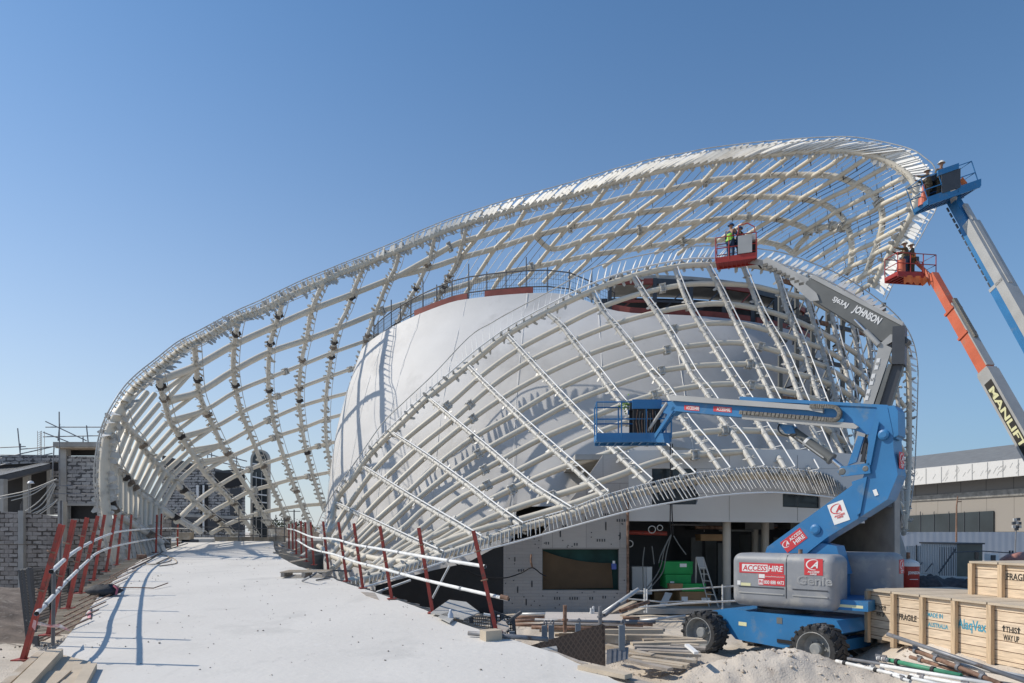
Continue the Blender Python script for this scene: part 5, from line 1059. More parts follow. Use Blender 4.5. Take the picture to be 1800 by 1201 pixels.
sideJ([(1566, 640), (1588, 640), (1558, 735), (1536, 830), (1515, 830), (1543, 720)], -0.2, 0.45, 'riser', M['dgrey'])
sideJ([(1561, 640), (1568, 640), (1543, 720), (1515, 830), (1508, 830), (1536, 715)], -0.3, 0.5, 'riser_plate', M['mgrey'])
for k, s_ in enumerate(('SJ', '63', 'AJ')):
    p = pj_(1542 - 8.6 * k, 640 + 27 * k, -0.33); dd = (pj_(1535, 668, -0.33) - pj_(1542, 640, -0.33)).normalized(); nv = dd.cross(WJ); nv = nv if nv.x < 0 else -nv
    panel(p, -nv if False else LJ, -dd, 0.13, 0.45, M['swhite'], gl, lift=0.004)
    text(s_, p, LJ, -dd, 0.12, M['stencil'], gl, width=0.1, lift=0.02)
sideJ([(1512, 800), (1560, 800), (1585, 905), (1570, 985), (1530, 985)], -0.3, 0.6, 'lower_riser', M['dgrey'])
PJ = chassis(gl, V((CJp.x - 1.9, CJp.y + 0.2, 0)), V((0.8, 0.6, 0)), V((-0.6, 0.8, 0)), M['mred'], wb=1.25)
MB().rbox(V((CJp.x - 2.3, CJp.y + 0.1, 1.6)), V((1.2, 0, 0)), V((0, 0.7, 0)), ZZ * 0.36, 0.12, 3).build('engine_hood', M['mred'], gl)
rt = at(1603, 1012, 26.6); cw = MB(); cw.lathe(rt + V((0, 0.3, -0.62)), ZZ, [(0, 0), (0, 0.40), (1.0, 0.42), (1.12, 0.38), (1.22, 0.22), (1.25, 0)], 28); cwo = cw.build('counterweight', M['mred'], gl)
MB().lathe(rt + V((0, 0.3, 0.36)), ZZ, [(0, 0.425), (0.1, 0.42), (0.2, 0.32), (0.3, 0.08), (0.31, 0)], 24).build('white_cap', M['swhite'], gl)
MB().rbox(rt + V((-0.55, 0.36, 0.0)), V((0.26, 0, 0)), V((0, 0.3, 0)), V((0, 0, 0.5)), 0.08, 3).build('side_tank', M['mred'], gl)
text('JOHNSON', rt + V((0, -0.135, 0.1)), V((1, 0, 0)), ZZ, 0.15, M['swhite'], cwo, width=0.46, bold=0.03)
m = MB(); m.obox(rt + V((0, -0.12, -0.14)), V((0.16, 0, 0)), V((0, 0.02, 0)), V((0, 0, 0.01))); m.build('slot', M['swhite'], cwo)
MB().cyl(rt + V((-0.03, 0.2, 0.66)), rt + V((-0.03, 0.2, 0.9)), 0.07, 8).build('beacon', M['rust'], gl)
bj = at(1294, 462, 31.2); UJ = V((0.93, -0.36, 0)).normalized()
PBJ = basket(gl, bj, UJ, V((0.36, 0.93, 0)), 1.75, 0.8, 1.1, M['mred'], M['mred'], M['lgrey'], panel_at=0.75)
m = MB(); m.obox(PBJ(0.4, -0.43, 0.62), UJ * 0.3, V((0.01, 0.02, 0)), ZZ * 0.4); m.build('cover_plate', M['lgrey'], gl)
MB().beam(PBJ(0.6, 0.3, 0.1), tip, 0.2, 0.22).build('jib', M['lgrey'], gl); MB().tube([PBJ(0.6, 0.0, 0.15), PBJ(0.9, 0.1, -0.1), tip - ZZ * 0.25], 0.035, 6).build('hose', M['black'], gl)
m = MB(); m.tube([PBJ(0.1, -0.42, 1.1), PBJ(0.12, -0.42, 1.5), PBJ(0.5, -0.42, 1.55), PBJ(0.8, -0.4, 1.35), PBJ(0.82, -0.4, 1.1)], 0.025, 6); m.build('cage_bar', M['mred'], gl)
person('person in green safety vest and blue helmet standing in the red platform', PBJ(-0.25, 0.0, 0.05), (0.7, 0.6), dict(l=((.3, .1, 1.2), (.25, .35, 1.25)), r=((.32, .12, 1.2), (.2, .4, 1.15))), ('jean', 'jean', 'hivis'), hel='helmb')
person('second person in dark clothes behind the green vested one in the red platform', PBJ(0.12, 0.1, 0.05), (0.9, 0.2), dict(l=((.28, .2, 1.15), (.2, .42, 1.1)), r=((.3, .2, 1.15), (.2, .42, 1.0))), ('khaki', 'jean', 'jean'), scale=0.9, hel='helmb')

# ---- far lifts with text boom
def far_lift(label, tip, mid, tipd, midd, mB, mB2, secs, wtxt):
    a, b = at(*tip, tipd), at(*mid, midd); d = (b - a).normalized(); h = V((d.x, d.y, 0)).normalized(); t = (0.9 - a.z) / d.z; root_pt = a + d * t
    C = root_pt + h * 0.2; C.z = 0; lf_ = thing('boom_lift', label, 'boom lift', tuple(C)); Wl = V((-h.y, h.x, 0)); Wl = Wl if Wl.y > 0 else -Wl; up = d.cross(Wl).normalized(); up = up if up.x > 0 else -up
    Pc = chassis(lf_, C, h, Wl, mB, wb=1.5)
    MB().rbox(Pc(0.6, 0, 1.7), h * 1.9, Wl * 1.1, ZZ * 0.4, 0.15, 3).build('engine_hood', M['lgrey'], lf_)
    tot = (root_pt - a).length
    for i, (f0, f1, ww, hh, mm, nm) in enumerate(secs):
        p, q = a + d * f0, a + d * (tot if f1 is None else f1)
        m = MB(); m.obox((p + q) / 2, (q - p) / 2, Wl * ww / 2, up * hh / 2); m.build(nm, mm, lf_)
    return lf_, a, d, Wl, up, root_pt
ol, oa, od, oW, oU, orp = far_lift('orange telescopic boom lift with pale block letters on its grey lower boom', (1634, 474), (1746, 672), 33.0, 29.5, M['orange'], M['lgrey'],
    [(0.4, 2.9, 0.34, 0.36, M['orange'], 'inner_boom'), (2.9, 6.6, 0.42, 0.46, M['orange'], 'middle_boom'), (6.6, None, 0.55, 0.62, M['lgrey'], 'outer_boom')], 1)
def wrap_text(lf_, a, d, Wl, up, s0, s1, txt, hh):
    # dark band with letters along the camera-facing side of the outer boom
    n = -Wl; o = a + d * ((s0 + s1) / 2) + n * (0.275) ; ud = d; vd = n.cross(ud); 
    panel(o - up * 0.12 * 0, ud, vd, s1 - s0, hh, M['stencil'], lf_, name='dark_band', lift=0.006)
    text(txt, o + n * 0.008, ud, vd, hh * 0.72, M['cream'], lf_, width=(s1 - s0) * 0.82, bold=0.03, lift=0.006)
wrap_text(ol, oa, od, oW, oU, 7.15, 11.0, 'MANLIFT', 0.40)
m = MB(); m.obox(oa + od * 3.6 + oU * 0.33, od * 1.2, oW * 0.09, oU * 0.06); m.build('cable_chain', M['chain'], ol)
m = MB(); m.obox(oa + od * 4.5 + oU * 0.26, od * 1.9, oW * 0.2, oU * 0.03); m.build('boom_top', M['lgrey'], ol)
for f in (6.55, 2.85, 4.4): m = MB(); m.obox(oa + od * f, od * 0.06, oW * 0.26, oU * 0.28); m.build('collar', M['lgrey'] if f > 5 else M['orange'], ol)
bo = at(1600, 492, 33.4)
PO = basket(ol, bo, V((1, 0.15, 0)), V((-0.15, 1, 0)), 2.05, 0.9, 1.1, M['mred'], M['mred'], M['dgrey'], panel_at=0.6)
MB().beam(PO(0.3, 0, 0.1), oa + od * 0.5, 0.2, 0.2).build('jib', M['orange'], ol)
MB().beam(PO(0.3, 0, 0.9), oa + od * 0.9, 0.14, 0.14).build('jib', M['orange'], ol)
MB().cyl(PO(0.98, -0.3, 0.15), PO(0.98, -0.05, 0.15), 0.16, 14).build('reel', M['mred'], ol)
m = MB(); G = 16
pts = [[PO(-0.75 + 1.5 * i / G, -0.5 + 0.05 * math.sin(i * 1.3), 0.0 - 0.42 * (j / 4) * (0.6 + 0.5 * abs(math.sin(i * 0.9 + 1))) ) for j in range(5)] for i in range(G + 1)]
m.add([p for r_ in pts for p in r_], [(i * 5 + j, (i + 1) * 5 + j, (i + 1) * 5 + j + 1, i * 5 + j + 1) for i in range(G) for j in range(4)], True); m.build('hanging_sheet', M['tarp'], ol)
m = MB(); m.cyl(PO(-0.62, -0.2, 0.1), PO(-0.62, -0.2, 0.85), 0.17, 14); m.build('tool_drum', M['orange'], label='orange drum standing at the left end of the orange lift platform', cat='drum')
person('person in orange vest and white helmet behind the panel of the orange lift platform', PO(0.2, 0.1, 0.05), (-0.8, 0.4), dict(l=((.3, .15, 1.2), (.2, .4, 1.3)), r=((.3, .15, 1.2), (.2, .4, 1.3))), ('khaki', 'khaki', 'hivo'))
person('person in green clothes reaching left to the lattice ring from the orange lift platform', PO(-0.25, 0.0, 0.05), (-0.9, 0.2), dict(l=((.25, .25, 1.35), (.15, .5, 1.5)), r=((.25, .25, 1.3), (.15, .5, 1.4))), ('khaki', 'jean', 'khaki'))
ul, ua, ud_, uW, uU, urp = far_lift('blue telescopic boom lift with grey sided boom reaching the top right of the ring', (1672, 345), (1748, 480), 31.0, 28.8, M['blue'], M['lgrey'],
    [(0.2, 1.9, 0.36, 0.4, M['blue'], 'inner_boom'), (1.9, 5.6, 0.44, 0.5, M['blue'], 'middle_boom'), (5.6, None, 0.56, 0.66, M['blue'], 'outer_boom')], 1)
m = MB(); m.obox(ua + ud_ * 8.4 + uU * 0.17, ud_ * 6.4, uW * 0.29, uU * 0.19); m.build('boom_side', M['lgrey'], ul)
m = MB(); m.obox(ua + ud_ * 3.4 + uU * 0.33, ud_ * 2.4, uW * 0.1, uU * 0.06); m.build('cable_tray', M['lgrey'], ul)
m = MB(); m.obox(ua + ud_ * 5.6, ud_ * 0.08, uW * 0.29, uU * 0.35); m.build('collar', M['lgrey'], ul)
wrap_text(ul, ua, ud_, uW, uU, 9.3, 12.8, 'MANLIFT', 0.45)
for k in range(14): m = MB(); m.obox(ua + ud_ * (0.6 + k * 0.36) - uU * 0.27 - uW * 0.2, ud_ * 0.12, uW * 0.03, uU * 0.03); m.build('hose_clip', M['dgrey'], ul)
bu = at(1664, 352, 30.6); PU = basket(ul, bu, V((1, 0.05, 0.36)), V((-0.1, 1, 0)), 2.45, 0.95, 1.15, M['blue'], M['blue'], M['dgrey'], panel_at=0.5)
m = MB()
for i in range(2): m.obox(PU(-0.72 + i * 1.5, -0.48, 0.14), (PU(1, 0, 0) - PU(0, 0, 0)) * 0.55, V((0, 0.02, 0)), ZZ * 0.16)
m.build('side_panel', M['blue'], ul)
m = MB(); m.obox(PU(0.02, -0.5, 0.62), V((0.40, 0, 0.13)), V((0, 0.04, 0)), ZZ * 0.42); m.build('back_panel', M['dgrey'], ul)
m = MB(); m.obox(PU(0.02, -0.53, 1.12), V((0.46, 0, 0.16)), V((0, 0.05, 0)), ZZ * 0.12); m.build('cover_plate', M['blue'], ul)
MB().beam(PU(0.1, -0.3, 0.2), ua + ud_ * 0.4, 0.24, 0.24).build('jib', M['lgrey'], ul)
m = MB(); pts = [[PU(0.45 + 0.75 * i / 8, 0.1 + 0.08 * math.sin(i * 2 + j), 0.15 + 0.62 * j / 4 * (0.45 + 0.6 * i / 8)) for j in range(5)] for i in range(9)]
m.add([p for r_ in pts for p in r_], [(i * 5 + j, (i + 1) * 5 + j, (i + 1) * 5 + j + 1, i * 5 + j + 1) for i in range(8) for j in range(4)], True); m.build('tarpaulin', M['tarp'], label='bright orange tarpaulin draped at the right end of the high blue platform', cat='tarpaulin')
person('person in white helmet with face covering behind the control panel of the high blue platform', PU(-0.15, 0.15, 0.05), (0.0, -1), dict(l=((.3, .1, 1.2), (.25, .3, 1.2)), r=((.3, .1, 1.2), (.25, .3, 1.2))), ('khaki', 'khaki', 'khaki'))
person('person in brown and green work clothes at the left end of the high blue platform', PU(-0.80, 0.1, 0.05), (-0.8, 0.4), dict(l=((.25, .25, 1.35), (.15, .5, 1.5)), r=((.25, .25, 1.3), (.15, .5, 1.4))), ('khaki', 'khaki', 'khaki'), scale=0.92)
m = MB(); m.lathe(PU(-1.1, 0.0, 0.1), ZZ, [(0, 0.22), (0.35, 0.2), (0.4, 0.1), (0.95, 0.05), (0.95, 0)], 14, False); m.build('traffic_cone', M['orange'], label='orange cone shaped drum at the left end of the high blue platform', cat='cone')
ORD = ['first', 'second', 'third', 'fourth', 'fifth', 'sixth', 'seventh', 'eighth', 'ninth', 'tenth', 'eleventh', 'twelfth', 'thirteenth', 'fourteenth', 'fifteenth', 'sixteenth', 'seventeenth', 'eighteenth', 'nineteenth', 'twentieth'] + ['twenty ' + w for w in ('first', 'second', 'third', 'fourth', 'fifth', 'sixth', 'seventh', 'eighth', 'ninth')] + ['thirtieth'] + ['thirty ' + w for w in ('first', 'second', 'third', 'fourth', 'fifth', 'sixth')]
# ================================================================ SITE OBJECTS
def ypx(p): return CY - (p.z - CZ) * F / p.y
def simple(m, name, mt, label, cat, group=None, kind=None, org=None): return m.build(name, mt, label=label, cat=cat, group=group, kind=kind, org=org)
# ---- wooden crates
CD = V((0.225, -0.974, 0)).normalized(); CI = V((0.974, 0.225, 0)).normalized()
KS = 0.8
def crate(label, o, wd, dep, h, txt, leg=0.12):
    """o: far bottom corner of the face; CD runs along the face toward the camera, CI into the crate"""
    o = V((o.x * KS, o.y * KS, CZ - (CZ - o.z) * KS)); wd *= KS; dep *= KS; h *= KS; leg *= KS; txt = [(s, a * KS, z * KS, w_ * KS, hh * KS, mt) for s, a, z, w_, hh, mt in txt]
    r = thing('wooden_crate', label, 'crate', tuple(o), 'wooden shipping crates'); Z0 = V((0, 0, 1)); P = lambda a, b, z: o + CD * a + CI * b + Z0 * z
    g = 0.015; m = MB(); m.obox(P(wd / 2, dep / 2 + 0.02, leg + (h - leg) / 2 - 0.02), CD * (wd / 2 - g - 0.01), CI * (dep / 2 - 0.03), Z0 * ((h - leg) / 2 - 0.02)); m.build('side_planks', M['wood'], r)
    for a in (g + 0.045,):
        m = MB(); m.obox(P(a, -0.01, h / 2 - 0.02), CD * 0.045, CI * 0.04, Z0 * (h / 2 - 0.02)); m.build('batten', M['woodp'], r)
    for a in (0.2, wd - 0.2): m = MB(); m.obox(P(a, dep / 2 + 0.06, leg / 2), CD * 0.05, CI * dep * 0.45, Z0 * (leg / 2 - 0.002)); m.build('skid', M['board'], r)
    m = MB(); m.obox(P(wd / 2, dep / 2 + 0.01, h - 0.015), CD * (wd / 2 - g), CI * (dep / 2 + 0.03), Z0 * 0.02); m.build('lid', M['board2'], r)
    n = 0
    for (s, a, z, w_, hh, mt) in txt:
        if s == 'I':
            q = MB(); c_ = P(a, 0.048, z); q.prism([c_ + CD * x + Z0 * y for x, y in ((-.012, -.055), (.012, -.055), (.012, .01), (.035, .01), (0, .06), (-.035, .01), (-.012, .01))], -CI * 0.003); q.build('stencil', mt, r); continue
        text(s, P(a, 0.05, z), CD, Z0, hh, mt, r, name='stencil', width=w_, bold=0.02, lift=0.003)
    return r
st, sb = M['stencil'], M['stblue']
o0 = V((9.67, 18.65, 0)); cw_ = 0.92
TX = [[('THIS', .46, .97, .24, .12, st), ('WAY UP', .46, .80, .30, .12, st), ('I', .30, .98, .03, .13, st), ('I', .62, .98, .03, .13, st)], [('FRAGILE', .46, .82, .56, .16, st)], [('MADE IN', .38, .98, .44, .11, sb), ('AUSTRALIA', .46, .74, .58, .11, sb)], [('AlaqVax', .46, .84, .74, .30, sb)], [('THIS', .5, .90, .26, .13, st), ('WAY UP', .5, .72, .36, .13, st), ('I', .33, .91, .03, .14, st), ('I', .67, .91, .03, .14, st)], [('FRAGILE', .46, .82, .56, .16, st)]]
LB = ['farthest crate of the front row, stencilled THIS WAY UP, at the blue lift', 'second crate of the front row, stencilled FRAGILE', 'third crate of the front row with blue MADE IN AUSTRALIA stencil', 'fourth crate of the front row with big blue brand lettering', 'fifth crate of the front row, black THIS WAY UP stencil near the pipe pile', 'nearest crate of the front row, cut by the right edge of the photo']
for i in range(6): crate(LB[i], o0 + CD * (i * cw_), cw_, 2.7, 1.44, TX[i])
p0 = V((11.42, 17.05, 1.445))
crate('upper crate with bare planks stacked on the front row of crates', p0, 0.8, 2.2, 0.82, [], leg=0.0)
crate('upper crate stencilled FRAGILE stacked on the front row of crates', p0 + CD * 0.8, 0.9, 2.2, 0.82, [('FRAGILE', .45, .50, .6, .16, st)], leg=0.0)
crate('upper crate stacked nearest the camera on the front row of crates', p0 + CD * 1.7, 0.9, 2.2, 0.82, [], leg=0.0)
# ---- pile of scaffold tubes bottom right
def gz(px, py, h): return gp(px, py, h)
PIP = [([(1470, 1162), (1640, 1201), (1720, 1219)], .34, .30, .034, 'tubew', 'white scaffold tube with ring joints, outermost of the pile', 1),
 ([(1490, 1158), (1600, 1171), (1760, 1198), (1820, 1210)], .30, .3, .032, 'tubeg', 'grey steel tube just behind the white tube with ring joints', 0),
 ([(1542, 1157), (1560, 1160)], .42, .42, .042, 'tubew', 'red and pink painted tube end lying on the green tube', 2),
 ([(1560, 1160), (1620, 1173), (1690, 1188)], .40, .38, .045, 'green', 'green painted tube with black ring joints in the pile', 1),
 ([(1548, 1170), (1600, 1178), (1700, 1194), (1800, 1212)], .36, .32, .040, 'tubew', 'dusty white tube with black end running under the green tube', 0),
 ([(1560, 1115), (1620, 1137), (1700, 1166), (1810, 1200)], .85, .4, .042, 'tubeg', 'long grey tube sloping up against the crates, highest of the pile', 0),
 ([(1600, 1140), (1640, 1155), (1690, 1180), (1760, 1203)], .6, .36, .046, 'rust', 'rusty brown tube with couplers beside the long grey tube', 3),
 ([(1600, 1155), (1640, 1162), (1700, 1185), (1750, 1199)], .42, .32, .040, 'rust', 'rusty clamp ended tube lying lower than the brown one', 2),
 ([(1640, 1150), (1740, 1180), (1830, 1203)], .5, .4, .040, 'tubed', 'dark tube partly hidden behind the rusty brown tube', 0),
 ([(1680, 1168), (1760, 1186), (1830, 1196)], .45, .4, .045, 'tube', 'pale scuffed tube at the far side of the pile near the crates', 0),
 ([(1530, 1172), (1560, 1185), (1600, 1198)], .3, .3, .030, 'tubew', 'short rough white tube with a fitting at the front of the pile', 3),
 ([(1640, 1180), (1720, 1197), (1800, 1214)], .33, .33, .038, 'tubed', 'dark blue grey tube low in the middle of the pile', 0),
 ([(1600, 1187), (1680, 1199), (1760, 1215)], .3, .3, .036, 'tubew', 'white tube at the bottom edge of the photo in the pile', 2)]
for (pts, h0, h1_, r, mt, lab, rings) in PIP:
    n = len(pts); r *= KS; P = [gz(x, y, 3 - (3 - (h0 + (h1_ - h0) * i / (n - 1))) * KS) for i, (x, y) in enumerate(pts)]
    a, b = P[0], P[-1]; t = thing('steel_tube', lab, 'tube', tuple(a), 'scaffold tubes piled beside the crates')
    MB().pipe(a, b, r, r * .8 and 14).build('tube', M[mt], t); L = (b - a).length
    if rings:
        k = max(2, int(L / 0.55)) if rings < 3 else 4
        for j in range(k):
            c = a + (b - a) * ((j + 0.25) / k); d = (b - a).normalized(); m = MB(); m.lathe(c, d, [(0, r), (0, r * 1.45), (0.05, r * 1.45), (0.05, r)], 12, False)
            if rings >= 2: m.obox(c + ZZ * r * 1.2, d * 0.05, ZZ * r * 0.8, d.cross(ZZ) * 0.012)
            m.build('ring_joint', M['black'] if rings == 1 else M['tubeg'], t)
# ---- left and right red props with rails
LPR = [((40, 1162), (109, 922), 8.47), ((85, 1118), (130, 914), 10.1), ((119, 1071), (153, 910), 12.8), ((141, 1044), (172, 907), 15.1), ((164, 1021), (184, 905), 17.9), ((186, 1006), (203, 905), 20.3), ((205, 994), (215, 905), 22.7), ((226, 985), (231, 905), 25.2), ((274, 972), (276, 905), 29), ((282, 970), (284, 903), 30), ((312, 962), (313, 903), 34)]
RPR = [((873, 1113), (832, 933), 10.4), ((761, 1079), (736, 928), 12.3), ((689, 1054), (668, 925), 14.2), ((638, 1035), (622, 920), 16.1), ((610, 1023), (595, 918), 17.6), ((578, 1007), (568, 917), 20.1), ((552, 994), (546, 918), 22.7), ((539, 988), (537, 918), 24.2), ((530, 981), (529, 916), 26), ((521, 975), (520, 918), 28), ((515, 970), (514, 920), 30), ((508, 965), (508, 921), 32)]
ordn = ['nearest', 'second', 'third', 'fourth', 'fifth', 'sixth', 'seventh', 'eighth', 'ninth', 'tenth', 'eleventh', 'farthest']
def prop(a, b, d, lab, grp):
    A, B = at(*a, d), at(*b, d); r = thing('guard_post', lab, 'post', tuple(A), grp); ax = (B - A).normalized(); s, u = ortho(ax, (0, 1, 0)); sz = 0.054
    m = MB(); m.obox((A + B) / 2 - u * sz * .45, (B - A) / 2, s * sz * .5, u * 0.004); 
    for q in (-1, 1): m.obox((A + B) / 2 + s * sz * .48 * q, (B - A) / 2, s * 0.004, u * sz * .45)
    m.build('channel', M['red'], r)
    MB().obox(A + ZZ * 0.02, V((0.09, 0, 0)), V((0, 0.09, 0)), V((0, 0, 0.008))).build('base_plate', M['red'], r)
    for f in (0.52, 0.80): m = MB(); p = A.lerp(B, f) + u * 0.0; m.tube([p - s * .05 - V((0, .05, 0)), p + V((0, -.08, 0)), p + s * .05 - V((0, .05, 0))], 0.012, 5); m.build('rail_hook', M['rust'], r)
    return r
for i, q in enumerate(LPR): prop(*q, f'leaning red guard post on the left ramp edge, {ordn[i]} from the camera', 'red guard posts on the left ramp edge')
for i, q in enumerate(RPR): prop(*q, f'leaning red guard post on the right ramp edge, {ordn[i]} from the camera', 'red guard posts on the right ramp edge')
def rail(pts, lab, r=0.029, mt='tubew', n=12):
    P = [at(x, y, d) for x, y, d in pts]; Q = catmull([p[:] for p in P], 4); Q = [V(q) for q in Q]; m = MB(); m.tube(Q, r, n, False)
    a, b = ortho(Q[1] - Q[0]); c = [Q[0] + (Q[0] - Q[1]).normalized() * 0.001 + (a * math.cos(t) + b * math.sin(t)) * r * 0.8 for t in np.linspace(0, 2 * math.pi, 12, endpoint=False)]
    t = thing('scaffold_rail', lab, 'rail', tuple(Q[0]), 'scaffold tube rails along the ramp'); m.build('tube', M[mt], t)
    MB().add([x + (Q[1] - Q[0]).normalized() * 0.02 for x in c], [tuple(range(12))]).build('bore', M['black'], t)
    for k in range(2, len(Q) - 1, 4):
        d = (Q[k + 1] - Q[k]).normalized(); MB().lathe(Q[k], d, [(0, r), (0, r * 1.3), (0.05, r * 1.3), (0.05, r)], 10, False).build('coupler', M['tubeg'], t)
rail([(90, 1005, 8.4), (135, 967, 12.2), (180, 944, 17.9), (215, 934, 22.5), (273, 929, 29), (313, 929, 34), (345, 930, 38)], 'upper curved tube rail on the left posts with open near end')
rail([(64, 1079, 8.3), (90, 1052, 9.2), (110, 1029, 10.4), (123, 1016, 11.6), (150, 990, 14.3), (175, 970, 17.9), (213, 958, 22.5), (273, 947, 29), (313, 945, 34)], 'lower curved tube rail on the left posts with open near end')
rail([(853, 996, 10.5), (740, 978, 12.3), (673, 966, 14.2), (625, 958, 16.1), (588, 948, 18), (548, 944, 22), (518, 932, 28), (505, 930, 32)], 'upper tube rail on the right posts')
rail([(895, 1054, 10.1), (748, 1020, 12.3), (673, 1000, 14.2), (625, 988, 16.1), (588, 975, 18), (548, 965, 22), (522, 950, 27)], 'lower tube rail on the right posts')
MB().cyl(at(893, 1052, 10.05), at(880, 1049, 10.1), 0.036, 12).build('tube_sleeve', M['rust'], label='rusty end sleeve on the lower right tube rail', cat='sleeve')
# dark scaffold posts on the left edge and rails at ramp end
for i, (x, y0, y1, d) in enumerate([(93, 1135, 985, 9.4), (105, 1072, 880, 15.0), (93, 1085, 1000, 10.5)]):
    MB().cyl(at(x, y0, d), at(x + 2, y1, d), 0.024, 8).build('scaffold_post', M['tubed'], label=['short dark post beside the second left guard post', 'tall dark scaffold post in front of the left block wall', 'dark post between the mesh panel and the left posts'][i], cat='scaffold post')
ends = [(420, 952, 890), (445, 953, 905), (485, 951, 905), (500, 955, 910)]
er = thing('end_barrier', 'dark tube barrier across the far end of the ramp', 'barrier', tuple(at(400, 952, 41)))
for (x, a, b) in ends: MB().cyl(at(x, a, 41), at(x, b, 41), 0.03, 6).build('post', M['tubed'], er)
for y in (912, 927, 940): MB().tube([at(330, y - 1, 40), at(420, y + 1, 41), at(505, y + 3, 41)], 0.026, 6).build('rail', M['tubed'], er)
# ---- formwork battens & rebar along left ramp edge
for i in range(34):
    f = i / 33; y = 1100 * (1 - f) ** 1.0 + 978 * f; y = 978 + (1105 - 978) * (1 - f) ** 1.6
    d = 2268 / (y - CY + 40.8); xe = np.interp(y, [958, 966, 985, 1015, 1050, 1080, 1130], [312, 290, 248, 207, 172, 150, 110])
    p = at(xe - 6, y, d); p.z = ramp_z(p.y) - 0.05; L = 0.62 + 0.08 * random.random(); q = p + V((-L, 0.10 + 0.05 * random.random(), -0.06))
    MB().beam(q, p, 0.07, 0.05).build('formwork_batten', M['board'] if i % 3 else M['board2'], label='pale timber batten under the left ramp edge, %s from the near end' % ORD[i], cat='batten', group='battens under the left ramp edge')
for i in range(9):
    y0 = 1108 - i * 14; x0 = np.interp(y0, [958, 985, 1015, 1050, 1080, 1130], [312, 248, 207, 172, 150, 110]) - 52 + i * 1.5
    a = rp(x0, y0 + 18, 0.02); b = rp(x0 + 85, y0 - 22, 0.05)
    MB().tube([a, a.lerp(b, 0.5) + ZZ * 0.01, b], 0.013, 6).build('reinforcing_bar', M['rust'], label='thin rusty reinforcing bar on the left ramp edge, %s from the near end' % ORD[i], cat='steel bar', group='reinforcing bars on the left ramp edge')
for i in range(16):      # starter bars on the right edge
    y = 1000 + i * 6.5; x = np.interp(y, [990, 1010, 1030, 1055, 1085, 1115], [512, 565, 622, 700, 780, 870]); d = 2268 / (y - CY + 40.8); p = at(x + 3, y, d); p.z = ramp_z(p.y) - 0.06
    MB().beam(p, p + V((0.5, 0.15, -0.10)), 0.08, 0.04).build('formwork_batten', M['board3'], label='grey timber batten under the right ramp edge, %s from the far end' % ORD[i], cat='batten', group='battens under the right ramp edge')
for i, (pl_) in enumerate([[(752, 1079), (785, 1056), (815, 1060), (838, 1078), (810, 1090)], [(630, 1038), (655, 1040), (662, 1052), (640, 1045)], [(770, 1083), (783, 1077), (782, 1086)], [(862, 1098), (880, 1085), (890, 1100), (880, 1110)], [(765, 1086), (775, 1080), (793, 1088), (785, 1096)]]):
    MB().prism([rp(x, y, 0.04) + V((0.05, 0, -0.05 * (i % 2))) for x, y in pl_], V((0, 0, 0.02))).build('formwork_sheet', M['board3'] if i % 2 else M['concg'], label=['large grey plywood offcut hanging over the right ramp edge', 'small grey plywood offcut near the fourth right post', 'little plywood scrap beside the large offcut', 'pale plywood scrap by the nearest right post', 'pale plywood piece under the large offcut'][i], cat='plywood offcut')
MB().lathe(rp(792, 1092, 0.0), ZZ, [(0, 0.05), (0.12, 0.045), (0.16, 0.02), (0.2, 0.018), (0.2, 0)], 12).build('plastic_bottle', mat('clear_plastic', (0.45, 0.5, 0.58), 0.2), label='small plastic bottle standing on the right ramp edge', cat='bottle')
# pallet on ramp
def ramp_box(name, label, cat, mt, px, py, lx, ly, lz, ang, z0=0.0, group=None, round_=0.0):
    c = rp(px, py, 0); ax = V((math.cos(ang), math.sin(ang), 0)); ay = V((-ax.y, ax.x, 0)); m = MB(); o = c + ZZ * (z0 + lz / 2)
    m.obox(o, ax * lx / 2, ay * ly / 2, ZZ * lz / 2); return m.build(name, M[mt], label=label, cat=cat, group=group)
pc = rp(540, 1013); pa = thing('wooden_pallet', 'weathered wooden pallet lying on the ramp near the right posts', 'pallet', tuple(pc)); ax = V((0.97, 0.1, 0)).normalized(); ay = V((-ax.y, ax.x, 0))
for k in range(7): MB().obox(pc + ay * (-0.5 + k / 6.0) + ZZ * 0.14, ax * 0.62, ay * 0.05, ZZ * 0.012).build('deck_board', M['board'], pa)
for k in range(3): MB().obox(pc + ax * (-0.55 + k * 0.55) + ZZ * 0.07, ax * 0.045, ay * 0.55, ZZ * 0.055).build('bearer', M['board3'], pa)
MB().tube([rp(532, 1021, 0.03), rp(545, 1014, 0.2), rp(556, 1007, 0.25)], 0.03, 8).build('steel_prop', M['tubeg'], label='short grey steel prop leaning on the pallet', cat='prop')
MB().cyl(rp(556, 1020, 0.03), rp(580, 1016, 0.03), 0.02, 8).build('steel_prop', M['tubed'], label='dark bar lying on the ramp at the pallet', cat='bar')
# box with tube at right edge
bx = ramp_box('concrete_block', 'pale square timber block at the foot of the nearest right post', 'block', 'board2', 863, 1125, 0.26, 0.20, 0.145, 0.5)
MB().pipe(rp(823, 1113, 0.06), rp(963, 1124, 0.02), 0.034, 14).build('steel_tube', M['tubeg'], label='grey steel tube lying behind the timber block on the ramp edge', cat='tube')
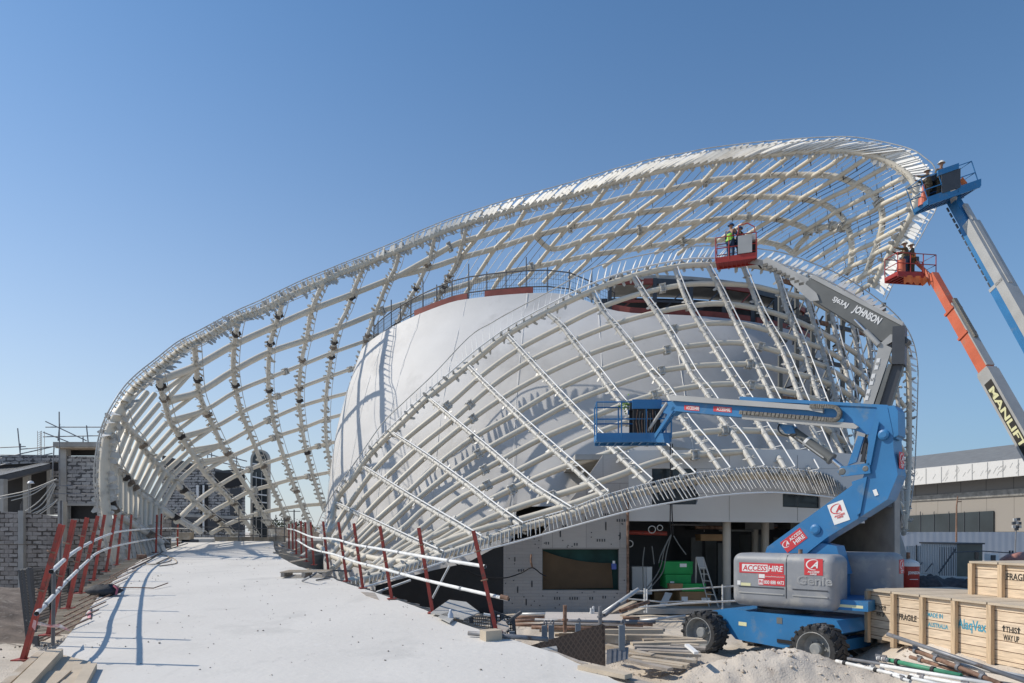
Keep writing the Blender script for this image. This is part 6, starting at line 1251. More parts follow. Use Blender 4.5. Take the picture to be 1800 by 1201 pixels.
# timbers bottom left
def timber(a, b, w_, h, lab, mt='board2', z=0.0, nm='timber_beam'):
    A, B = rp(*a, z + h / 2), rp(*b, z + h / 2); MB().beam(A, B, w_, h).build(nm, M[mt], label=lab, cat='timber', group='loose timbers at the left corner of the ramp')
timber((97, 1150), (-15, 1268), 0.17, 0.13, 'thick pale timber beam at the lower left corner, longest of the loose timbers')
timber((104, 1183), (30, 1245), 0.24, 0.05, 'flat pale plank in the middle of the loose timbers at the lower left')
timber((160, 1172), (128, 1230), 0.12, 0.08, 'short pale timber lying rightmost of the loose timbers')
timber((128, 1196), (95, 1240), 0.20, 0.03, 'thin plank partly under the rightmost loose timber')
timber((70, 1150), (-10, 1222), 0.09, 0.05, 'narrow brown timber left of the thick beam', 'board', 0.0)
MB().prism([rp(100, 1150, .015), rp(160, 1165, .015), rp(130, 1215, .015), rp(60, 1215, .015)], V((0, 0, 0.01))).build('plywood_sheet', M['board2'], label='thin plywood sheet under the loose timbers at the lower left', cat='plywood sheet')
MB().tube([rp(205, 1033, .03), rp(240, 1033, .04), rp(270, 1034, .03), rp(295, 1025, .08)], 0.014, 6).build('bent_bar', M['rust'], label='bent rusty bar lying on the ramp beside the dark bag', cat='steel bar')
bg_ = MB(); c = rp(182, 1038, 0.12); 
vs = []; fsx = []
for j in range(9):
    for i in range(16):
        t = 2 * math.pi * i / 16; ph = math.pi * j / 8; rr = 1 + 0.25 * noise.noise((math.cos(t) * 2, math.sin(t) * 2, ph * 1.5)); vs.append(c + V((0.36 * rr * math.sin(ph) * math.cos(t), 0.22 * rr * math.sin(ph) * math.sin(t), 0.13 * rr * math.cos(ph))))
for j in range(8):
    for i in range(16): fsx.append((j * 16 + i, (j + 1) * 16 + i, (j + 1) * 16 + (i + 1) % 16, j * 16 + (i + 1) % 16))
bag = bg_.add(vs, fsx, True).build('work_bag', mat('dark_canvas', (0.03, 0.035, 0.045), 0.8, 0.3, 5, bump=0.8, bscale=12), label='crumpled dark canvas bag on the left edge of the ramp', cat='bag')
MB().tube([c + V((0.25, -0.05, 0.1)), c + V((0.36, -0.1, 0.05)), c + V((0.34, -0.12, -0.08))], 0.025, 6).build('strap', mat('pink_cloth', (0.45, 0.12, 0.16), 0.8), bag)
MB().cyl(rp(160, 1088, 0), rp(160, 1071, 0), 0.02, 6).build('short_peg', M['tubed'], label='short dark peg with pink tape on the left ramp edge', cat='peg')
MB().prism([rp(154, 1086, .02), rp(159, 1088, .02), rp(159, 1074, .05), rp(153, 1078, .05)], V((0, 0.01, 0))).build('pink_tape', mat('pink_tape', (0.7, 0.3, 0.33), 0.6), label='pink tape flag hanging on the short peg', cat='tape')
MB().prism([at(62, 1092, 8.6), at(64, 1094, 8.6), at(90, 1099, 9), at(105, 1097, 9.2), at(122, 1108, 9.5), at(123, 1110, 9.5), at(103, 1103, 9.2), at(88, 1103, 9), at(62, 1098, 8.6)], V((0, 0.01, 0))).build('barrier_tape', M['tape'], label='red and white barrier tape tied to the nearest left guard post', cat='tape')
MB().prism([at(59, 1090, 8.4), at(63, 1092, 8.4), at(61, 1108, 8.4), at(56, 1102, 8.4)], V((0, 0.01, 0))).build('tape_knot', M['tape'], label='knotted tape end hanging on the nearest left guard post', cat='tape')
# cables & trash at far left of deck
for i, pts in enumerate([[(250, 985), (285, 975), (300, 985), (270, 992), (255, 990)], [(275, 990), (300, 980), (310, 990), (280, 995)], [(232, 1000), (262, 985), (290, 968), (330, 955)], [(262, 962), (270, 972), (285, 962)]]):
    MB().tube([rp(q[0], q[1], 0.02) for q in catmull(pts, 5)], 0.018, 5).build('loose_cable', M['board'] if i < 2 else M['black'], label=['pale cable loop lying on the ramp near the sixth left post', 'second pale cable loop beside the first on the ramp', 'long black cable along the far left ramp edge', 'short black cable at the far left ramp edge'][i], cat='cable')
for i, (x, y, lx, ly, lz, mt, lab) in enumerate([(338, 956, 1.0, 0.5, 0.5, 'dgrey', 'dark grey box at the far end of the ramp'), (363, 954, 0.75, 0.5, 0.42, 'lgrey', 'light grey box beside the dark box at the ramp end'), (325, 944, 0.8, 0.5, 0.5, 'board', 'brown timber box behind the dark box at the ramp end'), (249, 982, 0.35, 0.12, 0.3, 'rust', 'rusty steel box at the far left ramp edge')]):
    d = 38.5 if i < 3 else 26; p = at(x, y, d); m = MB(); m.rbox(p + ZZ * 0.0, V((lx / 2, 0, 0)), V((0, ly / 2, 0)), V((0, 0, lz / 2)), 0.02, 2); m.build('site_box', M[mt], label=lab, cat='box')
for i in range(5):
    a = at(378 + i * 24, 948 + (i % 2), 42); MB().beam(a, a + V((0.95, 0.05, 0)), 0.3, 0.3).build('edge_timber', M['board'], label='brown timber closing the far ramp end, %s from the left' % ORD[i], cat='timber', group='timbers closing the ramp end')

# ---- mesh fence panels bottom left, black
def mesh_panel(label, pts, dd, hpx=None, post='dgrey'):
    A = [at(x, y, d) for (x, y), d in zip(pts, dd)]; r = thing('mesh_fence', label, 'fence', tuple(A[0])); B0, B1, T1, T0 = A
    m = MB(); m.quad(B0, B1, T1, T0); m.build('wire_mesh', M['netw'], r)
    for p, q in ((B0, T0), (B1, T1), (B0.lerp(B1, .45), T0.lerp(T1, .45))): MB().beam(p, q, 0.08, 0.08).build('post', M[post], r)
    MB().beam(T0, T1, 0.04, 0.04).build('top_rail', M[post], r); MB().beam(B0.lerp(T0, .3), B1.lerp(T1, .3), 0.035, 0.035).build('middle_rail', M[post], r)
mesh_panel('black wire mesh panel in front of the earth mound at the left', [(50, 1128), (66, 1136), (50, 1000), (36, 1002)], [18.5, 17.2, 17.2, 18.5])
mesh_panel('black wire mesh panel behind the first left guard posts', [(62, 1132), (128, 1105), (120, 998), (54, 1000)], [17.4, 20.2, 20.2, 17.4])
mesh_panel('dark wire mesh panel by the nearest right guard post', [(872, 1118), (905, 1120), (902, 1088), (868, 1075)], [14.5, 14.5, 14.5, 14.5])
mesh_panel('dark wire mesh panel in front of the black membrane wall', [(800, 1100), (868, 1118), (865, 1082), (800, 1085)], [16.5, 15.5, 15.5, 16.5])
MB().beam(at(868, 1110, 14.3), at(916, 1076, 14.6), 0.06, 0.06).build('loose_bar', M['tubed'], label='dark bar leaning upward to the right behind the nearest right post', cat='bar')
MB().beam(at(800, 1096, 15.3), at(822, 1082, 15.3), 0.05, 0.08).build('loose_bar', M['board3'], label='grey timber leaning in front of the membrane wall', cat='bar')
MB().cyl(at(850, 1080, 15.5), at(895, 1088, 15.5), 0.035, 8).build('loose_tube', M['tubew'], label='white tube lying behind the nearest right post', cat='tube')
for i, (x0, y0, x1, y1, d) in enumerate([(660, 1042, 722, 1020, 18), (760, 1052, 790, 995, 19)]): MB().cyl(at(x0, y0, d), at(x1, y1, d), 0.03, 8).build('brace_tube', M['tube'], label=['grey brace tube sloping under the bowl near the third right post', 'thin brace tube leaning on the black membrane wall'][i], cat='tube')

# ---- middle yard: film faced plywood, slabs, posts
m = bpy.data.materials.new('film_ply'); m.use_nodes = True; nn_ = m.node_tree.nodes; l_ = m.node_tree.links; b_ = nn_['Principled BSDF']; b_.inputs['Roughness'].default_value = 0.5
uvn = nn_.new('ShaderNodeUVMap'); mp = nn_.new('ShaderNodeMapping'); mp.inputs['Rotation'].default_value = (0, 0, math.radians(45)); l_.new(uvn.outputs[0], mp.inputs[0])
bk_ = nn_.new('ShaderNodeTexBrick'); bk_.offset = 0; bk_.inputs['Scale'].default_value = 1; bk_.inputs['Brick Width'].default_value = 0.09; bk_.inputs['Row Height'].default_value = 0.09; bk_.inputs['Mortar Size'].default_value = 0.012
bk_.inputs['Color1'].default_value = (0.05, 0.032, 0.025, 1); bk_.inputs['Color2'].default_value = (0.075, 0.045, 0.033, 1); bk_.inputs['Mortar'].default_value = (0.12, 0.08, 0.06, 1); l_.new(mp.outputs[0], bk_.inputs['Vector']); l_.new(bk_.outputs[0], b_.inputs['Base Color']); M['film'] = m
MB().prism([at(925, 1140, 11.2), at(1063, 1171, 12.4), at(1062, 1100, 12.4), at(1058, 1097, 12.4), at(932, 1135, 11.2)], V((0.02, 0.03, 0))).build('shuttering_board', M['film'], label='dark brown film faced shuttering board standing at the ramp edge', cat='board')
m = MB(); c = gp(1038, 1167, 0.5); m.prism([at(948, 1146, 10.4), at(980, 1141, 10.9), at(980, 1155, 10.9)], V((0, 0.3, 0))); m.build('concrete_wedge', M['lgrey'], label='small grey wedge block leaning on the shuttering board', cat='block')
def box_at(name, label, cat, mt, px, py, d, lx, ly, lz, rot=0.0, group=None, kind=None):
    p = at(px, py, d); a = V((math.cos(rot), math.sin(rot), 0)); b = V((-a.y, a.x, 0)); m = MB(); m.obox(p + ZZ * lz / 2, a * lx / 2, b * ly / 2, ZZ * lz / 2); return m.build(name, M[mt], label=label, cat=cat, group=group)
M['slab'] = mat_plank('pale_form_panel', (0.50, 0.455, 0.41), (0.54, 0.49, 0.45), (0.34, 0.3, 0.27), w=1.1, h=0.6, ms=0.005, grain=0.2, knots=False)
a0, a1_, a2_, a3_ = at(957, 1098, 17.6), at(1095, 1101, 17.6), at(1093, 1080, 19.2), at(959, 1079, 19.2)
MB().prism([a0, a1_, a2_, a3_], V((0, 0, 0.05))).build('shuttering_sheet', M['slab'], label='large pale panel lying on a low stack in front of the board wall', cat='panel')
for i in range(6):
    z = 0.08 + i * 0.09; a = V((a0.x - 0.1 + 0.2 * (i % 3), 17.7 + 0.22 * i, z)); b = V((a1_.x + 0.3 * (i % 2), 17.7 + 0.22 * i, z)); MB().beam(a, b, 0.16, 0.07).build('stacked_timber', M['board3'] if i % 2 else M['board'], label='grey timber under the large pale panel, %s from the front' % ORD[i], cat='timber', group='timbers under the pale panel')
TLB = ['upper rusty tube left of the pale panel', 'second rusty tube left of the pale panel', 'long rusty tube in front of the pale panel', 'short rusty tube low left of the pale panel', 'pale tube against the foot of the board wall', 'long grey tube under the front edge of the pale panel', 'rusty red tube end sticking out right of the pale panel', 'grey tube right of the pale panel', 'lowest rusty tube right of the pale panel', 'rusty tube between the grey and lowest ones right of the panel', 'light tube lying from the panel toward the front wheel']
for i, (x0, y0, x1, y1, d, mt) in enumerate([(905, 1085, 957, 1085, 18.5, 'rust'), (900, 1092, 950, 1091, 18, 'rust'), (934, 1103, 1100, 1106, 16.5, 'rust'), (905, 1098, 958, 1100, 17.5, 'rust'), (912, 1080, 990, 1079, 20, 'tube'), (940, 1090, 1120, 1095, 17, 'tubeg'), (1095, 1086, 1124, 1087, 18, 'rust'), (1100, 1092, 1152, 1094, 17.5, 'tubeg'), (1100, 1099, 1130, 1100, 17, 'rust'), (1098, 1096, 1147, 1098, 17.2, 'rust'), (1125, 1092, 1205, 1083, 19, 'tube')]):
    MB().pipe(at(x0, y0, d), at(x1, y1, d), 0.045, 10).build('steel_tube', M[mt], label=TLB[i], cat='tube', group='tubes around the pale panel')
for i, (x, y0, y1, d, mt) in enumerate([(993, 1110, 1064, 15.5, 'rust'), (1055, 1098, 1066, 15.5, 'tubeg'), (1043, 1078, 1066, 19, 'tubew'), (1039, 1080, 1069, 19, 'tubew')]):
    t = thing('steel_prop', ['brown upright prop in front of the pale panel', 'grey upright prop by the top corner of the shuttering board', 'short white upright peg behind the pale panel, right one', 'short white upright peg behind the pale panel, left one'][i], 'prop', tuple(at(x, y0, d)))
    MB().cyl(at(x, y0 + 2, d), at(x, y1, d), 0.045 if i < 2 else 0.03, 10).build('shaft', M[mt], t); MB().cyl(at(x, (y0 + y1) / 2 + 4, d), at(x, (y0 + y1) / 2 + 1, d), 0.075 if i < 2 else 0.04, 10).build('collar', M[mt], t)
for i, (x, y0, y1, d) in enumerate([(957, 1124, 1100, 13.6), (969, 1120, 1099, 13.8), (1016, 1112, 1096, 14.2), (1093, 1140, 1099, 13.0), (900, 1122, 1110, 14.0)]):
    t = thing('form_post', ['left galvanised post with hook left of the shuttering board', 'second galvanised post close to the left one', 'short galvanised post with hook behind the shuttering board', 'tall galvanised post right of the shuttering board', 'small galvanised post stub by the mesh panel'][i], 'post', tuple(at(x, y0, d)))
    a, b = at(x, y0 + 3, d), at(x, y1, d); MB().obox((a + b) / 2, V((0.055, 0, 0)), V((0, 0.045, 0)), V((0, 0, (b.z - a.z) / 2))).build('shaft', mat('galv_post', (0.2, 0.23, 0.26), 0.5, 0.1) if i == 0 else bpy.data.materials['galv_post'], t)
    if i < 4: MB().tube([b + V((0.03 * math.cos(u) + 0.02, 0, 0.05 + 0.05 * math.sin(u))) for u in np.linspace(-1.5, 3.6, 10)], 0.014, 6).build('hook', M['tubeg'], t)
# leaning tubes at plywood corner
for i, (x0, y0, x1, y1, d, mt) in enumerate([(1058, 1080, 1122, 1036, 17.5, 'tube'), (1062, 1082, 1088, 1062, 17.0, 'tubeg'), (1090, 1074, 1140, 1058, 18.5, 'rust'), (1068, 1080, 1116, 1058, 19, 'board'), (1095, 1083, 1130, 1070, 18.2, 'board2')]):
    (MB().pipe(at(x0, y0, d), at(x1, y1, d + 0.6), 0.055, 12) if i < 3 else MB().beam(at(x0, y0, d), at(x1, y1, d + .5), 0.2, 0.05)).build('leaning_tube' if i < 3 else 'leaning_plank', M[mt], label=['long grey tube leaning up in front of the rusty corner prop', 'shorter grey tube beside the long leaning one', 'rusty tube leaning low to the right of the leaning grey ones', 'brown plank leaning behind the rusty leaning tube', 'pale plank end sticking up under the rusty leaning tube'][i], cat='tube' if i < 3 else 'plank')
for i, (pts, d) in enumerate([([(1105, 1053), (1160, 1058), (1250, 1057)], 24), ([(1122, 1068), (1200, 1061), (1300, 1056)], 21), ([(1108, 1040), (1200, 1036), (1300, 1030)], 24.5)]):
    MB().tube([at(x, y, d) for x, y in pts], 0.03, 8).build('barrier_tube', M['tube'], label=['dim horizontal tube barrier low in front of the open bay', 'bright tube barrier sloping up toward the blue lift', 'upper horizontal tube across the open bay'][i], cat='tube')
for i, (x, y0, y1, d) in enumerate([(1133, 1077, 1034, 22), (1137, 1077, 1036, 21.8), (1270, 1072, 1028, 24)]): MB().cyl(at(x, y0, d), at(x, y1, d), 0.028, 8).build('barrier_post', M['tubew'], label=['left thin post of the tube barrier in front of the bay', 'thin post close beside the left barrier post', 'barrier post close to the cream column'][i], cat='post')
# ---- plank pile
random.seed(21)
PLB = ['long pale plank slanting over the left end of the plank pile', 'widest plank across the middle top of the plank pile', 'plank just under the widest one in the pile', 'plank behind the widest one in the pile', 'plank with its right end nearest the tyre in the pile', 'plank in the gapped lower half of the pile, topmost there', 'plank third from the bottom of the pile with its end in the sand', 'second lowest plank of the pile', 'lowest and shortest plank of the pile', 'plank just below the bright white strip', 'thick plank at the far back left of the pile', 'highest thin plank at the far back of the pile', 'thick short plank behind the tall galvanised post', 'short plank touching the front wheel from the left', 'plank right of the white strip in the pile', 'thick block like plank end beside the shuttering board', 'plank scrap at the lower right foot of the pile']
planks = [((1065, 1137), (1147, 1155), .22, .12), ((1110, 1132), (1240, 1128), .26, .06), ((1115, 1137), (1215, 1140), .2, .05), ((1130, 1125), (1220, 1124), .3, .05), ((1150, 1128), (1228, 1135), .34, .05), ((1120, 1143), (1230, 1147), .14, .05), ((1105, 1150), (1225, 1162), .1, .06), ((1110, 1156), (1210, 1170), .06, .06), ((1102, 1160), (1178, 1177), .1, .06), ((1140, 1148), (1232, 1152), .12, .06), ((1060, 1110), (1165, 1110), .34, .1), ((1095, 1105), (1168, 1107), .42, .07), ((1100, 1120), (1160, 1121), .3, .12), ((1160, 1118), (1235, 1125), .28, .05), ((1180, 1133), (1240, 1140), .24, .04), ((1060, 1122), (1100, 1124), .25, .18), ((1130, 1163), (1200, 1172), .14, .05)]
for i, (a, b, z, h) in enumerate(planks):
    da = 13.4 + (1175 - a[1]) * 0.042; db = 13.4 + (1175 - b[1]) * 0.042; A, B = at(*a, da), at(*b, db)
    MB().beam(A, B, 0.16 + 0.1 * random.random(), h).build('wooden_plank', [M['board'], M['board2'], M['board3']][i % 3], label=PLB[i], cat='plank', group='planks in the pile left of the blue lift')
MB().beam(at(1207, 1134, 13.6), at(1224, 1148, 13.2), 0.09, 0.05).build('white_strip', M['swhite'], label='short bright white strip lying on the plank pile', cat='strip')
for i in range(9):
    x = 1068 + i * 4.2; a, b = at(x, 1168 - i * 1.1, 12.9), at(x + 1, 1142 - i * 0.5, 13.0); MB().beam(a, b, 0.05, 0.03 + 0.02 * (i % 2)).build('form_clamp', M['tubeg'], label='upright grey form clamp behind the shuttering board, %s from the left' % ORD[i], cat='clamp', group='grey form clamps right of the shuttering board')
MB().beam(rp(1022, 1172, 0.02), rp(1105, 1189, 0.03), 0.14, 0.05).build('edge_plank', M['board2'], label='pale plank lying on the right ramp edge below the shuttering board', cat='plank')
MB().beam(rp(1050, 1182, -0.04), rp(1180, 1215, -0.04), 0.12, 0.04).build('edge_plank', M['board3'], label='grey plank along the right ramp edge at the bottom of the photo', cat='plank')
MB().beam(rp(968, 1146, -0.04), rp(1030, 1170, -0.04), 0.06, 0.04).build('edge_plank', M['board3'], label='thin grey strip along the right ramp edge under the shuttering board', cat='plank')
# stones on sand: countless
random.seed(5); st_ = MB()
for k in range(900):
    x = random.uniform(1.2, 9.5); y = random.uniform(12.3, 17); s = abs(random.gauss(0, 0.018)) + 0.008; c = V((x, y, hgt(x, y))); vs = [c + V((random.uniform(.6, 1) * s * a, random.uniform(.6, 1) * s * b, random.uniform(.4, .9) * s * d)) for a, b, d in ((1, 0, 0), (-1, 0, 0), (0, 1, 0), (0, -1, 0), (0, 0, 1), (0, 0, -1))]
    st_.add(vs, [(0, 2, 4), (2, 1, 4), (1, 3, 4), (3, 0, 4), (2, 0, 5), (1, 2, 5), (3, 1, 5), (0, 3, 5)])
st_.build('gravel', M['sand'], label='scattered small stones and clods on the sand', cat='gravel', kind='stuff')
st_ = MB()
for k in range(500):
    x = random.uniform(-24, -12); y = random.uniform(13, 27); s = abs(random.gauss(0, 0.04)) + 0.02; c = V((x, y, hgt(x, y))); vs = [c + V((random.uniform(.6, 1) * s * a, random.uniform(.6, 1) * s * b, random.uniform(.4, .9) * s * d)) for a, b, d in ((1, 0, 0), (-1, 0, 0), (0, 1, 0), (0, -1, 0), (0, 0, 1), (0, 0, -1))]
    st_.add(vs, [(0, 2, 4), (2, 1, 4), (1, 3, 4), (3, 0, 4), (2, 0, 5), (1, 2, 5), (3, 1, 5), (0, 3, 5)])
st_.build('rubble', M['dirt'], label='dark rubble and clods on the earth mound behind the mesh panels', cat='rubble', kind='stuff')
# earth mound left
vs = []; N1, N2 = 60, 50
for j in range(N2):
    for i in range(N1):
        x = -29 + 17.0 * i / (N1 - 1); y = 15.5 + 15 * j / (N2 - 1); e = math.exp(-(((x + 19.2) / 5.0) ** 4 + ((y - 22.4) / 4.6) ** 4)); z = hgt(x, y) + 0.95 * e - 0.08 + (0.12 * noise.noise((x * 1.5, y * 1.5, 7)) + 0.06 * noise.noise((x * 4, y * 4, 3))) * e; vs.append((x, y, z))
MB().add(vs, [(j * N1 + i, j * N1 + i + 1, (j + 1) * N1 + i + 1, (j + 1) * N1 + i) for j in range(N2 - 1) for i in range(N1 - 1)], True).build('earth_mound', M['dirt'], kind='structure', uv=False)

# ================================================================ LEFT BACKGROUND
def quadwall(px0, px1, ytl, ytr, d0, d1, zb, name, mt, parent=None, th=0.2, **k):
    a, b = at(px0, ytl, d0), at(px1, ytr, d1); a0, b0_ = V((a.x, a.y, zb)), V((b.x, b.y, zb)); n = (b0_ - a0).normalized(); n = V((-n.y, n.x, 0)); n = n if n.y > 0 else -n
    return MB().prism([a0, b0_, b, a], n * th).build(name, M[mt], parent, **k)
bw_ = thing('block_wall', 'unplastered block wall with concrete posts left behind the ramp', 'wall', tuple(at(0, 1035, 31)))
quadwall(-120, 35, 893, 901, 31, 31, -0.2, 'block_panel', 'block', bw_); quadwall(43, 105, 901, 908, 31.0, 31.3, -0.2, 'block_panel', 'block', bw_); quadwall(105.2, 300, 912, 912, 31.5, 33, -0.2, 'block_panel', 'block', bw_)
for x in (39, 108.5): a = at(x, 898 if x < 50 else 882, 30.95); m = MB(); m.box(a.x - .12, a.x + .12, 30.85, 31.15, -0.2, a.z); m.build('concrete_post', M['concg'], bw_)
for i in range(3): a = at(36 + i * 2, 905, 30.9); MB().cyl(a - ZZ * 0.3, a + ZZ * (0.5 + 0.1 * i), 0.015, 5).build('starter_bar', M['tubed'], bw_)
MB().tube([at(-20, 957, 30.7), at(60, 957, 30.7), at(120, 962, 30.7)], 0.015, 5).build('wall_cable', M['black'], label='thin cable strung along the left block wall', cat='cable')
tb = thing('block_tower', 'block built stair tower with slab roof and dark openings behind the left wall', 'building', tuple(at(135, 935, 44)))
quadwall(115, 175, 801, 801, 44, 44, 4.75, 'block_infill', 'blockf', tb, org=None) if False else MB().prism([at(116, 886, 44), at(172, 886, 44), at(172, 802, 44), at(116, 802, 44)], V((0, .3, 0))).build('block_infill', M['blockf'], tb)
for (x0, x1, y0, y1) in ((103, 116, 1000, 785), (171, 176, 1000, 785)): MB().prism([at(x0, y0, 43.9), at(x1, y0, 43.9), at(x1, y1, 43.9), at(x0, y1, 43.9)], V((0, .5, 0))).build('concrete_post', M['concg'], tb)
MB().prism([at(93, 785, 43.4), at(176, 785, 43.4), at(176, 777, 43.4), at(93, 777, 43.4)], V((0, 4, 0))).build('roof_slab', M['concg'], tb)
MB().prism([at(97, 787.5, 43.4), at(176, 787.5, 43.4), at(176, 785.3, 43.4), at(97, 785.3, 43.4)], V((0, 3, 0))).build('formwork', M['board'], tb)
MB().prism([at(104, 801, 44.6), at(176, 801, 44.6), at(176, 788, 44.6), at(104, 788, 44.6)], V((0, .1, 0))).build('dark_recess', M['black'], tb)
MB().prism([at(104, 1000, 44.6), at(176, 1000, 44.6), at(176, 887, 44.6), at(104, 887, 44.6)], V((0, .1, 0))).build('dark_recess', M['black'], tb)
MB().prism([at(116, 889, 43.95), at(172, 889, 43.95), at(172, 885, 43.95), at(116, 885, 43.95)], V((0, .4, 0))).build('floor_slab', M['concg'], tb)
MB().prism([at(108, 840, 43.5), at(111, 840, 43.5), at(111, 915, 43.5), at(108, 915, 43.5)], V((0, .1, 0))).build('wet_streak', M['white'], tb) if False else None
sh = thing('open_hall', 'dark open hall with sheet metal lean-to roof at the far left', 'building', tuple(at(50, 935, 42)))
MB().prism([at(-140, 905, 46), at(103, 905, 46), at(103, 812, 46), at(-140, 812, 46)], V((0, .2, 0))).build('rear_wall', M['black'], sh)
MB().prism([at(-140, 824, 45.8), at(104, 812, 45.8), at(104, 800, 45.8), at(-140, 803, 45.8)], V((0, .2, 0))).build('parapet', M['blockf'], sh)
MB().add([at(-60, 850, 40), at(88, 815, 43), at(60, 813, 48), at(-60, 822, 48)], [(0, 1, 2, 3)]).build('sheet_roof', M['roofc'], sh)
MB().prism([at(-60, 863, 40), at(88, 824, 43), at(88, 816, 43), at(-60, 851, 40)], V((0, .3, 0))).build('fascia_beam', M['dgrey'], sh)
for (x0, x1, y0, d) in ((-2, 6, 842, 41), (40, 48, 832, 43), (82, 88, 822, 44)): MB().prism([at(x0, 905, d), at(x1, 905, d), at(x1, y0, d), at(x0, y0, d)], V((0, .35, 0))).build('column', M['concg'], sh)
MB().prism([at(89, 905, 44.5), at(103, 905, 44.5), at(103, 828, 44.5), at(89, 828, 44.5)], V((0, .2, 0))).build('block_infill', M['blockf'], sh)
CBL = ['upper heavy pale cable from the block tower corner to the left', 'lower heavy pale cable parallel to the upper one', 'leftmost of the thin cables fanning down from the tower corner', 'second thin cable of the fan below the tower corner', 'third thin cable of the fan below the tower corner', 'fourth thin cable of the fan, starting lower on the tower', 'rightmost thin cable of the fan below the tower corner', 'flat sagging cable crossing the dark hall behind the fan']
for i, pts in enumerate([[(0, 873), (50, 862), (100, 842)], [(0, 877), (50, 866), (100, 843)], [(40, 902), (70, 880), (95, 848)], [(48, 903), (75, 885), (97, 850)], [(55, 904), (80, 890), (98, 852)], [(62, 904), (85, 890), (100, 880)], [(70, 904), (90, 890), (101, 878)], [(20, 880), (55, 870), (80, 855)]]):
    MB().tube([at(q[0], q[1], 38) for q in catmull(pts, 4)], 0.028, 5).build('bundled_rope', M['lgrey'], label=CBL[i], cat='cable', group='cables sagging from the block tower')
# scaffold tubes above the left buildings
sc = thing('scaffold', 'scaffold tube frame standing on top of the left block tower', 'scaffold', tuple(at(120, 777, 44)))
for (x0, y0, x1, y1) in [(80, 741, 152, 775), (76, 760, 120, 777), (80, 751, 182, 751), (76, 768, 180, 766), (105, 860, 104, 724), (102, 775, 105, 745), (152, 748, 155, 778), (146, 768, 146, 778), (184, 733, 184, 760), (80, 854, 170, 855), (80, 868, 172, 869), (95, 785, 92, 842)]:
    MB().cyl(at(x0, y0, 43), at(x1, y1, 43), 0.035, 6).build('tube', M['tubeg'], sc)
sc2 = thing('scaffold', 'loose scaffold tubes rising from the roof of the far left hall', 'scaffold', tuple(at(35, 805, 45)))
for (x0, y0, x1, y1) in [(36, 803, 31, 753), (35, 803, 36, 780), (0, 787, 45, 785), (0, 806, 95, 785), (0, 800, 95, 801), (35, 790, 95, 785), (0, 818, 92, 797)]: MB().cyl(at(x0, y0, 45), at(x1, y1, 45), 0.035, 6).build('tube', M['tubeg'], sc2)
m = MB(); 
for a, b in ((-.18, -.18), (.18, -.18), (-.18, .18), (.18, .18)): m.cyl(at(72, 803, 60) + V((a, b, 0)), at(72, 758, 60) + V((a, b, 0)), 0.02, 4)
for k in range(12): m.beam(at(72, 803 - k * 3.7, 60) + V((-.18, -.18, 0)), at(72, 799.5 - k * 3.7, 60) + V((.18, -.18, 0)), 0.02, 0.02)
m.build('lattice_mast', M['rust'], label='thin reddish lattice mast rising behind the far left hall', cat='mast')
lp_ = at(54, 850, 36); lt = thing('floodlight', 'small white floodlight on a pole before the dark left hall', 'floodlight', tuple(at(54, 905, 36))); MB().lathe(lp_, ZZ, [(0, .16), (.1, .12), (.14, .03), (.14, 0)], 12).build('lamp_head', M['swhite'], lt); MB().cyl(at(51, 905, 36), at(51, 846, 36), 0.025, 6).build('pole', M['tubeg'], lt)
# block building seen through the ring
bb = thing('block_building', 'unfinished block building seen through the left part of the lattice ring', 'building', tuple(at(360, 935, 62)))
BZ = 62
MB().prism([at(300, 945, BZ), at(428, 945, BZ), at(428, 838, BZ), at(360, 818, BZ), at(285, 806, BZ), at(285, 945, BZ)], V((0, .4, 0))).build('block_facade', M['blockf'], bb)
for P, mt, nm in (([(378, 832), (428, 832), (428, 824), (378, 828)], 'dgrey', 'balcony_slab'), ([(378, 860), (430, 854), (430, 834), (378, 830)], 'black', 'opening'), ([(352, 935), (365, 935), (365, 853), (352, 853)], 'black', 'opening'), ([(356, 935), (359, 935), (359, 853), (356, 853)], 'swhite', 'door_frame'), ([(345, 895), (349, 895), (349, 853), (345, 853)], 'swhite', 'door_frame'), ([(404, 905), (424, 905), (424, 858), (404, 860)], 'dgrey', 'opening'), ([(288, 932), (430, 932), (430, 910), (288, 906)], 'dgrey', 'dark_storey'), ([(285, 820), (330, 826), (338, 815), (285, 800)], 'dgrey', 'roof_opening'), ([(286, 907), (430, 913), (430, 908), (286, 902)], 'concg', 'floor_slab')):
    dd = {'opening': .12, 'swhite': .2}.get(nm, .16 if nm in ('door_frame', 'floor_slab') else .1); dd += random.random() * 0.03
    MB().prism([at(x, y, BZ - dd) for x, y in P], V((0, .08, 0))).build(nm, M[mt], bb)
for (x0, y0, x1, y1) in [(365, 812, 378, 812), (365, 800, 365, 815), (372, 796, 372, 815), (360, 797, 418, 812), (414, 806, 434, 811), (416, 800, 416, 820), (355, 806, 430, 822)]: MB().cyl(at(x0, y0, BZ - 1), at(x1, y1, BZ - 1), 0.05, 5).build('guard_tube', M['tubeg'], bb)
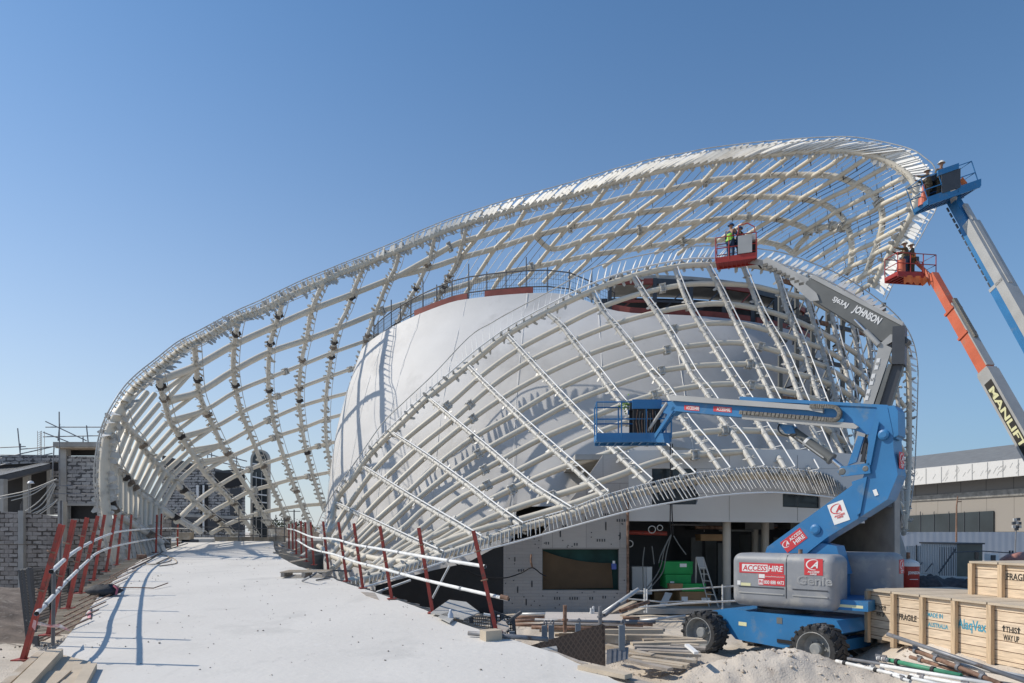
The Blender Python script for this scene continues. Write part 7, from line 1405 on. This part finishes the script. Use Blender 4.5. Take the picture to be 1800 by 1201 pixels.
# arched window tower
aw = thing('arched_tower', 'pale tower with a tall dark arched window seen through the ring', 'tower', tuple(at(455, 935, 66)))
arc = [(440 + 0.0, 948), (440, 820)] + [(456 - 16 * math.cos(t), 808 - 18 * math.sin(t)) for t in np.linspace(0.1, math.pi - 0.1, 12)] + [(472, 820), (472, 948)]
MB().prism([at(x, y, 66) for x, y in arc], V((0, .6, 0))).build('wall', M['pcol'], aw)
arc2 = [(444, 946), (444, 820)] + [(456.5 - 12.5 * math.cos(t), 810 - 16 * math.sin(t)) for t in np.linspace(0.1, math.pi - 0.1, 12)] + [(469, 820), (469, 946)]
wn = MB().prism([at(x, y, 65.9) for x, y in arc2], V((0, .05, 0))).build('window', M['glass'], aw)
for y0, y1 in ((815, 819), (838, 843), (868, 871), (882, 884), (905, 905)): MB().beam(at(444, y0, 65.8), at(469, y1, 65.8), 0.08, 0.12).build('glazing_bar', M['swhite'], wn)
for x in (450.5, 460): MB().beam(at(x, 946, 65.8), at(x, 830, 65.8), 0.06, 0.06).build('glazing_bar', M['lgrey'], wn)
# low far wall and trees behind
quadwall(470, 560, 927, 927, 80, 80, -1, 'far_wall', 'board', None, label='low tan boundary wall behind the far end of the ramp', cat='wall')
def tree(px, d, h, rad, lab, seed):
    random.seed(seed); b = at(px, 935, d); b.z = 0; t = thing('tree', lab, 'tree', tuple(b), 'dark trees on the horizon behind the ramp end')
    MB().tube([b, b + ZZ * h * .3, b + V((0.2, 0, h * .6))], [0.2, 0.15, 0.05], 6).build('trunk', M['board3'], t)
    m = MB()
    for k in range(260):
        u = V((random.gauss(0, 1), random.gauss(0, 1), random.gauss(0, 1))).normalized() * random.random() ** .4; p = b + V((u.x * rad, u.y * rad, h * .68 + u.z * h * .3)); s = random.uniform(.2, .45); a, c = ortho(V((random.gauss(0, 1), random.gauss(0, 1), random.gauss(0, 1)))); m.add([p, p + a * s, p + c * s], [(0, 1, 2)])
    m.build('crown', M['leaf'], t)
M['leaf'] = mat('foliage', (0.05, 0.065, 0.03), 0.8, 0.4, 1)
for i, (px, d, h, r) in enumerate([(486, 120, 5.2, 3.5), (505, 125, 5.8, 4), (478, 118, 4.6, 3), (520, 120, 4.8, 3.5), (536, 125, 4.6, 3.5)]): tree(px, d, h, r, 'dark bushy tree on the horizon, %s from the left beyond the ramp end' % ['second', 'third', 'first', 'fourth', 'fifth'][i], i)
hp = thing('light_pole', 'dark street light pole with crossarm beyond the ramp end', 'light pole', tuple(at(517, 935, 75)))
MB().cyl(at(517, 935, 75), at(517, 896, 75), 0.07, 6).build('pole', M['tubed'], hp); MB().beam(at(507, 899, 75), at(528, 899, 75), 0.06, 0.08).build('crossarm', M['tubed'], hp)

# ================================================================ RIGHT BACKGROUND
hall = thing('exhibition_hall', 'long exhibition hall with corrugated roof, white eaves band and tan wall at the right', 'building', tuple(at(1700, 935, 130)))
FA, FB = at(1560, 935, 144), at(1960, 935, 101)      # facade line
def hp_(px, py, off=0.0):                 # point on facade plane
    d = FB - FA; n = V((-d.y, d.x, 0)).normalized(); n = n if n.y > 0 else -n
    return plane_pt(px, py, V((FA.x, FA.y, 0)), n, off), n
def hpoly(P, off, th, name, mt, par=None, **k):
    pts = [hp_(x, y, off) for x, y in P]; return MB().prism([p for p, n in pts], pts[0][1] * th).build(name, M[mt] if isinstance(mt, str) else mt, par or hall, **k)
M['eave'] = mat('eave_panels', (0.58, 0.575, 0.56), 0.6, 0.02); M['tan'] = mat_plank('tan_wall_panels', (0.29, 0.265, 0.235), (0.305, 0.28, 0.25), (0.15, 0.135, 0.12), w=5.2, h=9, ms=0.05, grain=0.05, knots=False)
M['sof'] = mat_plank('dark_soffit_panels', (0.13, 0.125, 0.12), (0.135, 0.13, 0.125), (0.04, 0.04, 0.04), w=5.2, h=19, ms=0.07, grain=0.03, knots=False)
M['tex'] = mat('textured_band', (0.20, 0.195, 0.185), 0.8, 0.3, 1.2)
hpoly([(1450, 839.7), (1960, 790), (1960, 822), (1450, 866.6)], -3.0, 0.6, 'eaves_band', 'eave')
a, b = hp_(1450, 839.7, -2.6)[0], hp_(1960, 790, -2.6)[0]; n = hp_(1560, 829)[1]; up2 = n * 14 + ZZ * 4.2
MB().add([a, b, b + up2, a + up2], [(0, 1, 2, 3)]).build('roof', M['roofc'], hall)
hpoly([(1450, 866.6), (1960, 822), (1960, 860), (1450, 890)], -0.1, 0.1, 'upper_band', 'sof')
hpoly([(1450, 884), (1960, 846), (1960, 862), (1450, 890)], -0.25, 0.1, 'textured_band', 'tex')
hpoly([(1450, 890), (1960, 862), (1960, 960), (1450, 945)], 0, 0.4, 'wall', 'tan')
hpoly([(1450, 915.5), (1746, 898), (1746, 936), (1450, 936)], -0.3, 0.2, 'glazing', 'glass')
for x in (1617, 1641, 1667, 1694, 1720): hpoly([(x, 936), (x + .8, 936), (x + .8, 899), (x, 901)], -0.4, 0.1, 'mullion', 'dgrey')
for x in np.arange(1600, 1800, 27): hpoly([(x, 853 - (x - 1600) * .08), (x + .5, 853 - (x - 1600) * .08), (x + .5, 826 - (x - 1600) * .1), (x, 826 - (x - 1600) * .1)], -3.1, 0.05, 'panel_joint', 'lgrey')
random.seed(3)
for k in range(46):
    x = random.uniform(1600, 1860); y = np.interp(x, [1560, 1960], [843, 806]) + random.uniform(-8, 8); s = random.uniform(4, 8); q = [hp_(x, y + s * .6, -3.06)[0], hp_(x + 5, y - s * .6, -3.06)[0]]; MB().beam(q[0], q[1], 0.05, 0.02).build('inlay_line', M['white'], hall)
quadwall(1560, 1960, 935.4, 935.4, 74, 70, -0.2, 'hoarding', 'hoard', None, label='pale blue grey sheet hoarding in front of the exhibition hall', cat='hoarding')
ct = thing('cabin', 'site cabin with small window, front coloured dark for shade, sunlit side coloured pale', 'cabin', tuple(at(1705, 1000, 46)))
p, q = at(1682, 1016, 46), at(1727, 957, 46); MB().box(p.x, q.x, 46, 50, 0.0, q.z).build('body', M['cabn'] if 'cabn' in M else mat('cabin_shaded_wall', (0.16, 0.15, 0.12), 0.7), ct)  # dark wall colour stands for the shade on the camera side
m = MB(); m.box(p.x - .1, q.x + .1, 45.9, 50.1, q.z, q.z + .1); m.build('roof', M['dgrey'], ct)
a, b = at(1714, 983, 45.97), at(1720, 968, 45.97); m = MB(); m.box(a.x, b.x, 45.95, 45.99, a.z, b.z); m.build('window', M['glass'], ct)
sd_ = MB(); sd_.box(p.x - 0.03, p.x - 0.005, 46.0, 49.98, 0.0, q.z - 0.01); sd_.build('sunlit_side', M['cont'], ct)  # pale overlay paints sunlight onto the left side of the cabin
wf_ = thing('panel_fence', 'white corrugated panel fence with raking struts right of the tank', 'fence', tuple(at(1640, 1010, 50)))
quadwall(1592, 1682, 960, 958, 52, 47, -0.2, 'panel', 'cont', wf_)
for x in (1611, 1624, 1643): d = 52 - (x - 1592) / 90 * 5; MB().beam(at(x, 1010, d - .1), at(x, 958, d - .1), 0.08, 0.06).build('post', M['dgrey'], wf_); MB().beam(at(x, 985, d - .15), at(x - 16, 1005, d - 1.3), 0.05, 0.05).build('strut', M['dgrey'], wf_)
for x in range(1652, 1682, 4): MB().beam(at(x, 1012, 44.6), at(x, 962, 44.6), 0.03, 0.03).build('bar', M['dgrey'], wf_)
MB().beam(at(1650, 1008, 44.5), at(1680, 965, 44.5), 0.08, 0.08).build('strut', M['dgrey'], wf_)
MB().tube([at(1676, 971, 40), at(1728, 969, 40), at(1790, 973, 40)], 0.035, 6).build('site_cable', M['tubed'], label='dark cable strung past the cabin toward the right', cat='cable')
for i, x in enumerate((1775, 1780)): MB().cyl(at(x, 1000, 39), at(x, 968, 39), 0.05, 6).build('short_post', M['dgrey'], label=['left dark post of the pair behind the upper crates', 'right dark post of the pair behind the upper crates'][i], cat='post')
b2 = box_at('white_box', 'small white box with dark opening behind the upper crates', 'box', 'swhite', 1743, 988, 42, 0.55, 0.5, 0.5)
a, b = at(1742, 988, 41.72), at(1750, 976, 41.72); MB().box(a.x, b.x, 41.70, 41.74, a.z, b.z).build('opening', M['dgrey'], b2)
lt2 = thing('light_tower', 'mobile light tower with lamp cluster in front of the hoarding', 'light tower', tuple(at(1784, 975, 60)))
MB().cyl(at(1784, 985, 60), at(1786, 928, 60), 0.06, 6).build('mast', M['tubeg'], lt2)
for i, (dx, dy) in enumerate([(-4, -6), (1, -7), (6, -6), (-4, 0), (2, 0), (6, 0), (1, 4), (-2, -12), (4, -13)]): c = at(1786 + dx, 926 + dy, 59.9); m = MB(); m.obox(c, V((.13, 0, 0)), V((0, .08, 0)), V((0, 0, .13))); m.build('lamp', M['lgrey'] if i % 2 else M['dgrey'], lt2)
tp = thing('street_pole', 'thin weathered pole with short arm in front of the hall glazing', 'pole', tuple(at(1681, 935, 70)))
MB().tube([at(1681, 960, 68), at(1681.5, 890, 68), at(1683.5, 872, 68)], [0.09, 0.07, 0.05], 6).build('shaft', M['rust'], tp); MB().beam(at(1683, 882, 68), at(1690, 882, 68), 0.08, 0.1).build('arm', M['rust'], tp)
dm = MB(); c = at(1800, 990, 30); dm.lathe(c, ZZ, [(0, .95), (.2, .85), (.38, .6), (.48, .25), (.5, 0)], 24); dm.build('pink_mixer_drum', mat('pink_drum', (0.42, 0.2, 0.16), 0.5, 0.15), label='reddish domed drum top rising behind the upper crates at the right', cat='drum')
# bin bags and rubble heap between tank and crates
vs = []
for j in range(20):
    for i in range(50):
        x = 16.5 + 7.5 * i / 49; y = 27.6 + 3.5 * j / 19; e = math.sin(math.pi * j / 19); vs.append((x, y, -0.1 + 1.2 * (0.95 + 0.3 * noise.noise((x * 1.2, y * 1.2, 1)) + 0.15 * noise.noise((x * 4, y * 4, 1))) * e * min(1, i / 4)))
MB().add(vs, [(j * 50 + i, j * 50 + i + 1, (j + 1) * 50 + i + 1, (j + 1) * 50 + i) for j in range(19) for i in range(49)], True).build('debris_heap', mat('dark_debris', (0.06, 0.055, 0.055), 0.7, 0.5, 5, bump=1, bscale=9), label='heap of dark plastic debris between the red counterweight and the crates', cat='heap', kind='stuff')

random.seed(11)
for i in range(16):
    x = 488 + i * 4.6 + random.uniform(-4, 4); y = 958 + i * 2.6 + random.uniform(-4, 3); d_ = 34 - i * 0.85; p = at(x, y, d_); p.z = ramp_z(d_) - 0.15 + random.uniform(0, .3); an = random.uniform(0, 3.14); MB().beam(p, p + V((math.cos(an) * 1.1, math.sin(an) * 1.1, random.uniform(-.2, .3))), 0.12, 0.05).build('scrap_board', M[['board3', 'board', 'concg', 'tubed'][i % 4]], label='scrap board in the debris at the far right ramp edge, %s from the far end' % ORD[i], cat='board', group='scrap boards at the far right ramp edge')

# clods on the sand heap and grit on the ramp: countless
random.seed(77); g1 = MB(); g2 = MB()
def rock(mb, c, s):
    import itertools
    k = [random.uniform(.6, 1.1) for _ in range(14)]; vs = []
    for q, (i, j, w_) in enumerate([(1, 0, 0), (-1, 0, 0), (0, 1, 0), (0, -1, 0), (0, 0, 1), (0, 0, -1), (1, 1, 1), (-1, 1, 1), (1, -1, 1), (-1, -1, 1), (1, 1, -1), (-1, 1, -1), (1, -1, -1), (-1, -1, -1)]):
        u = V((i, j, w_)).normalized() * s * k[q]; vs.append(c + V((u.x, u.y, u.z * .75)))
    F_ = []
    for a, b, cc in itertools.product((0, 1), (2, 3), (4, 5)):
        co = {(0, 2, 4): 6, (1, 2, 4): 7, (0, 3, 4): 8, (1, 3, 4): 9, (0, 2, 5): 10, (1, 2, 5): 11, (0, 3, 5): 12, (1, 3, 5): 13}[(a, b, cc)]
        F_ += [(a, b, co), (b, cc, co), (cc, a, co)]
    mb.add(vs, F_)
for k in range(170):
    x = random.gauss(5.4, 1.5); y = random.gauss(13.7, 0.55); s = min(0.07, abs(random.gauss(0, 0.02)) + 0.012); rock(g1, V((x, y, hgt(x, y) + s * .2)), s)
g1.build('clods', M['sand'], label='sand clods and stones strewn over the low sand heap before the lift', cat='clods', kind='stuff')
for k in range(420):
    y = random.uniform(7.6, 30); i = int(np.argmin([abs(p[1] - y) for p in le])); j = int(np.argmin([abs(p[1] - y) for p in re_])); x = le[i][0] + (re_[j][0] - le[i][0]) * (random.random() ** (0.7 if k % 3 else 3)); s = abs(random.gauss(0, 0.007)) + 0.005; rock(g2, V((x, y, ramp_z(y) + s * .4)), s)
g2.build('grit', M['board3'], label='specks of grit and rubble scattered over the ramp deck', cat='grit', kind='stuff')
